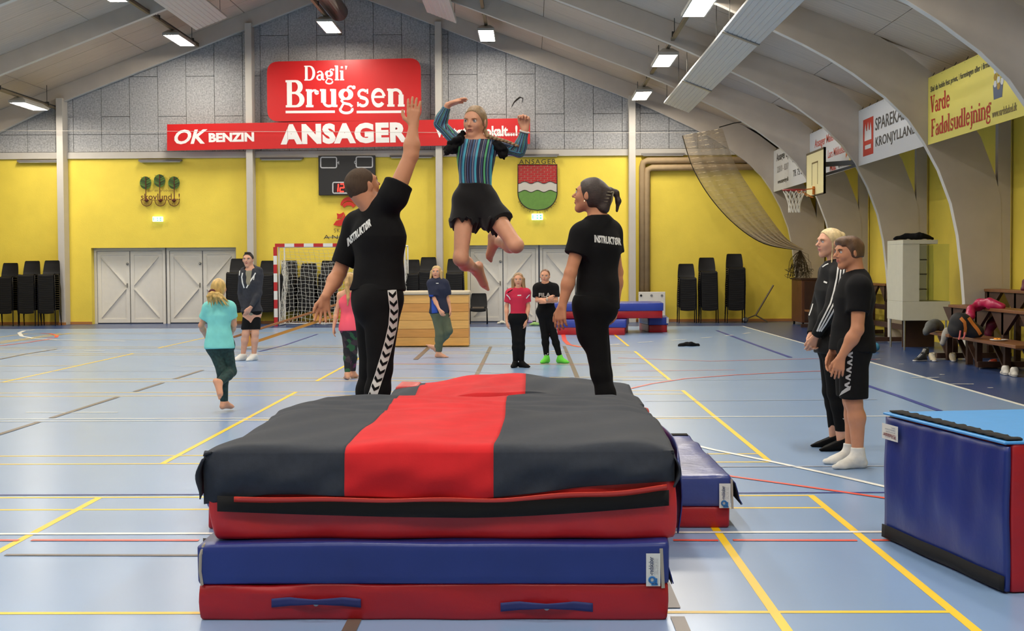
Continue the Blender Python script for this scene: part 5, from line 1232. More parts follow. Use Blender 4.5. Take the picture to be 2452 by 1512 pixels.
def strip_px(pts, w):
    P = [Vector(p) for p in pts]; V = []
    W = w if hasattr(w, '__len__') else [w] * len(P)
    for i, p in enumerate(P):
        t = (P[min(i + 1, len(P) - 1)] - P[max(i - 1, 0)]).normalized(); nn = Vector((-t.y, t.x)); V += [tuple(p - nn * W[i] / 2), tuple(p + nn * W[i] / 2)]
    return V, [(2 * i, 2 * i + 2, 2 * i + 3, 2 * i + 1) for i in range(len(P) - 1)]

# ---- anatomy
def hand(w, d, n, t, s=1.0, curl=.5, spread=.15, thumb=.6):
    """w wrist, d finger direction, n towards the palm side, t towards the thumb"""
    w, d, n, t = V3(w), nrm(d), nrm(n), nrm(t); P = []
    kn = []
    for i in range(4):
        b = w + t * (.014 - .0095 * i) * s; k = w + d * (.088 - .004 * abs(i - 1.3)) * s + t * (.033 - .0215 * i) * s; kn.append(k)
        P.append(RC(b, k, .0155 * s, .0125 * s, k=.014 * s))
    P.append(RC(w + d * .02 * s + t * .02 * s, w + d * .06 * s + t * .022 * s + n * .006 * s, .017 * s, .014 * s, k=.012 * s))
    for i, L in enumerate((.072, .08, .074, .058)):
        a = (curl * (1 + .12 * i)); dd = nrm(d + t * spread * (1 - .75 * i)); p = kn[i]
        for j, (ll, ra, rb) in enumerate(((.46, .0105, .0095), (.30, .0095, .0088), (.26, .0088, .0075))):
            ang = a * (.45 + .55 * j); v = dd * math.cos(ang) + n * math.sin(ang); q = p + v * L * ll * s * 1.05; P.append(RC(p, q, ra * s, rb * s, k=.004 * s)); p = q
    p = w + d * .022 * s + t * .026 * s
    for ll, v, ra, rb in ((.042, d * .75 + t * .75 * thumb + n * .25, .0145, .0115), (.03, d * .9 + t * .35 * thumb + n * .3, .0115, .0105), (.024, d + t * .1 + n * .35 * curl, .0105, .0085)):
        q = p + nrm(v) * ll * s; P.append(RC(p, q, ra * s, rb * s, k=.006 * s)); p = q
    return P
def foot(a, d, dn, s=1.0, toes=True, g=0.0):
    """a ankle, d toe direction, dn sole direction"""
    a, d, dn = V3(a), nrm(d), nrm(dn); sd = np.cross(d, dn); P = []
    heel = a - d * .035 * s + dn * .05 * s; ball = a + d * .12 * s + dn * .062 * s
    P += [RC(a, heel, .034 * s + g, .031 * s + g, k=.03), RC(a + dn * .01 * s, ball + sd * .012 * s, .034 * s + g, .024 * s + g, k=.03), RC(a + dn * .01 * s, ball - sd * .02 * s, .034 * s + g, .022 * s + g, k=.03), RC(heel, ball, .03 * s + g, .024 * s + g, k=.02)]
    if toes:
        for i in range(5): b = ball + sd * (.026 - .0145 * i) * s; P.append(RC(b, b + d * (.058 - .007 * i) * s + dn * .008 * s, (.0135 - .0008 * i) * s, (.012 - .0012 * i) * s, k=.006))
    else: P.append(RC(ball, ball + d * .055 * s + dn * .006 * s, .026 * s + g, .018 * s + g, 1.3, dn, k=.02))
    return P
class Head:
    def __init__(s, c, f, u, hh):
        s.c = V3(c); s.f = nrm(f); u = V3(u); s.u = nrm(u - s.f * (u @ s.f)); s.l = np.cross(s.u, s.f); s.h = hh; s.R = np.array([s.l, s.f, s.u])
    def __call__(s, x, y, z): return s.c + (s.l * x + s.f * y + s.u * z) * s.h
    def d(s, x, y, z): return s.l * x + s.f * y + s.u * z
    def prims(s, N, neck=.2, young=0.0):
        h = s.h; P = [EL(s(0, -.06, .13), (.335 * h, .43 * h, .37 * h), s.R, k=.02), EL(s(0, .10, -.05), (.262 * h, .285 * h, .35 * h), s.R, k=.03),
             RC(s(0, .13, -.24), s(0, .262 - .02 * young, -.405 + .02 * young), .165 * h, .088 * h, k=.025), RC(s(.19, -.02, -.18), s(.03, .23, -.39), .085 * h, .085 * h, k=.025), RC(s(-.19, -.02, -.18), s(-.03, .23, -.39), .085 * h, .085 * h, k=.025),
             EL(s(.14, .26, -.10), (.10 * h, .085 * h, .10 * h), s.R, k=.025), EL(s(-.14, .26, -.10), (.10 * h, .085 * h, .10 * h), s.R, k=.025),
             RC(s(-.15, .335 - .012 * young, .105), s(.15, .335 - .012 * young, .105), (.055 - .01 * young) * h, k=.02), RC(s(0, .375, .07), s(0, .492 - .04 * young, -.095), .028 * h, (.046 - .006 * young) * h, k=.010), EL(s(.045, .41 - .02 * young, -.115), ((.035 - .006 * young) * h,) * 3, k=.008), EL(s(-.045, .41 - .02 * young, -.115), ((.035 - .006 * young) * h,) * 3, k=.008),
             RC(s(-.07, .355, -.222), s(.07, .355, -.222), .034 * h, k=.01), RC(s(-.055, .35, -.268), s(.055, .35, -.268), .034 * h, k=.01),
             EL(s(.345, -.03, -.02), (.03 * h, .085 * h, .125 * h), np.array([s.l * .9 - s.f * .4, s.f * .9 + s.l * .4, s.u]), k=.008), EL(s(-.345, -.03, -.02), (.03 * h, .085 * h, .125 * h), np.array([s.l * .9 + s.f * .4, s.f * .9 - s.l * .4, s.u]), k=.008),
             RC(s(0, -.11, -.22), V3(N), neck * h * 1.02, neck * h * 1.12, k=.03), RC(s(0, -.2, -.1), V3(N) - s.f * .02, neck * h, neck * h * 1.2, k=.03)]
        return P
    def subs(s):
        h = s.h; return [EL(s(.15, .435, .035), (.085 * h, .08 * h, .05 * h), s.R, k=.012), EL(s(-.15, .435, .035), (.085 * h, .08 * h, .05 * h), s.R, k=.012)]
    def face(s, root, iris=(60, 70, 84), brow=(96, 70, 48), lip=(176, 92, 84), smile=.0, open_=0.0, young=0):
        h = s.h; ye = 1 + .18 * young; yb = 1 - .4 * young
        for sx in (1, -1):
            m = MB(); m.lathe([(.052 * h * ye * math.sin(PI * k / 8), -.052 * h * ye * math.cos(PI * k / 8)) for k in range(9)], 10, Matrix.Translation(Vector(s(sx * .148, .338, .035)))); e = m.obj('eye', mat('eye_white', (214, 206, 198), rough=.25), root, smooth=True)
            m = MB(); m.lathe([(.024 * h * ye * math.sin(PI * k / 6), -.024 * h * ye * math.cos(PI * k / 6)) for k in range(7)], 8, Matrix.Translation(Vector(s(sx * .148, .374 + .008 * young, .035)))); m.obj('iris', mat('iris_%d_%d_%d' % iris, iris, rough=.2), e, smooth=True)
            m = MB(); m.tube([Vector(s(sx * x, y, z)) for x, y, z in ((.07, .405, .095), (.15, .398, .118), (.23, .345, .10))], [.013 * h * yb, .018 * h * yb, .010 * h * yb], 6); m.obj('eyebrow', mat('brow_%d_%d_%d' % brow, brow, rough=.9), root, smooth=True)
            m = MB(); m.tube([Vector(s(sx * x, y, z)) for x, y, z in ((.085, .385, .05), (.148, .395, .072), (.215, .355, .05))], [.004 * h, .007 * h, .004 * h], 5); m.obj('eyelash', mat('lash', (58, 44, 38), rough=.9), root, smooth=True)
        m = MB(); zc = -.225; m.tube([Vector(s(x, .395 - .9 * x * x * 2.2, zc + smile * abs(x) * 1.2)) for x in (-.1, -.05, 0, .05, .1)], [.006 * h, .015 * h, .016 * h, .015 * h, .006 * h], 6); m.tube([Vector(s(x, .390 - .9 * x * x * 2.2, zc - .034 - open_ + smile * abs(x) * .9)) for x in (-.085, -.045, 0, .045, .085)], [.006 * h, .016 * h, .019 * h, .016 * h, .006 * h], 6); m.obj('lips', mat('lips_%d' % lip[0], lip, rough=.45), root, smooth=True)
        if open_: m = MB(); m.tube([Vector(s(x, .388, zc - .018 - open_ * .5)) for x in (-.07, 0, .07)], [.01 * h, .02 * h, .01 * h], 6); m.obj('mouth', mat('mouth_dark', (70, 24, 26)), root)
    def cap(s, t=.035, front=(.30, .30), n=(.80, -.60), low=-.26, side=.0, k=.01):
        """hair shell over the cranium, open at the face"""
        h = s.h; p0 = s(0, *front); cuts = [(p0, s.d(0, *n)), (s(0, 0, low), -s.u)]
        return [EL(s(0, -.065, .135), ((.335 + t) * h, (.43 + t) * h, (.37 + t) * h), s.R, cuts=cuts, k=k), EL(s(0, -.14, -.06), ((.30 + t) * h, (.32 + t) * h, (.30 + t) * h), s.R, cuts=cuts, k=.02)]
def torso(J, s=1.0, wd=1.0, dp=1.0, g=0.0, low=0.0):
    """pelvis, waist, chest, shoulders. J: N, P, LS, RS, LH, RH"""
    N, P, LS, RS, LH, RH = (V3(J[k]) for k in ('N', 'P', 'LS', 'RS', 'LH', 'RH')); up = nrm(N - P); lat = nrm(LS - RS); lat = nrm(lat - up * (lat @ up)); f = np.cross(lat, up); lat2 = nrm(LH - RH); f2 = nrm(np.cross(lat2, up))
    W = P + (N - P) * .36; C = P + (N - P) * .70; a = wd * s; m1, m2 = 1.32 / dp, 1.42 / dp
    T = [RC(LH + up * .02, RH + up * .02, .105 * a + g, .105 * a + g, 1.0, f2, k=.05), RC(P - up * low, W, .145 * a + g, .128 * a + g, m1, f2, k=.05), RC(W, C, .128 * a + g, .158 * a + g, m2, f, k=.05), RC(C, N - up * .05 * s, .158 * a + g, .105 * a + g, m2, f, k=.05),
         RC(N - up * .06 * s, LS + (N - LS) * .12, .062 * s + g, .058 * s + g, k=.04), RC(N - up * .06 * s, RS + (N - RS) * .12, .062 * s + g, .058 * s + g, k=.04), RC(N - up * .015, LS, .05 * s + g, .042 * s + g, k=.05), RC(N - up * .015, RS, .05 * s + g, .042 * s + g, k=.05),
         EL(LH - f2 * .035 * s - up * .02, (.078 * a + g,) * 3, k=.05), EL(RH - f2 * .035 * s - up * .02, (.078 * a + g,) * 3, k=.05)]
    return T
def arm(sh, el, wr, s=1.0, th=1.0, g=0.0):
    sh, el, wr = V3(sh), V3(el), V3(wr); return [RC(sh, el, .052 * s * th + g, .040 * s * th + g, k=.03), RC(el, el + (wr - el) * .35, .040 * s * th + g, .043 * s * th + g, k=.02), RC(el + (wr - el) * .3, wr, .043 * s * th + g, .026 * s * (1 + (th - 1) * .5) + g, k=.02)]
def leg(hp, kn, an, s=1.0, th=1.0, g=0.0, back=None):
    hp, kn, an = V3(hp), V3(kn), V3(an); b = V3(back) if back is not None else V3((0, 0, 0)); cf = kn + (an - kn) * .3 + b * .018 * s
    return [RC(hp, kn, .088 * s * th + g, .056 * s * th + g, k=.04), RC(kn, cf, .054 * s * th + g, .056 * s * th + g, k=.03), RC(cf, an, .056 * s * th + g, .036 * s * (1 + (th - 1) * .4) + g, k=.03)]
def sleeve(sh, el, f, r0, r1, flare=None):
    """short sleeve from the shoulder, cut flat at fraction f of the upper arm"""
    sh, el = V3(sh), V3(el); e = sh + (el - sh) * f; d = nrm(el - sh); return RC(sh, e + d * .05, r0, r1, cuts=[(e, d)], k=.035)
def mk(Y, **px): return {k: np.array(at(v[0], v[1], Y + (v[2] if len(v) > 2 else 0))) for k, v in px.items()}
def skin(name, rgb): return mat(name, rgb, rough=.5, noise=.05, nscale=18, spec=.35)
SK1 = skin('skin_tanned', (198, 138, 104)); SK2 = skin('skin_fair', (216, 162, 134)); SK3 = skin('skin_child', (219, 160, 128))
BLK = mat('cloth_black', (15, 15, 17), rough=.9, noise=.12, nscale=30, spec=.25); BLK2 = mat('cloth_black_leggings', (12, 12, 14), rough=.85, spec=.2, noise=.1, nscale=40); WHT = mat('print_white', (226, 226, 222), rough=.7)
def person(loc, label, group=None): return empty('person', loc, label, 'person', group)

# ---------------------------------------------------------------- 1. instructor with raised arm
Y = 8.9; J = mk(Y, N=(906, 503), P=(906, 712), LS=(853, 545, .15), RS=(944, 470, -.13), LH=(885, 722, .07), RH=(919, 722, -.07), LE=(812, 655, .12), LW=(779, 711, -.02), RE=(984, 372, -.08), RW=(990, 301, -.04), LK=(890, 884, .05), RK=(909, 882, -.10), LA=(866, 1052, .08), RA=(892, 1052, -.10))
root = person((J['P'][0], Y, .30), 'instructor in black shirt reaching up one arm, chevron stripe down his trousers')
hd = Head(at(870, 447, Y), (.70, .62, .36), (-.34, -.20, .93), .238)
B = hd.prims(J['N'], .25) + torso(J, 1.0, 1.0, 1.05) + arm(J['LS'], J['LE'], J['LW'], 1.0, 1.12) + arm(J['RS'], J['RE'], J['RW'], 1.0, 1.15) + leg(J['LH'], J['LK'], J['LA']) + leg(J['RH'], J['RK'], J['RA'])
B += hand(J['RW'], (.02, 0, 1), (.35, .9, 0), (-1, .25, 0), 1.04, .12, .08, 1.5) + hand(J['LW'], (-.14, -.1, -1), (.35, -.9, -.1), (-.9, -.3, 0), 1.0, .35, .28, 1.0)
B += foot(J['LA'], (.8, .5, 0), (0, 0, -1), 1.0, False) + foot(J['RA'], (.8, .4, 0), (0, 0, -1), 1.0, False)
iso_obj('body', B, .0052, SK1, root, hd.subs()); hd.face(root, brow=(84, 66, 48))
iso_obj('hair', hd.cap(.014, (.28, .26), (.80, -.60), -.34), .005, mat('hair_buzz', (74, 58, 44), rough=.9, noise=.12, nscale=90, bump=.22, bscale=130, stretch=(1, 1, .3)), root, amp=.0012, freq=90)
up = nrm(J['N'] - J['P']); tp = torso(J, 1.0, 1.03, 1.12, .022, .02); hem = J['P'] + up * .045
S_ = [RC(J['P'] - up * .03, J['P'] + up * .12, .168, .16, 1.12, (.8, .6, 0), k=.05)] + tp + [sleeve(J['LS'], J['LE'], .80, .078, .074), sleeve(J['RS'], J['RE'], .30, .085, .092)]
sh1 = iso_obj('tshirt', S_, .006, BLK, root, cuts=[(hem, -up + V3((.0, 0, -.1)))], subs=[RC(hd(0, 0, -.2), J['N'] + up * .03, .085, .075, k=.01)], amp=.010, freq=20, seed=3, fold=(1, 1, .55))
Tr = [RC(J['LH'] + up * .04, J['RH'] + up * .04, .118, .118, k=.06), RC(J['P'] + up * .09, J['P'] - up * .05, .142, .142, 1.05, (.8, .6, 0), k=.06)] + leg(J['LH'], J['LK'], J['LA'], 1.0, 1.02, .018) + leg(J['RH'], J['RK'], J['RA'], 1.0, 1.05, .022) + [EL(J['P'] - V3((.8, .6, 0)) * .045 - up * .05, (.12, .12, .12), k=.07)]
tr1 = iso_obj('trousers', Tr, .006, BLK, root, cuts=[(J['P'] + up * .085, up), (J['RA'] + V3((0, 0, .01)), (0, 0, -1))], amp=.007, freq=18, seed=5, fold=(1, 1, .7))
bt = bvh(sh1); print_text(bt, 'INSTRUKT\u00d8R', (833, 592), (57, -50), (-2, -21), Y, WHT, root, L=5, bold=.05)
bt = bvh(tr1); band_ = [(938, 695), (943, 740), (940, 780), (931, 820), (920, 860), (908, 900), (898, 930), (889, 958)]; Vv, Ff = strip_px(band_, 21); print_on(bt, Vv, Ff, Y, WHT, root, name='side_stripe', L=6)
def along(P, n):
    P = [Vector(p) for p in P]; L = [0]
    for a, b in zip(P, P[1:]): L.append(L[-1] + (b - a).length)
    out = []
    for i in range(n):
        s_ = L[-1] * (i + .5) / n; k = max(j for j in range(len(P) - 1) if L[j] <= s_); t = (P[k + 1] - P[k]).normalized(); out.append((P[k] + t * (s_ - L[k]), t))
    return out
for c_, t in along(band_, 13):
    nn = Vector((-t.y, t.x)); w = 8.6; a = 4.6
    Vv = [tuple(c_ + nn * x + t * y) for x, y in ((-w, -a - 3), (0, a - 3.5), (w, -a - 3), (w, -a + 5), (0, a + 4.5), (-w, -a + 5))]; print_on(bt, Vv, [(0, 1, 4, 5), (1, 2, 3, 4)], Y, BLK, root, name='chevron', off=.0055, L=5)
# ---------------------------------------------------------------- 2. instructor with hair clip
Y = 8.9; J = mk(Y, N=(1432, 531), P=(1430, 733), LS=(1393, 562, -.11), RS=(1463, 560, .13), LH=(1416, 747, -.06), RH=(1423, 747, .06), LE=(1366, 655, -.15), LW=(1346, 734, -.17), RE=(1478, 652, .14), RW=(1474, 735, .09), LK=(1438, 895, -.09), RK=(1443, 897, .05), LA=(1462, 1052, -.10), RA=(1470, 1052, .10))
root = person((J['P'][0], Y, .30), 'instructor in black shirt and leggings with brown hair held by a claw clip')
hd = Head(at(1413, 470, Y), (-.88, .36, .20), (.18, 0, .98), .224)
B = hd.prims(J['N'], .19) + torso(J, .95, .82, 1.0) + arm(J['LS'], J['LE'], J['LW'], .97, .95) + arm(J['RS'], J['RE'], J['RW'], .97, .92) + leg(J['LH'], J['LK'], J['LA'], 1, .84) + leg(J['RH'], J['RK'], J['RA'], 1, .82)
B += hand(J['LW'], (-.14, -.05, -1), (.5, .8, 0), (-.8, .45, 0), .92, .45, .12, .8) + hand(J['RW'], (-.22, -.1, -1), (-.8, -.2, .1), (-.3, .8, 0), .92, .8, .1, .6) + foot(J['LA'], (-.8, .4, 0), (0, 0, -1), .9, False) + foot(J['RA'], (-.8, .4, 0), (0, 0, -1), .9, False)
iso_obj('body', B, .0052, SK1, root, hd.subs()); hd.face(root, brow=(60, 42, 32), smile=.35, open_=.02)
HB_ = mat('hair_dark_brown', (52, 38, 32), rough=.45, noise=.35, nscale=40, stretch=(1, 1, 4), bump=.22, bscale=130)
hp = hd.cap(.03, (.30, .27), (.84, -.54), -.34) + [EL(hd(0, -.50, -.02), (.15 * .224, .16 * .224, .34 * .224), hd.R, k=.03), EL(hd(0, -.46, -.28), (.17 * .224, .16 * .224, .12 * .224), hd.R, k=.03)]
hp += [RC(at(1462, 455, Y), at(1475, 462, Y), .016, .016, k=.02), RC(at(1475, 462, Y), at(1481, 482, Y), .016, .014, k=.02), RC(at(1481, 482, Y), at(1477, 506, Y), .014, .006, k=.02)]
iso_obj('hair', hp, .005, HB_, root, amp=.002, freq=80, fold=(1, 1, .3))
m = MB(); cl0 = hd(0, -.585, .06)
for i in range(6):
    for sx in (-1, 1): z = .22 - .09 * i; m.tube([Vector(hd(sx * .02, -.62 + .02 * i, z)), Vector(hd(sx * .12, -.63 + .02 * i, z - .01)), Vector(hd(sx * .17, -.53 + .02 * i, z - .02))], [.007, .006, .003], 6)
m.tube([Vector(hd(0, -.63, .26)), Vector(hd(0, -.64, 0)), Vector(hd(0, -.58, -.3))], .009, 6); m.obj('hair_clip', mat('clip_olive', (122, 112, 92), rough=.25), root, smooth=True)
m = MB(); m.lathe([(0, -.004), (.005, 0), (0, .004)], 8, Matrix.Translation(Vector(hd(.36, .0, -.18)))); m.obj('earring', mat('gold', (220, 200, 140), rough=.2, metal=1), root)
up = nrm(J['N'] - J['P']); S_ = torso(J, .95, .93, 1.1, .018, .03) + [sleeve(J['LS'], J['LE'], .52, .072, .074), sleeve(J['RS'], J['RE'], .52, .066, .066), RC(J['P'] - up * .04, J['P'] + up * .1, .128, .122, 1.0, (-.7, .7, 0), k=.06)]
sh2 = iso_obj('tshirt', S_, .006, BLK, root, cuts=[(J['P'] - up * .018, -up)], subs=[RC(hd(0, -.05, -.2), J['N'] + up * .025, .07, .062, k=.01)], amp=.006, freq=20, seed=11, fold=(1, 1, .6))
Tr = [RC(J['LH'] + up * .04, J['RH'] + up * .04, .125, .125, k=.05), EL(J['P'] + V3((.035, -.02, -.02)), (.095, .11, .10), k=.05), EL(at(1412, 785, Y - .05), (.088, .09, .14), k=.06)] + leg(J['LH'], J['LK'], J['LA'], 1, .98, .005, (.7, -.4, 0)) + leg(J['RH'], J['RK'], J['RA'], 1, .95, .005)
iso_obj('leggings', Tr, .006, BLK2, root, cuts=[(J['P'] + up * .07, up), (J['LA'], (0, 0, -1))], amp=.002, freq=20)
print_text(bvh(sh2), 'INSTRUKT\u00d8R', (1423, 581), (64, 8), (-1, -19), Y, WHT, root, L=5, bold=.05)
# ---------------------------------------------------------------- 3. jumping girl
Y = 9.2; J = mk(Y, N=(1141, 338), P=(1137, 472), LS=(1182, 349, .0), RS=(1101, 347, .0), LH=(1163, 488, .0), RH=(1114, 488, .0), LE=(1243, 363, -.02), LW=(1257, 311, -.05), RE=(1053, 296, .03), RW=(1072, 252, -.02), LK=(1236, 588, -.20), RK=(1103, 620, -.14), LA=(1189, 577, .12), RA=(1140, 646, .17))
root = person((J['P'][0], Y, at(1140, 690, Y).z), 'girl in mid-air with striped leotard, black shorts and a flying braid')
hd = Head(at(1137, 293, Y - .01), (-.36, -.90, -.06), (.03, -.08, 1), .206)
s = .78; B = hd.prims(J['N'], .145, 1) + torso(J, .76, .84, 1.0) + arm(J['LS'], J['LE'], J['LW'], .80, .88) + arm(J['RS'], J['RE'], J['RW'], .80, .88) + leg(J['LH'], J['LK'], J['LA'], .80, 1.0, 0, (0, .6, -.6)) + leg(J['RH'], J['RK'], J['RA'], .80, 1.0, 0, (0, .6, -.6))
B += hand(J['LW'], (.02, -.05, 1), (-.2, -1, .1), (-.9, .2, 0), .80, 1.75, .0, .5) + hand(J['RW'], (.80, -.15, .28), (.1, -.2, -1), (.2, -.9, .3), .80, .25, .06, .6)
B += foot(J['LA'], (-.06, .12, -1), (-.75, .6, .1), .80, True) + foot(J['RA'], (.22, .18, -1), (.55, .8, .0), .80, True)
iso_obj('body', B, .0050, SK3, root, hd.subs()); hd.face(root, iris=(70, 84, 100), brow=(160, 122, 88), lip=(200, 124, 108), open_=.015, young=1)
HG = mat('hair_ash_blond', (150, 122, 88), rough=.5, noise=.3, nscale=30, stretch=(1, 1, .4), bump=.22, bscale=130)
hp = hd.cap(.028, (.29, .31), (.86, -.50), -.30); iso_obj('hair', hp, .005, HG, root, amp=.003, freq=70, fold=(1, .6, .6))
bp = [(1162, 314), (1167, 325), (1180, 330), (1196, 334), (1210, 338), (1224, 343), (1240, 350)]; m = []
for i in range(22):
    f = i / 21 * (len(bp) - 1); k = min(int(f), len(bp) - 2); t = f - k; x = bp[k][0] + (bp[k + 1][0] - bp[k][0]) * t; y = bp[k][1] + (bp[k + 1][1] - bp[k][1]) * t; r = .0125 * (1 - .02 * i)
    for sg in (-1, 1): m.append(EL(np.array(at(x, y + sg * 1.5 * (1 if i % 2 else -1), Y - .02 - .05 * min(1, i / 7) + .004 * sg)), (r * 1.1, r * .9, r * .8), k=.004))
iso_obj('braid', m, .0035, HG, root, relax=0)
# striped leotard: fine vertical colour stripes woven across the body
def stripes_mat(name, scale, axis=0, rough=.55):
    mt = bpy.data.materials.new(name); mt.use_nodes = True; nt = mt.node_tree; b = nt.nodes['Principled BSDF']; b.inputs['Roughness'].default_value = rough
    at_ = nt.nodes.new('ShaderNodeAttribute'); at_.attribute_name = 'stripe'; ml = nt.nodes.new('ShaderNodeMath'); ml.operation = 'MULTIPLY'; ml.inputs[1].default_value = scale; fr = nt.nodes.new('ShaderNodeMath'); fr.operation = 'FRACT'
    rp = nt.nodes.new('ShaderNodeValToRGB'); rp.color_ramp.interpolation = 'CONSTANT'; nt.links.new(at_.outputs['Fac'], ml.inputs[0]); nt.links.new(ml.outputs[0], fr.inputs[0]); nt.links.new(fr.outputs[0], rp.inputs[0]); nt.links.new(rp.outputs[0], b.inputs['Base Color'])
    N_, Bl, Tq, Gr, Wh, Sl = (26, 28, 58), (52, 92, 132), (72, 172, 196), (92, 184, 122), (190, 200, 206), (70, 84, 120)
    seq = [N_, Wh, N_, Sl, N_, Gr, N_, Bl, Wh, N_, Bl, Tq, N_, Wh, N_, Sl, N_, Bl, N_, Wh, Sl, Tq, N_]; wid = [5, .8, 2, 3, 3, 4.2, 2, 3, .8, 2, 3, 5, 3, .8, 3, 3, 4, 4, 2, .8, 4, 5, 3]; tot = sum(wid); pos = 0
    el = rp.color_ramp.elements; 
    for i, (c_, w) in enumerate(zip(seq, wid)):
        e = el[0] if i == 0 else (el[1] if i == 1 else el.new(pos / tot)); e.position = pos / tot; e.color = (*lin(c_), 1); pos += w
    return mt
ST = stripes_mat('leotard_stripes', 5.6); STA = stripes_mat('leotard_sleeve', 9.0)
def stripe_attr(o, fn):
    V, F = o_cache[o.name]; a = o.data.attributes.new('stripe', 'FLOAT', 'POINT'); a.data.foreach_set('value', fn(V).astype(np.float32))
up = nrm(J['N'] - J['P']); T_ = torso(J, .76, .86, 1.02, .008); tl_ = iso_obj('leotard', T_, .005, ST, root, cuts=[(J['N'] + up * .012, up)], subs=[RC(hd(0, .1, -.3), J['N'] + up * .032 + V3((0, -.03, 0)), .040, .040, k=.01)], amp=.0012, freq=30)
lat = nrm(J['LS'] - J['RS']); stripe_attr(tl_, lambda V: (V - J['P']) @ lat + .5 + .02 * np.sin((V - J['P']) @ up * 9))
for a_, b_, c_ in (('LS', 'LE', 'LW'), ('RS', 'RE', 'RW')):
    o = iso_obj('sleeve', [p.grow(.008) for p in arm(J[a_], J[b_], J[c_] + nrm(J[b_] - J[c_]) * .012, .80, .88)], .005, STA, root, cuts=[(J[c_] + nrm(J[b_] - J[c_]) * .02, nrm(J[c_] - J[b_]))] if a_ == 'LS' else [(J[c_] + nrm(J[b_] - J[c_]) * .015, nrm(J[c_] - J[b_]))])
    def ang(V, a_=a_, b_=b_, c_=c_):
        n_ = nrm(np.cross(J[b_] - J[a_], J[c_] - J[b_])); mid = np.where(((V - J[b_]) @ nrm(J[c_] - J[b_]))[:, None] > 0, V - J[b_] - ((V - J[b_]) @ nrm(J[c_] - J[b_]))[:, None] * nrm(J[c_] - J[b_]), V - J[a_] - ((V - J[a_]) @ nrm(J[b_] - J[a_]))[:, None] * nrm(J[b_] - J[a_]))
        q = nrm(J[c_] - J[b_]); pr = np.cross(n_, nrm(J[b_] - J[a_])); return np.arctan2(mid @ n_, np.where(((V - J[b_]) @ q) > 0, mid @ np.cross(n_, q), mid @ pr)) * .1 + .6
    stripe_attr(o, ang)
for k_, (sh_, path) in enumerate((('RS', ((1110, 318), (1098, 340), (1082, 352), (1072, 362))), ('LS', ((1187, 340), (1194, 350), (1203, 361), (1206, 369))))):     # ruffle on each shoulder
    P = []; rr = np.random.default_rng(k_); Q = [np.array(at(x, y, Y - .03)) for x, y in path]
    for a_, b_, ra, rb in ((Q[0], Q[1], .014, .030), (Q[1], Q[2], .030, .034), (Q[2], Q[3], .034, .016)): P += [RC(a_ + V3((0, dy, 0)), b_ + V3((0, dy, 0)), ra, rb, k=.012) for dy in (-.03, .0, .035)]
    for i in range(9): c_ = Q[1] * (1 - i / 8) + Q[3] * (i / 8); P.append(RC(c_, c_ + V3(((.03 if sh_ == 'LS' else -.03) * rr.random(), rr.normal() * .02, -.03)), .014, .006, k=.01))
    iso_obj('shoulder_ruffle', P, .0045, BLK, root, amp=.011, freq=110, seed=k_)
m = MB(); q = nrm(J['LW'] - J['LE']); cw = J['LW'] - q * .012; e1 = nrm(np.cross(q, (0, 1, 0))); e2 = np.cross(q, e1); m.tube([Vector(cw + (e1 * math.cos(a * PI / 8) + e2 * math.sin(a * PI / 8)) * .029) for a in range(16)], .006, 6, closed=True); m.obj('wristband', mat('band_white', (226, 222, 216)), root, smooth=True)
f_ = V3((-.1, -1, 0)); Sh = [RC(J['LH'] + up * .03, J['RH'] + up * .03, .076, .076, k=.05), RC(J['P'] + up * .10, J['P'] - up * .02, .103, .112, 1.15, f_, k=.05), RC(J['P'] - up * .02, np.array(at(1142, 528, Y)), .09, .062, 1.2, f_, k=.05)]
for h_, k_, e_ in (('LH', 'LK', .48), ('RH', 'RK', .38)):
    d_ = nrm(J[k_] - J[h_]); e = J[h_] + (J[k_] - J[h_]) * e_; Sh.append(RC(J[h_], e + d_ * .06, .082, .102, cuts=[(e, d_)], k=.05))
o = iso_obj('shorts', Sh, .005, mat('shorts_black_pile', (14, 13, 15), rough=.95, noise=.1, sheen=.1), root, cuts=[(J['P'] + up * .085, up)], amp=.004, freq=30, seed=2)
V, F = o_cache[o.name]    # ragged hem
low_ = V[:, 2] < np.quantile(V[:, 2], .33); Vn = V.copy(); Vn[low_, 2] += .012 * np.sin(V[low_, 0] * 90) + .008 * np.sin(V[low_, 0] * 170 + V[low_, 1] * 80); o.data.vertices.foreach_set('co', (Vn - np.array(wloc(root))).astype(np.float32).ravel())
# ---------------------------------------------------------------- 4. tall blonde in tracksuit
Y = 11.35; J = mk(Y, N=(1997, 641), P=(1992, 824), LS=(2010, 660, -.16), RS=(1982, 654, .16), LH=(1994, 838, -.09), RH=(1988, 838, .09), LE=(1990, 742, -.22), LW=(1953, 806, -.12), RE=(1958, 738, .14), RW=(1943, 803, -.02), LK=(2000, 942, -.09), RK=(1988, 938, .08), LA=(2014, 1052, -.12), RA=(1996, 1046, .12))
root = person((J['P'][0], Y, 0), 'tall blonde woman in black tracksuit with white arm stripes, hands clasped')
hd = Head(at(1986, 583, Y), (-.93, -.32, .06), (.06, 0, 1), .232)
J['LA'][2] = .085; J['RA'][2] = .085
B = hd.prims(J['N'], .18) + torso(J, .95, .9, 1.0) + arm(J['LS'], J['LE'], J['LW'], .97, .92) + arm(J['RS'], J['RE'], J['RW'], .97, .92) + leg(J['LH'], J['LK'], J['LA'], 1.0, .92, 0, (.8, 0, 0)) + leg(J['RH'], J['RK'], J['RA'], 1.0, .92, 0, (.8, 0, 0))
B += hand(J['LW'], (-.35, .1, -.9), (-.1, .9, -.1), (-.8, -.2, .3), .92, 1.0, .0, .6) + hand(J['RW'], (-.1, -.5, -.85), (.3, -.6, 0), (-.8, 0, .4), .92, .9, .0, .6)
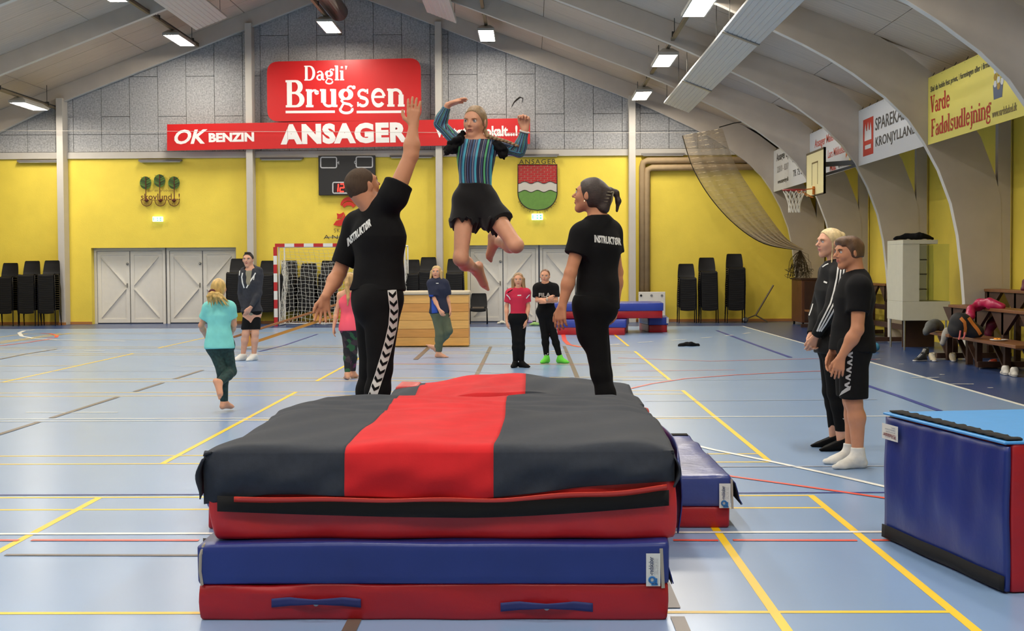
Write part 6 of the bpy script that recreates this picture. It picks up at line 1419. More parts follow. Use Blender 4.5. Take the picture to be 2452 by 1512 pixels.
iso_obj('body', B, .006, SK2, root, hd.subs()); hd.face(root, iris=(70, 96, 120), brow=(150, 116, 84), lip=(186, 104, 104))
HBl = mat('hair_pale_blond', (214, 190, 142), rough=.45, noise=.2, nscale=40, stretch=(1, 1, .4), bump=.22, bscale=130); hp = hd.cap(.034, (.28, .30), (.84, -.54), -.20) + [EL(hd(0, -.46, .30), (.10 * .232, .14 * .232, .12 * .232), hd.R, k=.02), RC(hd(0, -.5, .28), hd(.02, -.60, .05), .018, .014, k=.02), RC(hd(.02, -.60, .05), hd(.1, -.52, -.4), .014, .009, k=.02)]
hp += [RC(hd(.31, .06, -.05), hd(.30, .05, -.42), .006, .005, k=.01), RC(hd(.30, .05, -.42), at(1990, 688, Y - .15), .006, .004, k=.01)]
iso_obj('hair', hp, .005, HBl, root, amp=.002, freq=80)
up = nrm(J['N'] - J['P']); S_ = torso(J, .95, .98, 1.1, .022, .06) + [p.grow(.018) for p in arm(J['LS'], J['LE'], J['LW'], .97, 1.0) + arm(J['RS'], J['RE'], J['RW'], .97, 1.0)] + [RC(J['N'] - up * .03, J['N'] + up * .025, .068, .056, k=.02)]
def cuffcut(J, e, w): d_ = nrm(J[w] - J[e]); return (J[w] - d_ * .01, d_)
S_ = [p for p in S_]
for p in S_[-7:-1]:
    p.cuts = [cuffcut(J, 'LE', 'LW')] if p in S_[-7:-4] else [cuffcut(J, 'RE', 'RW')]
sh4 = iso_obj('track_jacket', S_, .0065, mat('track_black', (16, 16, 18), rough=.75, noise=.1, nscale=20, spec=.3), root, cuts=[(J['P'] - up * .07, -up)], subs=[RC(hd(0, 0, -.25), J['N'] + up * .03, .05, .05, k=.01)], amp=.006, freq=22, seed=21, fold=(1, 1, .7))
tb = bvh(sh4)
for k_ in range(3):
    dx = 7.5 * (k_ - 1); P = [(2014 + dx * .9, 640), (2011 + dx, 668), (2004 + dx, 700), (1996 + dx, 728), (1984 + dx * 1.0, 752), (1971 + dx * .9, 776), (1961 + dx * .6, 794)]; Vv, Ff = strip_px(P, 3.6); print_on(tb, Vv, Ff, Y, WHT, root, name='arm_stripe', L=4)
Vv, Ff = strip_px([(1973, 675), (1981, 678)], 4); print_on(tb, Vv, Ff, Y, WHT, root, name='chest_mark', L=3); Vv, Ff = strip_px([(1970, 640), (1977, 635), (1984, 632)], 2.5); print_on(tb, Vv, Ff, Y, WHT, root, name='collar_stripe', L=3); Vv, Ff = strip_px([(1947, 728), (1943, 742), (1938, 756)], 2.2); print_on(tb, Vv, Ff, Y, WHT, root, name='arm_stripe', L=3)
Tr = [RC(J['LH'] + up * .03, J['RH'] + up * .03, .11, .11, k=.05)] + leg(J['LH'], J['LK'], J['LA'] + V3((0, 0, .05)), 1.0, .98, .006, (.8, 0, 0)) + leg(J['RH'], J['RK'], J['RA'] + V3((0, 0, .05)), 1.0, .98, .006, (.8, 0, 0)) + [EL(J['P'] + V3((.06, 0, -.06)), (.10, .14, .12), k=.05)]
lg4 = iso_obj('leggings', Tr, .006, BLK2, root, cuts=[(J['P'] + up * .05, up), (V3((0, 0, .155)), (0, 0, -1))])
tb = bvh(lg4); print_on(tb, [(2017, 1002), (2019, 1005), (2026, 1000), (2020, 1003)], [(0, 1, 2, 3)], Y, WHT, root, name='ankle_mark', L=4); Vv, Ff = strip_px([(2004, 936), (2006, 944)], 5); print_on(tb, Vv, Ff, Y, WHT, root, name='knee_mark', L=3)
for an, d_ in (('LA', (-.95, -.3, 0)), ('RA', (-.95, -.1, 0))): iso_obj('sock', foot(J[an], d_, (0, 0, -1), .98, False, .006), .006, BLK2, root, cuts=[(J[an] + V3((0, 0, .006)), (-.35, 0, .9)), (V3((0, 0, .002)), (0, 0, -1))])
# ---------------------------------------------------------------- 5. boy in black shirt and shorts
Y = 10.35; J = mk(Y, N=(2048, 667), P=(2040, 823), LS=(2058, 692, -.17), RS=(2034, 686, .17), LH=(2043, 838, -.09), RH=(2035, 838, .09), LE=(2053, 790, -.22), LW=(2014, 856, -.20), RE=(2010, 786, .18), RW=(1993, 845, .06), LK=(2044, 962, -.10), RK=(2038, 958, .10), LA=(2054, 1082, -.10), RA=(2036, 1076, .13))
root = person((J['P'][0], Y, 0), 'boy in black shirt and knee-length shorts with grey chevrons and white socks')
hd = Head(at(2032, 606, Y), (-.95, -.30, -.02), (-.02, 0, 1), .236); J['LA'][2] = .09; J['RA'][2] = .09
B = hd.prims(J['N'], .205) + torso(J, 1.0, 1.0, 1.08) + arm(J['LS'], J['LE'], J['LW'], 1.0, 1.12) + arm(J['RS'], J['RE'], J['RW'], 1.0, 1.1) + leg(J['LH'], J['LK'], J['LA'], 1.0, 1.08, 0, (.8, 0, 0)) + leg(J['RH'], J['RK'], J['RA'], 1.0, 1.05, 0, (.8, 0, 0))
B += hand(J['LW'], (-.22, -.05, -1), (.2, .9, 0), (-.9, .1, .2), 1.0, .45, .1, .7) + hand(J['RW'], (-.25, -.3, -.9), (.4, -.6, 0), (-.8, -.4, .2), 1.0, .55, .05, .7)
iso_obj('body', B, .0058, SK1, root, hd.subs()); hd.face(root, iris=(60, 80, 96), brow=(88, 64, 44), lip=(188, 96, 86), smile=.12)
HBr = mat('hair_brown', (92, 66, 44), rough=.55, noise=.4, nscale=26, stretch=(1, 1, .5), bump=.22, bscale=130); hp = hd.cap(.028, (.27, .28), (.86, -.50), -.14) + [RC(hd(-.18, .26, .33), hd(.18, .28, .32), .014, .016, k=.03), RC(hd(.16, .31, .30), hd(.22, .33, .24), .010, .006, k=.015), EL(hd(0, .06, .38), (.27 * .236, .34 * .236, .12 * .236), hd.R, k=.03)]
iso_obj('hair', hp, .005, HBr, root, amp=.004, freq=60, fold=(1, .5, .6))
up = nrm(J['N'] - J['P']); S_ = torso(J, 1.0, 1.03, 1.12, .022, .03) + [sleeve(J['LS'], J['LE'], .56, .076, .082), sleeve(J['RS'], J['RE'], .56, .076, .08), RC(J['P'] - up * .05, J['P'] + up * .1, .16, .155, 1.02, (-.95, -.3, 0), k=.05)]
sh5 = iso_obj('tshirt', S_, .0065, BLK, root, cuts=[(J['P'] - up * .05, -up)], subs=[RC(hd(0, 0, -.25), J['N'] + up * .035, .06, .056, k=.01)], amp=.007, freq=18, seed=31, fold=(1, 1, .6))
kb = V3((0, 0, at(2040, 951, Y).z)); Tr = [RC(J['LH'] + up * .03, J['RH'] + up * .03, .125, .125, k=.05), EL(J['P'] + V3((.03, 0, -.05)), (.11, .15, .12), k=.05)]
for h_, k_ in (('LH', 'LK'), ('RH', 'RK')): Tr.append(RC(J[h_], J[k_] + V3((0, 0, -.05)), .108, .100, k=.05))
so5 = iso_obj('shorts', Tr, .0065, BLK, root, cuts=[(J['P'] + up * .04, up), (kb, (0, 0, -1))], amp=.006, freq=18, seed=33, fold=(1, 1, .5))
tb = bvh(so5); GRY = mat('print_grey_silver', (176, 176, 176), rough=.6); cp = [(2036, 848), (2035, 866), (2033, 884), (2031, 902), (2029, 920)]
for (x, y) in cp: print_on(tb, [(x - 6, y), (x + 6, y - 6), (x + 6, y - .5), (x - 0, y + 3), (x + 6, y + 6), (x + 6, y + 10.5), (x - 6, y + 5)], [(0, 1, 2, 3), (3, 4, 5, 6), (0, 3, 6)], Y, GRY, root, name='chevron', L=5)
print_on(tb, [(2038, 924), (2036, 934), (2022, 942), (2010, 949), (2016, 938), (2026, 930)], [(0, 1, 2, 3, 4, 5)], Y, GRY, root, name='hem_stripe', L=5)
SOX = mat('sock_white', (222, 220, 212), rough=.9, noise=.06, nscale=40)
for an, d_ in (('LA', (-.95, -.32, 0)), ('RA', (-.95, -.1, 0))): iso_obj('sock', foot(J[an], d_, (0, 0, -1), 1.05, False, .007) + [RC(J[an] - V3((0, 0, .01)), J[an] + V3((0, 0, .065 if an == 'LA' else .07)), .047, .050, cuts=[(J[an] + V3((0, 0, .062)), (0, 0, 1))], k=.02)], .006, SOX, root, cuts=[(V3((0, 0, .002)), (0, 0, -1))], amp=.002, freq=60)
# ---------------------------------------------------------------- 6. man in hooded jacket
Y = 22.4; J = mk(Y, N=(600, 648), P=(604, 742), LS=(618, 660, .0), RS=(582, 660, .0), LH=(612, 750), RH=(595, 750), LE=(619, 702, -.06), LW=(601, 736, -.20), RE=(577, 703, .04), RW=(584, 738, -.04), LK=(611, 800, -.05), RK=(588, 800, -.05), LA=(608, 848, .0), RA=(582, 848, .0))
root = person((J['P'][0], Y, 0), 'man in dark hooded jacket, shorts and white shoes watching from the left'); hd = Head(at(594, 623, Y), (-.10, -.99, .05), (0, 0, 1), .235); J['LA'][2] = .09; J['RA'][2] = .09
B = hd.prims(J['N'], .21) + torso(J, 1.0, .84, 1.0) + arm(J['LS'], J['LE'], J['LW'], 1.0, 1.05) + arm(J['RS'], J['RE'], J['RW'], 1.0, 1.05) + leg(J['LH'], J['LK'], J['LA'], 1.0, 1.0) + leg(J['RH'], J['RK'], J['RA'], 1.0, 1.0) + hand(J['LW'], (-.5, -.2, -.75), (-.3, .3, -.3), (-.6, -.6, .3), 1.0, .9, .05, .9) + hand(J['RW'], (.1, -.2, -1), (.5, .5, 0), (.3, -.8, 0), 1.0, .7, .05)
iso_obj('body', B, .0085, SK2, root, hd.subs()); hd.face(root, brow=(70, 52, 40), smile=.2); iso_obj('hair', hd.cap(.02, (.26, .30), (.85, -.52), .0) + [EL(hd(0, .1, .48), (.22 * .235, .25 * .235, .06 * .235), hd.R, k=.02)], .006, mat('hair_black_short', (42, 34, 30), rough=.8, bump=.22, bscale=130, stretch=(1, 1, .3)), root)
up = nrm(J['N'] - J['P']); JK = mat('hoodie_dark', (48, 50, 58), rough=.9, noise=.15, nscale=30)
iso_obj('undershirt', torso(J, 1.0, .84, 1.0, .010), .009, mat('shirt_olive_grey', (150, 142, 120), rough=.9), root, cuts=[(J['N'] - up * .0, up)])
vo = V3((0, -1, 0)); jp = torso(J, 1.0, .86, 1.1, .022, .06) + [p.grow(.014) for p in arm(J['LS'], J['LE'], J['LW'], 1.0, 1.05) + arm(J['RS'], J['RE'], J['RW'], 1.0, 1.05)]
for p in jp[-6:-3]: p.cuts = [cuffcut(J, 'LE', 'LW')]
for p in jp[-3:]: p.cuts = [cuffcut(J, 'RE', 'RW')]
jp += [RC(J['N'] + V3((-.12, .02, .0)), J['N'] + V3((0, .13, .03)), .05, .06, k=.03), RC(J['N'] + V3((0, .13, .03)), J['N'] + V3((.14, .0, .0)), .06, .055, k=.03)]
vneck = [RC(J['N'] + V3((-.02, -.16, .05)), J['P'] + (J['N'] - J['P']) * .40 + V3((-.04, -.16, 0)), .105, .034, k=.01)]
jk = iso_obj('hooded_jacket', jp, .008, JK, root, subs=vneck + [RC(hd(0, .1, -.2), J['N'], .085, .08, k=.01)], cuts=[(J['P'] - up * .03, -up)], amp=.006, freq=18, seed=8)
tb = bvh(jk); m = MB()
for P in ([(581, 654), (579, 664), (581, 678), (585, 690)], [(612, 654), (606, 664), (598, 676), (590, 690)]): Vv, Ff = strip_px(P, 3.0); print_on(tb, Vv, Ff, Y, WHT, root, name='zip_lining', L=3)
for P in ([(575, 648), (574, 660)], [(610, 655), (607, 671)]): Vv, Ff = strip_px(P, 1.8); print_on(tb, Vv, Ff, Y, WHT, root, name='drawstring', off=.008, L=3)
kb = V3((0, 0, at(600, 789, Y).z)); Tr = [RC(J['LH'] + up * .03, J['RH'] + up * .03, .11, .11, k=.05)] + [RC(J[h_], J[k_], .084, .078, k=.02) for h_, k_ in (('LH', 'LK'), ('RH', 'RK'))]; iso_obj('shorts', Tr, .009, BLK, root, cuts=[(kb, (0, 0, -1)), (J['P'] + up * .03, up)], amp=.006, freq=18)
SHW = mat('shoe_white', (224, 222, 216), rough=.6)
for an, d_ in (('LA', (-.35, -.93, 0)), ('RA', (-.6, -.8, 0))): sk_ = iso_obj('shoe', foot(J[an], d_, (0, 0, -1), 1.1, False, .008), .009, SHW, root, cuts=[(J[an] + V3((0, 0, .02)), (0, 0, 1)), (V3((0, 0, .002)), (0, 0, -1))])
# ---------------------------------------------------------------- 7. girl in turquoise shirt running away
Y = 14.45; J = mk(Y, N=(524, 727), P=(527, 822), LS=(500, 738, .02), RS=(550, 738, -.02), LH=(515, 832), RH=(540, 832), LE=(482, 780, .08), LW=(494, 808, .28), RE=(560, 778, .04), RW=(552, 806, .26), LK=(532, 888, -.03), RK=(553, 890, .03), LA=(537, 964, .0), RA=(524, 918, -.24))
root = person((J['P'][0], Y, 0), 'barefoot girl in turquoise shirt running away with a swinging ponytail'); hd = Head(at(524, 693, Y), (.10, .99, -.04), (0, .05, 1), .208)
B = hd.prims(J['N'], .18, 1) + torso(J, .78, .86) + arm(J['LS'], J['LE'], J['LW'], .8, .88) + arm(J['RS'], J['RE'], J['RW'], .8, .88) + leg(J['LH'], J['LK'], J['LA'], .8, .9) + leg(J['RH'], J['RK'], J['RA'], .8, .9) + hand(J['LW'], (.3, .9, -.2), (.8, 0, 0), (0, 0, 1), .8, 1.2) + hand(J['RW'], (-.3, .9, .1), (-.8, 0, 0), (0, 0, 1), .8, 1.2) + foot(J['LA'], (.5, .86, 0), (0, 0, -1), .82) + foot(J['RA'], (.35, -.1, -.93), (-.25, -.95, -.1), .85)
iso_obj('body', B, .0075, SK3, root, hd.subs()); hd.face(root)
HY = mat('hair_golden', (206, 170, 98), rough=.45, noise=.3, nscale=40, stretch=(1, 1, .3), bump=.22, bscale=130); hp = hd.cap(.03, (.28, .30), (.86, -.5), -.30); tail = []
tailr = np.random.default_rng(4); a0 = np.array(at(508, 702, Y - .11))
for i in range(26):
    e = np.array(at(508 + tailr.uniform(-14, 44), 722 + tailr.uniform(-8, 18) - abs(i - 13) * .3, Y - .10 + tailr.normal() * .03)); mid = a0 * .45 + e * .55 + V3((tailr.normal() * .01, -.03, .03)); tail += [RC(a0, mid, .016, .013, k=.008), RC(mid, e, .012, .003, k=.006)]
iso_obj('hair', hp, .006, HY, root, amp=.003, freq=60); iso_obj('ponytail', tail, .0055, HY, root)
m = MB(); m.tube([Vector(a0) + Vector((.03 * math.cos(a), -.0, .03 * math.sin(a))) for a in np.linspace(0, 2 * PI, 12, False)], .012, 6, closed=True); m.obj('hair_band', mat('band_maroon', (84, 22, 32)), root, smooth=True)
up = nrm(J['N'] - J['P']); TQ = mat('cloth_turquoise', (126, 212, 206), rough=.85, noise=.06, nscale=14); kb = V3((0, 0, at(524, 834, Y).z))
iso_obj('tshirt', torso(J, .78, .86, 1.1, .016, .06) + [sleeve(J['LS'], J['LE'], .58, .056, .064), sleeve(J['RS'], J['RE'], .58, .056, .064), RC(J['P'] - up * .08, J['P'] + up * .06, .126, .12, 1.1, (0, 1, 0), k=.05)], .0075, TQ, root, cuts=[(kb, (0, 0, -1))], subs=[RC(hd(0, 0, -.25), J['N'] + up * .02, .06, .055, k=.01)], amp=.007, freq=22, seed=4, fold=(1, 1, .6))
Tr = [RC(J['LH'] + up * .02, J['RH'] + up * .02, .100, .100, k=.04)] + leg(J['LH'], J['LK'], J['LA'], .8, 1.02, .010) + leg(J['RH'], J['RK'], J['RA'], .8, 1.02, .010); Tr[0:0] = [RC(J['P'] + up * .06, J['P'] - up * .03, .12, .118, 1.15, (0, 1, 0), k=.04)]; dR = nrm(J['RA'] - J['RK'])
iso_obj('leggings', [p for p in Tr[:5]], .0075, mat('leggings_dark_green', (24, 54, 52), rough=.75, noise=.45, nscale=36, detail=5), root, cuts=[(V3((0, 0, .1)), (0, 0, -1))]); iso_obj('leggings', Tr[5:], .0075, _mats['leggings_dark_green'], root, cuts=[(J['RA'] - dR * .01, dR)])
# ---------------------------------------------------------------- 8. girl in pink top seen from behind
Y = 18.5; J = mk(Y, N=(836, 700), P=(838, 782), LS=(815, 708), RS=(856, 708), LH=(830, 790), RH=(848, 790), LE=(806, 748, .0), LW=(799, 784, -.04), RE=(864, 748), RW=(866, 784), LK=(832, 842, .03), RK=(846, 842, .05), LA=(832, 896, .0), RA=(845, 890, .22))
root = person((J['P'][0], Y, 0), 'girl in bright pink sleeveless top walking away behind the reaching instructor'); hd = Head(at(840, 673, Y), (.35, .93, 0), (0, 0, 1), .206); J['LA'][2] = .075; J['RA'][2] = .075
B = hd.prims(J['N'], .18, 1) + torso(J, .78, .84) + arm(J['LS'], J['LE'], J['LW'], .8, .86) + arm(J['RS'], J['RE'], J['RW'], .8, .86) + leg(J['LH'], J['LK'], J['LA'], .8, .9) + leg(J['RH'], J['RK'], J['RA'], .8, .9) + hand(J['LW'], (-.05, 0, -1), (.8, 0, 0), (0, 1, 0), .8, .5, .1) + hand(J['RW'], (.05, 0, -1), (-.8, 0, 0), (0, 1, 0), .8, .5) + foot(J['LA'], (-.3, .9, 0), (0, 0, -1), .82) + foot(J['RA'], (.3, .9, 0), (0, 0, -1), .82)
iso_obj('body', B, .0085, SK3, root, hd.subs()); hd.face(root)
hp = hd.cap(.025, (.28, .30), (.86, -.5), -.28) + [RC(hd(0, -.45, .0), hd(0, -.56, -.2), .026, .028, k=.02), RC(hd(0, -.56, -.2), np.array(at(834, 714, Y - .13)), .028, .022, k=.02), RC(np.array(at(834, 714, Y - .13)), np.array(at(832, 732, Y - .11)), .02, .008, k=.02)]; iso_obj('hair', hp, .007, mat('hair_blond_dark', (190, 152, 96), rough=.5, noise=.25, nscale=40, stretch=(1, 1, .3), bump=.22, bscale=130), root, amp=.003, freq=60)
up = nrm(J['N'] - J['P']); kb = V3((0, 0, at(838, 792, Y).z)); iso_obj('tank_top', torso(J, .78, .9, 1.05, .014, .06)[:4] + [RC(J['N'] - up * .1 + V3((-.06, 0, 0)), J['LS'] * .45 + J['N'] * .55 + up * .02, .04, .028, k=.03), RC(J['N'] - up * .1 + V3((.06, 0, 0)), J['RS'] * .45 + J['N'] * .55 + up * .02, .04, .028, k=.03), RC(J['P'] - up * .08, J['P'] + up * .06, .13, .12, 1.1, (0, 1, 0), k=.05)], .008, mat('cloth_pink_neon', (250, 92, 112), rough=.8), root, cuts=[(kb, (0, 0, -1))], amp=.005, freq=22, seed=6)
def floral():
    mt = mat('leggings_floral', (30, 26, 34), rough=.75); nt = mt.node_tree; b = nt.nodes['Principled BSDF']; tc = nt.nodes.new('ShaderNodeTexCoord'); vo_ = nt.nodes.new('ShaderNodeTexVoronoi'); vo_.inputs['Scale'].default_value = 14; rp = nt.nodes.new('ShaderNodeValToRGB'); rp.color_ramp.interpolation = 'CONSTANT'
    nt.links.new(tc.outputs['Object'], vo_.inputs['Vector']); sep = nt.nodes.new('ShaderNodeSeparateColor'); nt.links.new(vo_.outputs['Color'], sep.inputs[0]); nt.links.new(sep.outputs[0], rp.inputs[0]); nt.links.new(rp.outputs[0], b.inputs['Base Color'])
    e = rp.color_ramp.elements; e[0].color = (*lin((26, 24, 30)), 1); e[1].position = .55; e[1].color = (*lin((40, 88, 52)), 1); x = e.new(.7); x.color = (*lin((110, 40, 84)), 1); x = e.new(.82); x.color = (*lin((60, 46, 52)), 1); return mt
iso_obj('leggings', [RC(J['LH'] + up * .02, J['RH'] + up * .02, .092, .092, k=.04), RC(J['P'] + up * .06, J['P'] - up * .03, .115, .112, 1.15, (0, 1, 0), k=.04)] + leg(J['LH'], J['LK'], J['LA'], .8, .95, .008) + leg(J['RH'], J['RK'], J['RA'], .8, .95, .008), .0085, floral(), root, cuts=[(V3((0, 0, .1)), (0, 0, -1))])
# ---------------------------------------------------------------- 9. blond boy walking
Y = 22.9; J = mk(Y, N=(1047, 672), P=(1052, 743), LS=(1065, 680, .03), RS=(1033, 680, -.06), LH=(1060, 750, .04), RH=(1046, 750, -.04), LE=(1071, 714, .05), LW=(1078, 741, .0), RE=(1040, 717, -.12), RW=(1052, 742, -.22), LK=(1074, 792, -.02), RK=(1053, 800, -.05), LA=(1045, 832, .15), RA=(1050, 846, .0))
root = person((J['P'][0], Y, 0), 'blond long-haired boy in navy shirt and olive trousers walking past the pine box'); hd = Head(at(1045, 653, Y), (-.12, -.97, .10), (.05, .1, 1), .215)
B = hd.prims(J['N'], .19, 1) + torso(J, .86, .86) + arm(J['LS'], J['LE'], J['LW'], .86, .88) + arm(J['RS'], J['RE'], J['RW'], .86, .88) + leg(J['LH'], J['LK'], J['LA'], .86, .9) + leg(J['RH'], J['RK'], J['RA'], .86, .9) + hand(J['LW'], (.1, 0, -1), (-.6, -.4, 0), (0, -.8, 0), .88, .6) + hand(J['RW'], (.4, -.3, -.7), (.5, .5, 0), (.5, -.5, .4), .88, .7) + foot(J['LA'], (-.75, .1, .55), (-.5, .1, -.75), .9) + foot(J['RA'], (.93, -.3, 0), (0, 0, -1), .9)
iso_obj('body', B, .009, SK3, root, hd.subs()); hd.face(root, open_=.015, lip=(190, 100, 96), young=1)
HW = mat('hair_wheat', (196, 164, 108), rough=.5, noise=.25, nscale=40, stretch=(1, 1, .3), bump=.22, bscale=130); hp = hd.cap(.04, (.30, .28), (.88, -.47), -.35); lr = np.random.default_rng(9)
for i in range(22):
    a = 2.0 + 5.3 * i / 21 if False else (-2.1 + 4.2 * i / 21) + PI; x, y = math.sin(a - PI) * .38, -math.cos(a - PI) * .38 * 1; hp.append(RC(hd(x * .95, y * .7 - .05, .05), hd(x * (1.12 + .1 * lr.random()), y * .8 - .05, -.46 - .12 * lr.random()), .020, .009, k=.02))
iso_obj('hair', hp, .007, HW, root, amp=.003, freq=60)
up = nrm(J['N'] - J['P']); kb = V3((0, 0, at(1050, 750, Y).z)); NV = mat('cloth_navy', (32, 38, 62), rough=.85); RB = mat('cloth_royal_blue', (40, 76, 170), rough=.85)
ts = iso_obj('tshirt', torso(J, .86, .98, 1.1, .022, .08) + [sleeve(J['LS'], J['LE'], .8, .07, .075), sleeve(J['RS'], J['RE'], .82, .07, .078), RC(J['P'] - up * .08, J['P'] + up * .06, .145, .14, 1.1, (.3, -.9, 0), k=.05)], .0085, NV, root, cuts=[(kb, (0, 0, -1))], subs=[RC(hd(0, 0, -.3), J['N'] + up * .02, .06, .05, k=.01)], amp=.006, freq=20, seed=9)
tb = bvh(ts); Vv, Ff = strip_px([(1038, 716), (1040, 735), (1041, 750)], [10, 13, 14]); print_on(tb, Vv, Ff, Y, RB, root, name='side_panel', L=3); Vv, Ff = strip_px([(1024, 708), (1038, 709)], 4); print_on(tb, Vv, Ff, Y, RB, root, name='sleeve_cuff', L=3); Vv, Ff = strip_px([(1044, 679), (1050, 679)], 2); print_on(tb, Vv, Ff, Y, WHT, root, name='chest_mark', L=3)
iso_obj('trousers', [RC(J['LH'] + up * .02, J['RH'] + up * .02, .11, .11, k=.04)] + leg(J['LH'], J['LK'], J['LA'], .86, 1.1, .014) + leg(J['RH'], J['RK'], J['RA'], .86, 1.1, .016), .009, mat('cloth_olive', (92, 100, 78), rough=.9, noise=.1), root, cuts=[(V3((0, 0, .1)), (0, 0, -1))], amp=.005, freq=24)
# ---------------------------------------------------------------- 10. girl in crimson shirt
Y = 20.6; J = mk(Y, N=(1241, 693), P=(1241, 757), LS=(1261, 702), RS=(1220, 702), LH=(1250, 765), RH=(1232, 765), LE=(1265, 734, .02), LW=(1260, 768, -.05), RE=(1213, 734, .02), RW=(1213, 770, -.04), LK=(1248, 818, -.02), RK=(1235, 818, -.02), LA=(1249, 866, .0), RA=(1234, 866, .0))
root = person((J['P'][0], Y, 0), 'girl in crimson shirt and black leggings standing with arms hanging'); hd = Head(at(1241, 671, Y), (-.02, -1, -.02), (0, 0, 1), .206); J['LA'][2] = .075; J['RA'][2] = .075
B = hd.prims(J['N'], .175, 1) + torso(J, .78, .84) + arm(J['LS'], J['LE'], J['LW'], .78, .88) + arm(J['RS'], J['RE'], J['RW'], .78, .88) + leg(J['LH'], J['LK'], J['LA'], .78, .92) + leg(J['RH'], J['RK'], J['RA'], .78, .92) + hand(J['LW'], (-.1, -.1, -1), (-.8, .3, 0), (-.3, -.8, 0), .8, .6) + hand(J['RW'], (.15, -.1, -1), (.8, .3, 0), (.3, -.8, 0), .8, .6)
iso_obj('body', B, .0085, SK3, root, hd.subs()); hd.face(root, brow=(140, 104, 72), young=1); HL = mat('hair_light_brown', (158, 122, 82), rough=.5, noise=.25, nscale=40, stretch=(1, 1, .3), bump=.22, bscale=130)
def long_hair(hd, base, dn=-.62, fr=.62, seed=0):
    lr = np.random.default_rng(seed); hp = base
    for i in range(24):
        a = -2.25 + 4.5 * i / 23; x, y = math.sin(a) * .37, -math.cos(a) * .37; hp.append(RC(hd(x * .97, y * .75 - .04, .05), hd(x * (1.12 + .12 * lr.random()), y * .85 - .03, dn - .12 * lr.random()), .020, .009, k=.02))
    return hp
iso_obj('hair', long_hair(hd, hd.cap(.03, (.27, .36), (.90, -.43), -.35), -.56, seed=3), .007, HL, root, amp=.002, freq=60)
up = nrm(J['N'] - J['P']); kb = V3((0, 0, at(1241, 755, Y).z)); RS_ = mat('cloth_crimson', (196, 34, 66), rough=.85)
ts = iso_obj('tshirt', torso(J, .78, .84, 1.08, .014, .03) + [sleeve(J['LS'], J['LE'], .7, .052, .055), sleeve(J['RS'], J['RE'], .7, .052, .055)], .0085, RS_, root, cuts=[(kb, (0, 0, -1))], subs=[RC(hd(0, .1, -.3), J['N'] + up * .01, .06, .05, k=.01)], amp=.005, freq=22, seed=13)
tb = bvh(ts); Vv, Ff = strip_px([(1239, 708), (1248, 707.5)], 2.4); print_on(tb, Vv, Ff, Y, WHT, root, name='chest_mark', L=3)
for P in ([(1213, 706), (1219, 712), (1222, 718)], [(1268, 706), (1264, 710), (1260, 715)]): Vv, Ff = strip_px(P, 2.2); print_on(tb, Vv, Ff, Y, WHT, root, name='sleeve_stripe', L=3)
for k_ in range(3): Vv, Ff = strip_px([(1216 + 4 * k_, 702 - 2.4 * k_), (1219 + 4 * k_, 698 - 2.2 * k_)], 2.2); print_on(tb, Vv, Ff, Y, BLK, root, name='shoulder_chevron', L=3)
iso_obj('leggings', [RC(J['LH'] + up * .02, J['RH'] + up * .02, .095, .095, k=.04), RC(J['P'] + up * .04, J['P'] - up * .04, .11, .11, 1.2, (0, 1, 0), k=.04)] + leg(J['LH'], J['LK'], J['LA'], .78, .98, .008) + leg(J['RH'], J['RK'], J['RA'], .78, .98, .008), .0085, BLK2, root, cuts=[(V3((0, 0, .09)), (0, 0, -1)), (J['P'] + up * .04, up)])
for an, d_ in (('LA', (.75, -.65, 0)), ('RA', (-.3, -.95, 0))): iso_obj('sock', foot(J[an], d_, (0, 0, -1), .82, False, .006), .008, BLK2, root, cuts=[(V3((0, 0, .11)), (0, 0, 1)), (V3((0, 0, .002)), (0, 0, -1))])
# ---------------------------------------------------------------- 11. girl with folded arms
Y = 21.5; J = mk(Y, N=(1307, 682), P=(1308, 742), LS=(1328, 690), RS=(1287, 690), LH=(1317, 750), RH=(1299, 750), LE=(1332, 720, -.05), LW=(1306, 724, -.23), RE=(1286, 720, -.05), RW=(1312, 716, -.25), LK=(1327, 806, -.02), RK=(1305, 806, -.02), LA=(1341, 858, -.02), RA=(1309, 858, .0))
root = person((J['P'][0], Y, 0), 'girl in black shirt with folded arms and bright green socks'); hd = Head(at(1305, 662, Y), (-.12, -.99, -.02), (.05, 0, 1), .210); J['LA'][2] = .08; J['RA'][2] = .08
B = hd.prims(J['N'], .175, 1) + torso(J, .82, .84) + arm(J['LS'], J['LE'], J['LW'], .8, .88) + arm(J['RS'], J['RE'], J['RW'], .8, .88) + leg(J['LH'], J['LK'], J['LA'], .82, .92) + leg(J['RH'], J['RK'], J['RA'], .82, .92) + hand(J['LW'], (-.9, .15, .1), (0, .8, 0), (0, 0, 1), .8, .6) + hand(J['RW'], (.9, .2, .15), (0, .8, 0), (0, 0, 1), .8, .8)
iso_obj('body', B, .0085, SK3, root, hd.subs()); hd.face(root, brow=(110, 78, 54), young=1); iso_obj('hair', hd.cap(.02, (.25, .38), (.90, -.43), -.28) + [EL(hd(.15, -.42, -.12), (.025, .025, .03), k=.02)], .007, mat('hair_auburn', (124, 84, 56), rough=.5, noise=.2, nscale=40, bump=.22, bscale=130, stretch=(1, 1, .3)), root)
up = nrm(J['N'] - J['P']); kb = V3((0, 0, at(1308, 736, Y).z)); ts = iso_obj('tshirt', torso(J, .82, .92, 1.08, .018, .0) + [sleeve(J['LS'], J['LE'], .72, .064, .07), sleeve(J['RS'], J['RE'], .72, .064, .07)], .0085, BLK, root, cuts=[(kb, (0, 0, -1))], subs=[RC(hd(0, .14, -.32), J['N'] - up * .02, .062, .06, k=.01)], amp=.004, freq=22, seed=17)
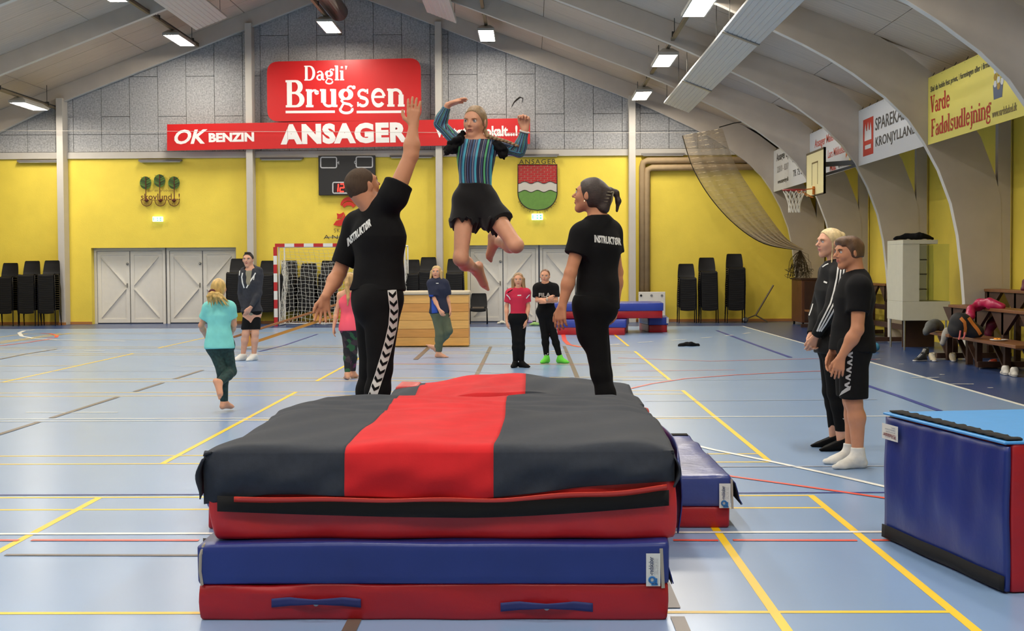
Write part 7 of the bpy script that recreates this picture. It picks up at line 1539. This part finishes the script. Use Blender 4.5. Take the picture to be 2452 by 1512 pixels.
print_text(bvh(ts), 'FILA', (1290, 712), (28, -.5), (0, -10), Y, mat('print_silver', (190, 186, 180), rough=.4), root, bold=.02, L=3)
m = MB(); q = nrm(J['RW'] - J['RE']); m.tube([Vector(J['RW'] - q * .02 + V3((0, math.cos(a) * .028, math.sin(a) * .028))) for a in np.linspace(0, 2 * PI, 10, False)], .008, 5, closed=True); m.obj('wristband', mat('band_pale', (206, 210, 190)), root)
lg = iso_obj('leggings', [RC(J['LH'] + up * .02, J['RH'] + up * .02, .10, .10, k=.04), RC(J['P'] + up * .05, J['P'] - up * .04, .118, .12, 1.2, (0, 1, 0), k=.04)] + leg(J['LH'], J['LK'], J['LA'], .82, 1.0, .008) + leg(J['RH'], J['RK'], J['RA'], .82, 1.0, .008), .0085, BLK2, root, cuts=[(V3((0, 0, .12)), (0, 0, -1)), (J['P'] + up * .05, up)])
Vv, Ff = strip_px([(1331, 776), (1333, 790), (1335, 800)], 1.6); print_on(bvh(lg), Vv, Ff, Y, WHT, root, name='side_stripe', L=3); Vv, Ff = strip_px([(1305, 850), (1310, 851), (1312, 846)], 1.6); print_on(bvh(lg), Vv, Ff, Y, WHT, root, name='ankle_mark', L=3)
GS = mat('sock_green', (110, 220, 70), rough=.85)
for an, d_ in (('LA', (.8, -.6, 0)), ('RA', (-.55, -.83, 0))): iso_obj('sock', foot(J[an], d_, (0, 0, -1), .86, False, .006) + [RC(J[an], J[an] + V3((0, 0, .06)), .036, .036, k=.02)], .008, GS, root, cuts=[(V3((0, 0, .135)), (0, 0, 1)), (V3((0, 0, .002)), (0, 0, -1))])

# ================================================================== SOFT THINGS ON FLOOR AND BENCHES
def heap(name, pts, m_, label, cat, h=.01, amp=.008, freq=30, seed=0, cuts=(), k=.03, parent=None, base=None):
    """loosely crumpled cloth: chain of blobs (x,y,z,r)"""
    P = []
    for (x, y, z, r), (x2, y2, z2, r2) in zip(pts, pts[1:]): P.append(RC((x, y, z), (x2, y2, z2), r, r2, k=k))
    o = iso_obj(name, P, h, m_, parent, amp=amp, freq=freq, seed=seed, cuts=cuts)
    if label: tag(o, label, cat)
    return o
g0 = [(V3((0, 0, .003)), (0, 0, -1))]
c_ = fl(1650, 830); heap('sweater', [(c_.x - .17, c_.y, .02, .035), (c_.x - .05, c_.y + .1, .03, .04), (c_.x + .04, c_.y, .05, .04), (c_.x + .17, c_.y + .05, .02, .035)], BLK, 'crumpled black garment lying on the light blue floor', 'clothing', cuts=g0, freq=50)
for px, py, col, lb, sd in ((1203, 777, (206, 204, 190), 'pale garment heap on the floor by the single chair', 1), (1264, 774, (150, 128, 170), 'lilac garment on the floor behind the crimson-shirted girl', 2), (1280, 780, (140, 180, 110), 'green garment on the floor behind the two standing girls', 3), (1276, 771, (214, 160, 160), 'pale pink garment on the floor near the doors', 4)):
    c_ = fl(px, py); heap('garment', [(c_.x - .10, c_.y, .02, .04), (c_.x + .0, c_.y + .08, .04, .05), (c_.x + .1, c_.y, .02, .04)], mat('garment_%d' % sd, col, rough=.9), lb, 'clothing', cuts=g0, seed=sd)
# shoes
def shoe(px, py, dr, m_, label, s=1.0, sole=None, group=None):
    c_ = fl(px, py); root = empty('shoe', (c_.x, c_.y, 0), label, 'shoe', group); d = nrm((dr[0], dr[1], 0)); a = V3((c_.x, c_.y, .085 * s)) - d * .06 * s
    up_ = foot(a, d, (0, 0, -1), 1.12 * s, False, .004) + [RC(a + V3((0, 0, -.02)), a + V3((0, 0, .015)) - d * .01, .042 * s, .044 * s, k=.02)]
    iso_obj('upper', up_, .006, m_, root, subs=[RC(a + V3((0, 0, 0)), a + V3((0, 0, .08)), .028 * s, .036 * s, k=.006)], cuts=[(V3((0, 0, .022)), (0, 0, -1))])
    iso_obj('sole', [RC(a - d * .04 * s + V3((0, 0, -.062 * s)), a + d * .17 * s + V3((0, 0, -.062 * s)), .036 * s, .034 * s, k=.01)], .006, sole or SHW, root, cuts=[(V3((0, 0, .002)), (0, 0, -1)), (V3((0, 0, .026)), (0, 0, 1))])
    sd = np.cross((0, 0, 1), d); m = MB()
    for i in range(4): p = a + d * (.045 + .02 * i) * s + V3((0, 0, (.018 - .014 * i) * s)); m.tube([Vector(p + sd * .025 * s), Vector(p + V3((0, 0, .012 * s))), Vector(p - sd * .025 * s)], .004, 4)
    m.obj('laces', WHT, root); return root
BKS = mat('shoe_black', (34, 36, 38), rough=.6); BGS = mat('shoe_beige', (196, 184, 156), rough=.7); CRS = mat('shoe_coral', (232, 92, 72), rough=.6); WTS = mat('shoe_offwhite', (222, 218, 208), rough=.55)
shoe(2203, 866, (-.85, -.5), BKS, 'black sneaker with white sole, outer of the pair near the cabinet'); shoe(2213, 853, (-.6, -.8), BKS, 'black sneaker standing behind another one near the cabinet'); shoe(2234, 866, (-.1, -1), BGS, 'beige shoe pointing at the viewer beside the black sneaker'); shoe(2282, 866, (-.2, -1), BGS, 'beige shoe at the leg of the low brown bench'); shoe(2368, 882, (-1, -.1), CRS, 'coral red shoe under the brown bench'); shoe(2405, 898, (.1, 1), WTS, 'white shoe, left one of the pair before the bench'); shoe(2426, 902, (.1, 1), WTS, 'white shoe, right one of the pair before the bench')
# bag and jackets on the benches
bp = empty('backpack', (6.2, 20.0, .45), 'black backpack with orange straps lying on the low brown bench', 'backpack'); A_ = lambda x, y, Y=19.6: np.array(at(x, y, Y))
iso_obj('bag_body', [RC(A_(2288, 788), A_(2300, 772), .11, .13, k=.05), RC(A_(2300, 772), A_(2338, 794), .13, .09, k=.05), RC(A_(2288, 792), A_(2340, 798), .09, .07, k=.05)], .012, mat('bag_black', (30, 29, 31), rough=.7), bp, cuts=[(V3((0, 0, .456)), (0, 0, -1))], amp=.008, freq=24)
tb_ = BVHTree.FromPolygons([Vector(v) for v in o_cache['bag_body'][0]], [tuple(int(i) for i in f) for f in o_cache['bag_body'][1]]); ORG = mat('strap_orange', (214, 128, 54), rough=.7)
for P in ([(2300, 762), (2309, 772), (2311, 786), (2309, 801)], [(2318, 762), (2328, 776), (2340, 790), (2347, 801)]): Vv, Ff = strip_px(P, 7.5); print_on(tb_, Vv, Ff, 19.6, ORG, bp, name='strap', off=.012, L=5)
for P in ([(2300, 792), (2298, 806), (2296, 814)], [(2311, 796), (2309, 806), (2306, 812)]): m = MB(); m.tube([at(x, y, 19.4) for x, y in P], .012, 6); m.obj('strap_end', mat('strap_pink', (206, 104, 100)), bp)
PK = mat('jacket_pink', (176, 30, 78), rough=.35, noise=.12, nscale=12)
jk = [(*A_(2320, 760, 20.4), .055), (*A_(2328, 744, 20.5), .075), (*A_(2342, 731, 20.6), .075), (*A_(2370, 727, 20.4), .07), (*A_(2400, 733, 20.2), .05)]; heap('jacket', jk, PK, 'pink padded jacket draped over the edge of the bench tier', 'jacket', h=.012, amp=.024, freq=22, seed=5)
heap('jacket', [(*A_(2386, 758, 20.9), .05), (*A_(2374, 778, 20.9), .075), (*A_(2368, 798, 20.9), .06)], mat('jacket_plum', (112, 26, 56), rough=.5), 'dark pink garment hanging below the upper bench tier', 'jacket', h=.012, amp=.01, freq=26, seed=6)
heap('jacket', [(*A_(2216, 797, 21.3), .05), (*A_(2224, 782, 21.4), .08), (*A_(2240, 776, 21.5), .085), (*A_(2254, 784, 21.5), .06)], mat('jacket_grey', (92, 94, 92), rough=.8, noise=.2, nscale=14), 'dark grey jacket lying on the low bench below the cabinet', 'jacket', h=.012, amp=.02, freq=22, seed=7)
heap('jacket', [(*A_(2268, 793, 21.0), .05), (*A_(2262, 808, 20.95), .05), (*A_(2257, 822, 20.95), .04)], mat('garment_pale_grey', (158, 154, 146), rough=.85), 'pale grey garment hanging from the end of the low bench', 'jacket', h=.012, amp=.008, freq=26, seed=8)
heap('jacket', [(*A_(2140, 572, 24.9), .022), (*A_(2170, 567, 24.9), .05), (*A_(2205, 565, 24.8), .06), (*A_(2232, 571, 24.9), .03)], BLK, 'black jacket thrown on top of the pale cabinet', 'jacket', h=.012, amp=.01, freq=40, seed=9, cuts=[(V3((0, 0, 1.903)), (0, 0, -1))])
heap('bag', [(*A_(2455, 676, 20.9), .05), (*A_(2456, 690, 20.9), .075)], mat('bag_maroon', (96, 20, 44), rough=.5), 'maroon bag on the top bench tier, cut by the picture edge', 'bag', h=.012, cuts=[(V3((0, 0, 1.087)), (0, 0, -1))])
pt = empty('paper_plate', A_(2370, 809, 18.9), 'white paper plate with orange snacks on the low bench', 'plate'); c0 = Vector((6.26, 18.95, .452)); m = MB(); m.lathe([(.0, 0), (.08, .0), (.12, .015), (.118, .019), (.08, .005), (0, .005)], 20, Matrix.Translation(c0)); m.obj('plate', M_door, pt, smooth=True)
m = MB()
for i in range(5): a = 1.3 * i; m = MB(); m.lathe([(.022 * math.sin(PI * k / 6), -.016 * math.cos(PI * k / 6)) for k in range(7)], 8, Matrix.Translation(c0 + Vector((-.02 + .03 * math.cos(a), .03 * math.sin(a), .022)))); m.obj('snack', mat('snack_orange', (232, 150, 40)), pt, smooth=True)
M_tub = mat('tub_plastic', (206, 206, 198), rough=.3, alpha=.35)
for i, y in enumerate((18.75, 18.35)):
    r_ = empty('plastic_tub', (6.75, y, .846), ('left' if i == 0 else 'right') + ' translucent plastic tub on the bench tier', 'tub'); m = MB(); m.box((6.64, y - .15, .846), (6.88, y + .15, .852)); m.obj('base', M_tub, r_)
    for a, b in (((6.64, y - .15), (6.645, y + .15)), ((6.875, y - .15), (6.88, y + .15)), ((6.645, y - .15), (6.875, y - .145)), ((6.645, y + .145), (6.875, y + .15))): m = MB(); m.box((a[0], a[1], .853), (b[0], b[1], .975)); m.obj('side', M_tub, r_)
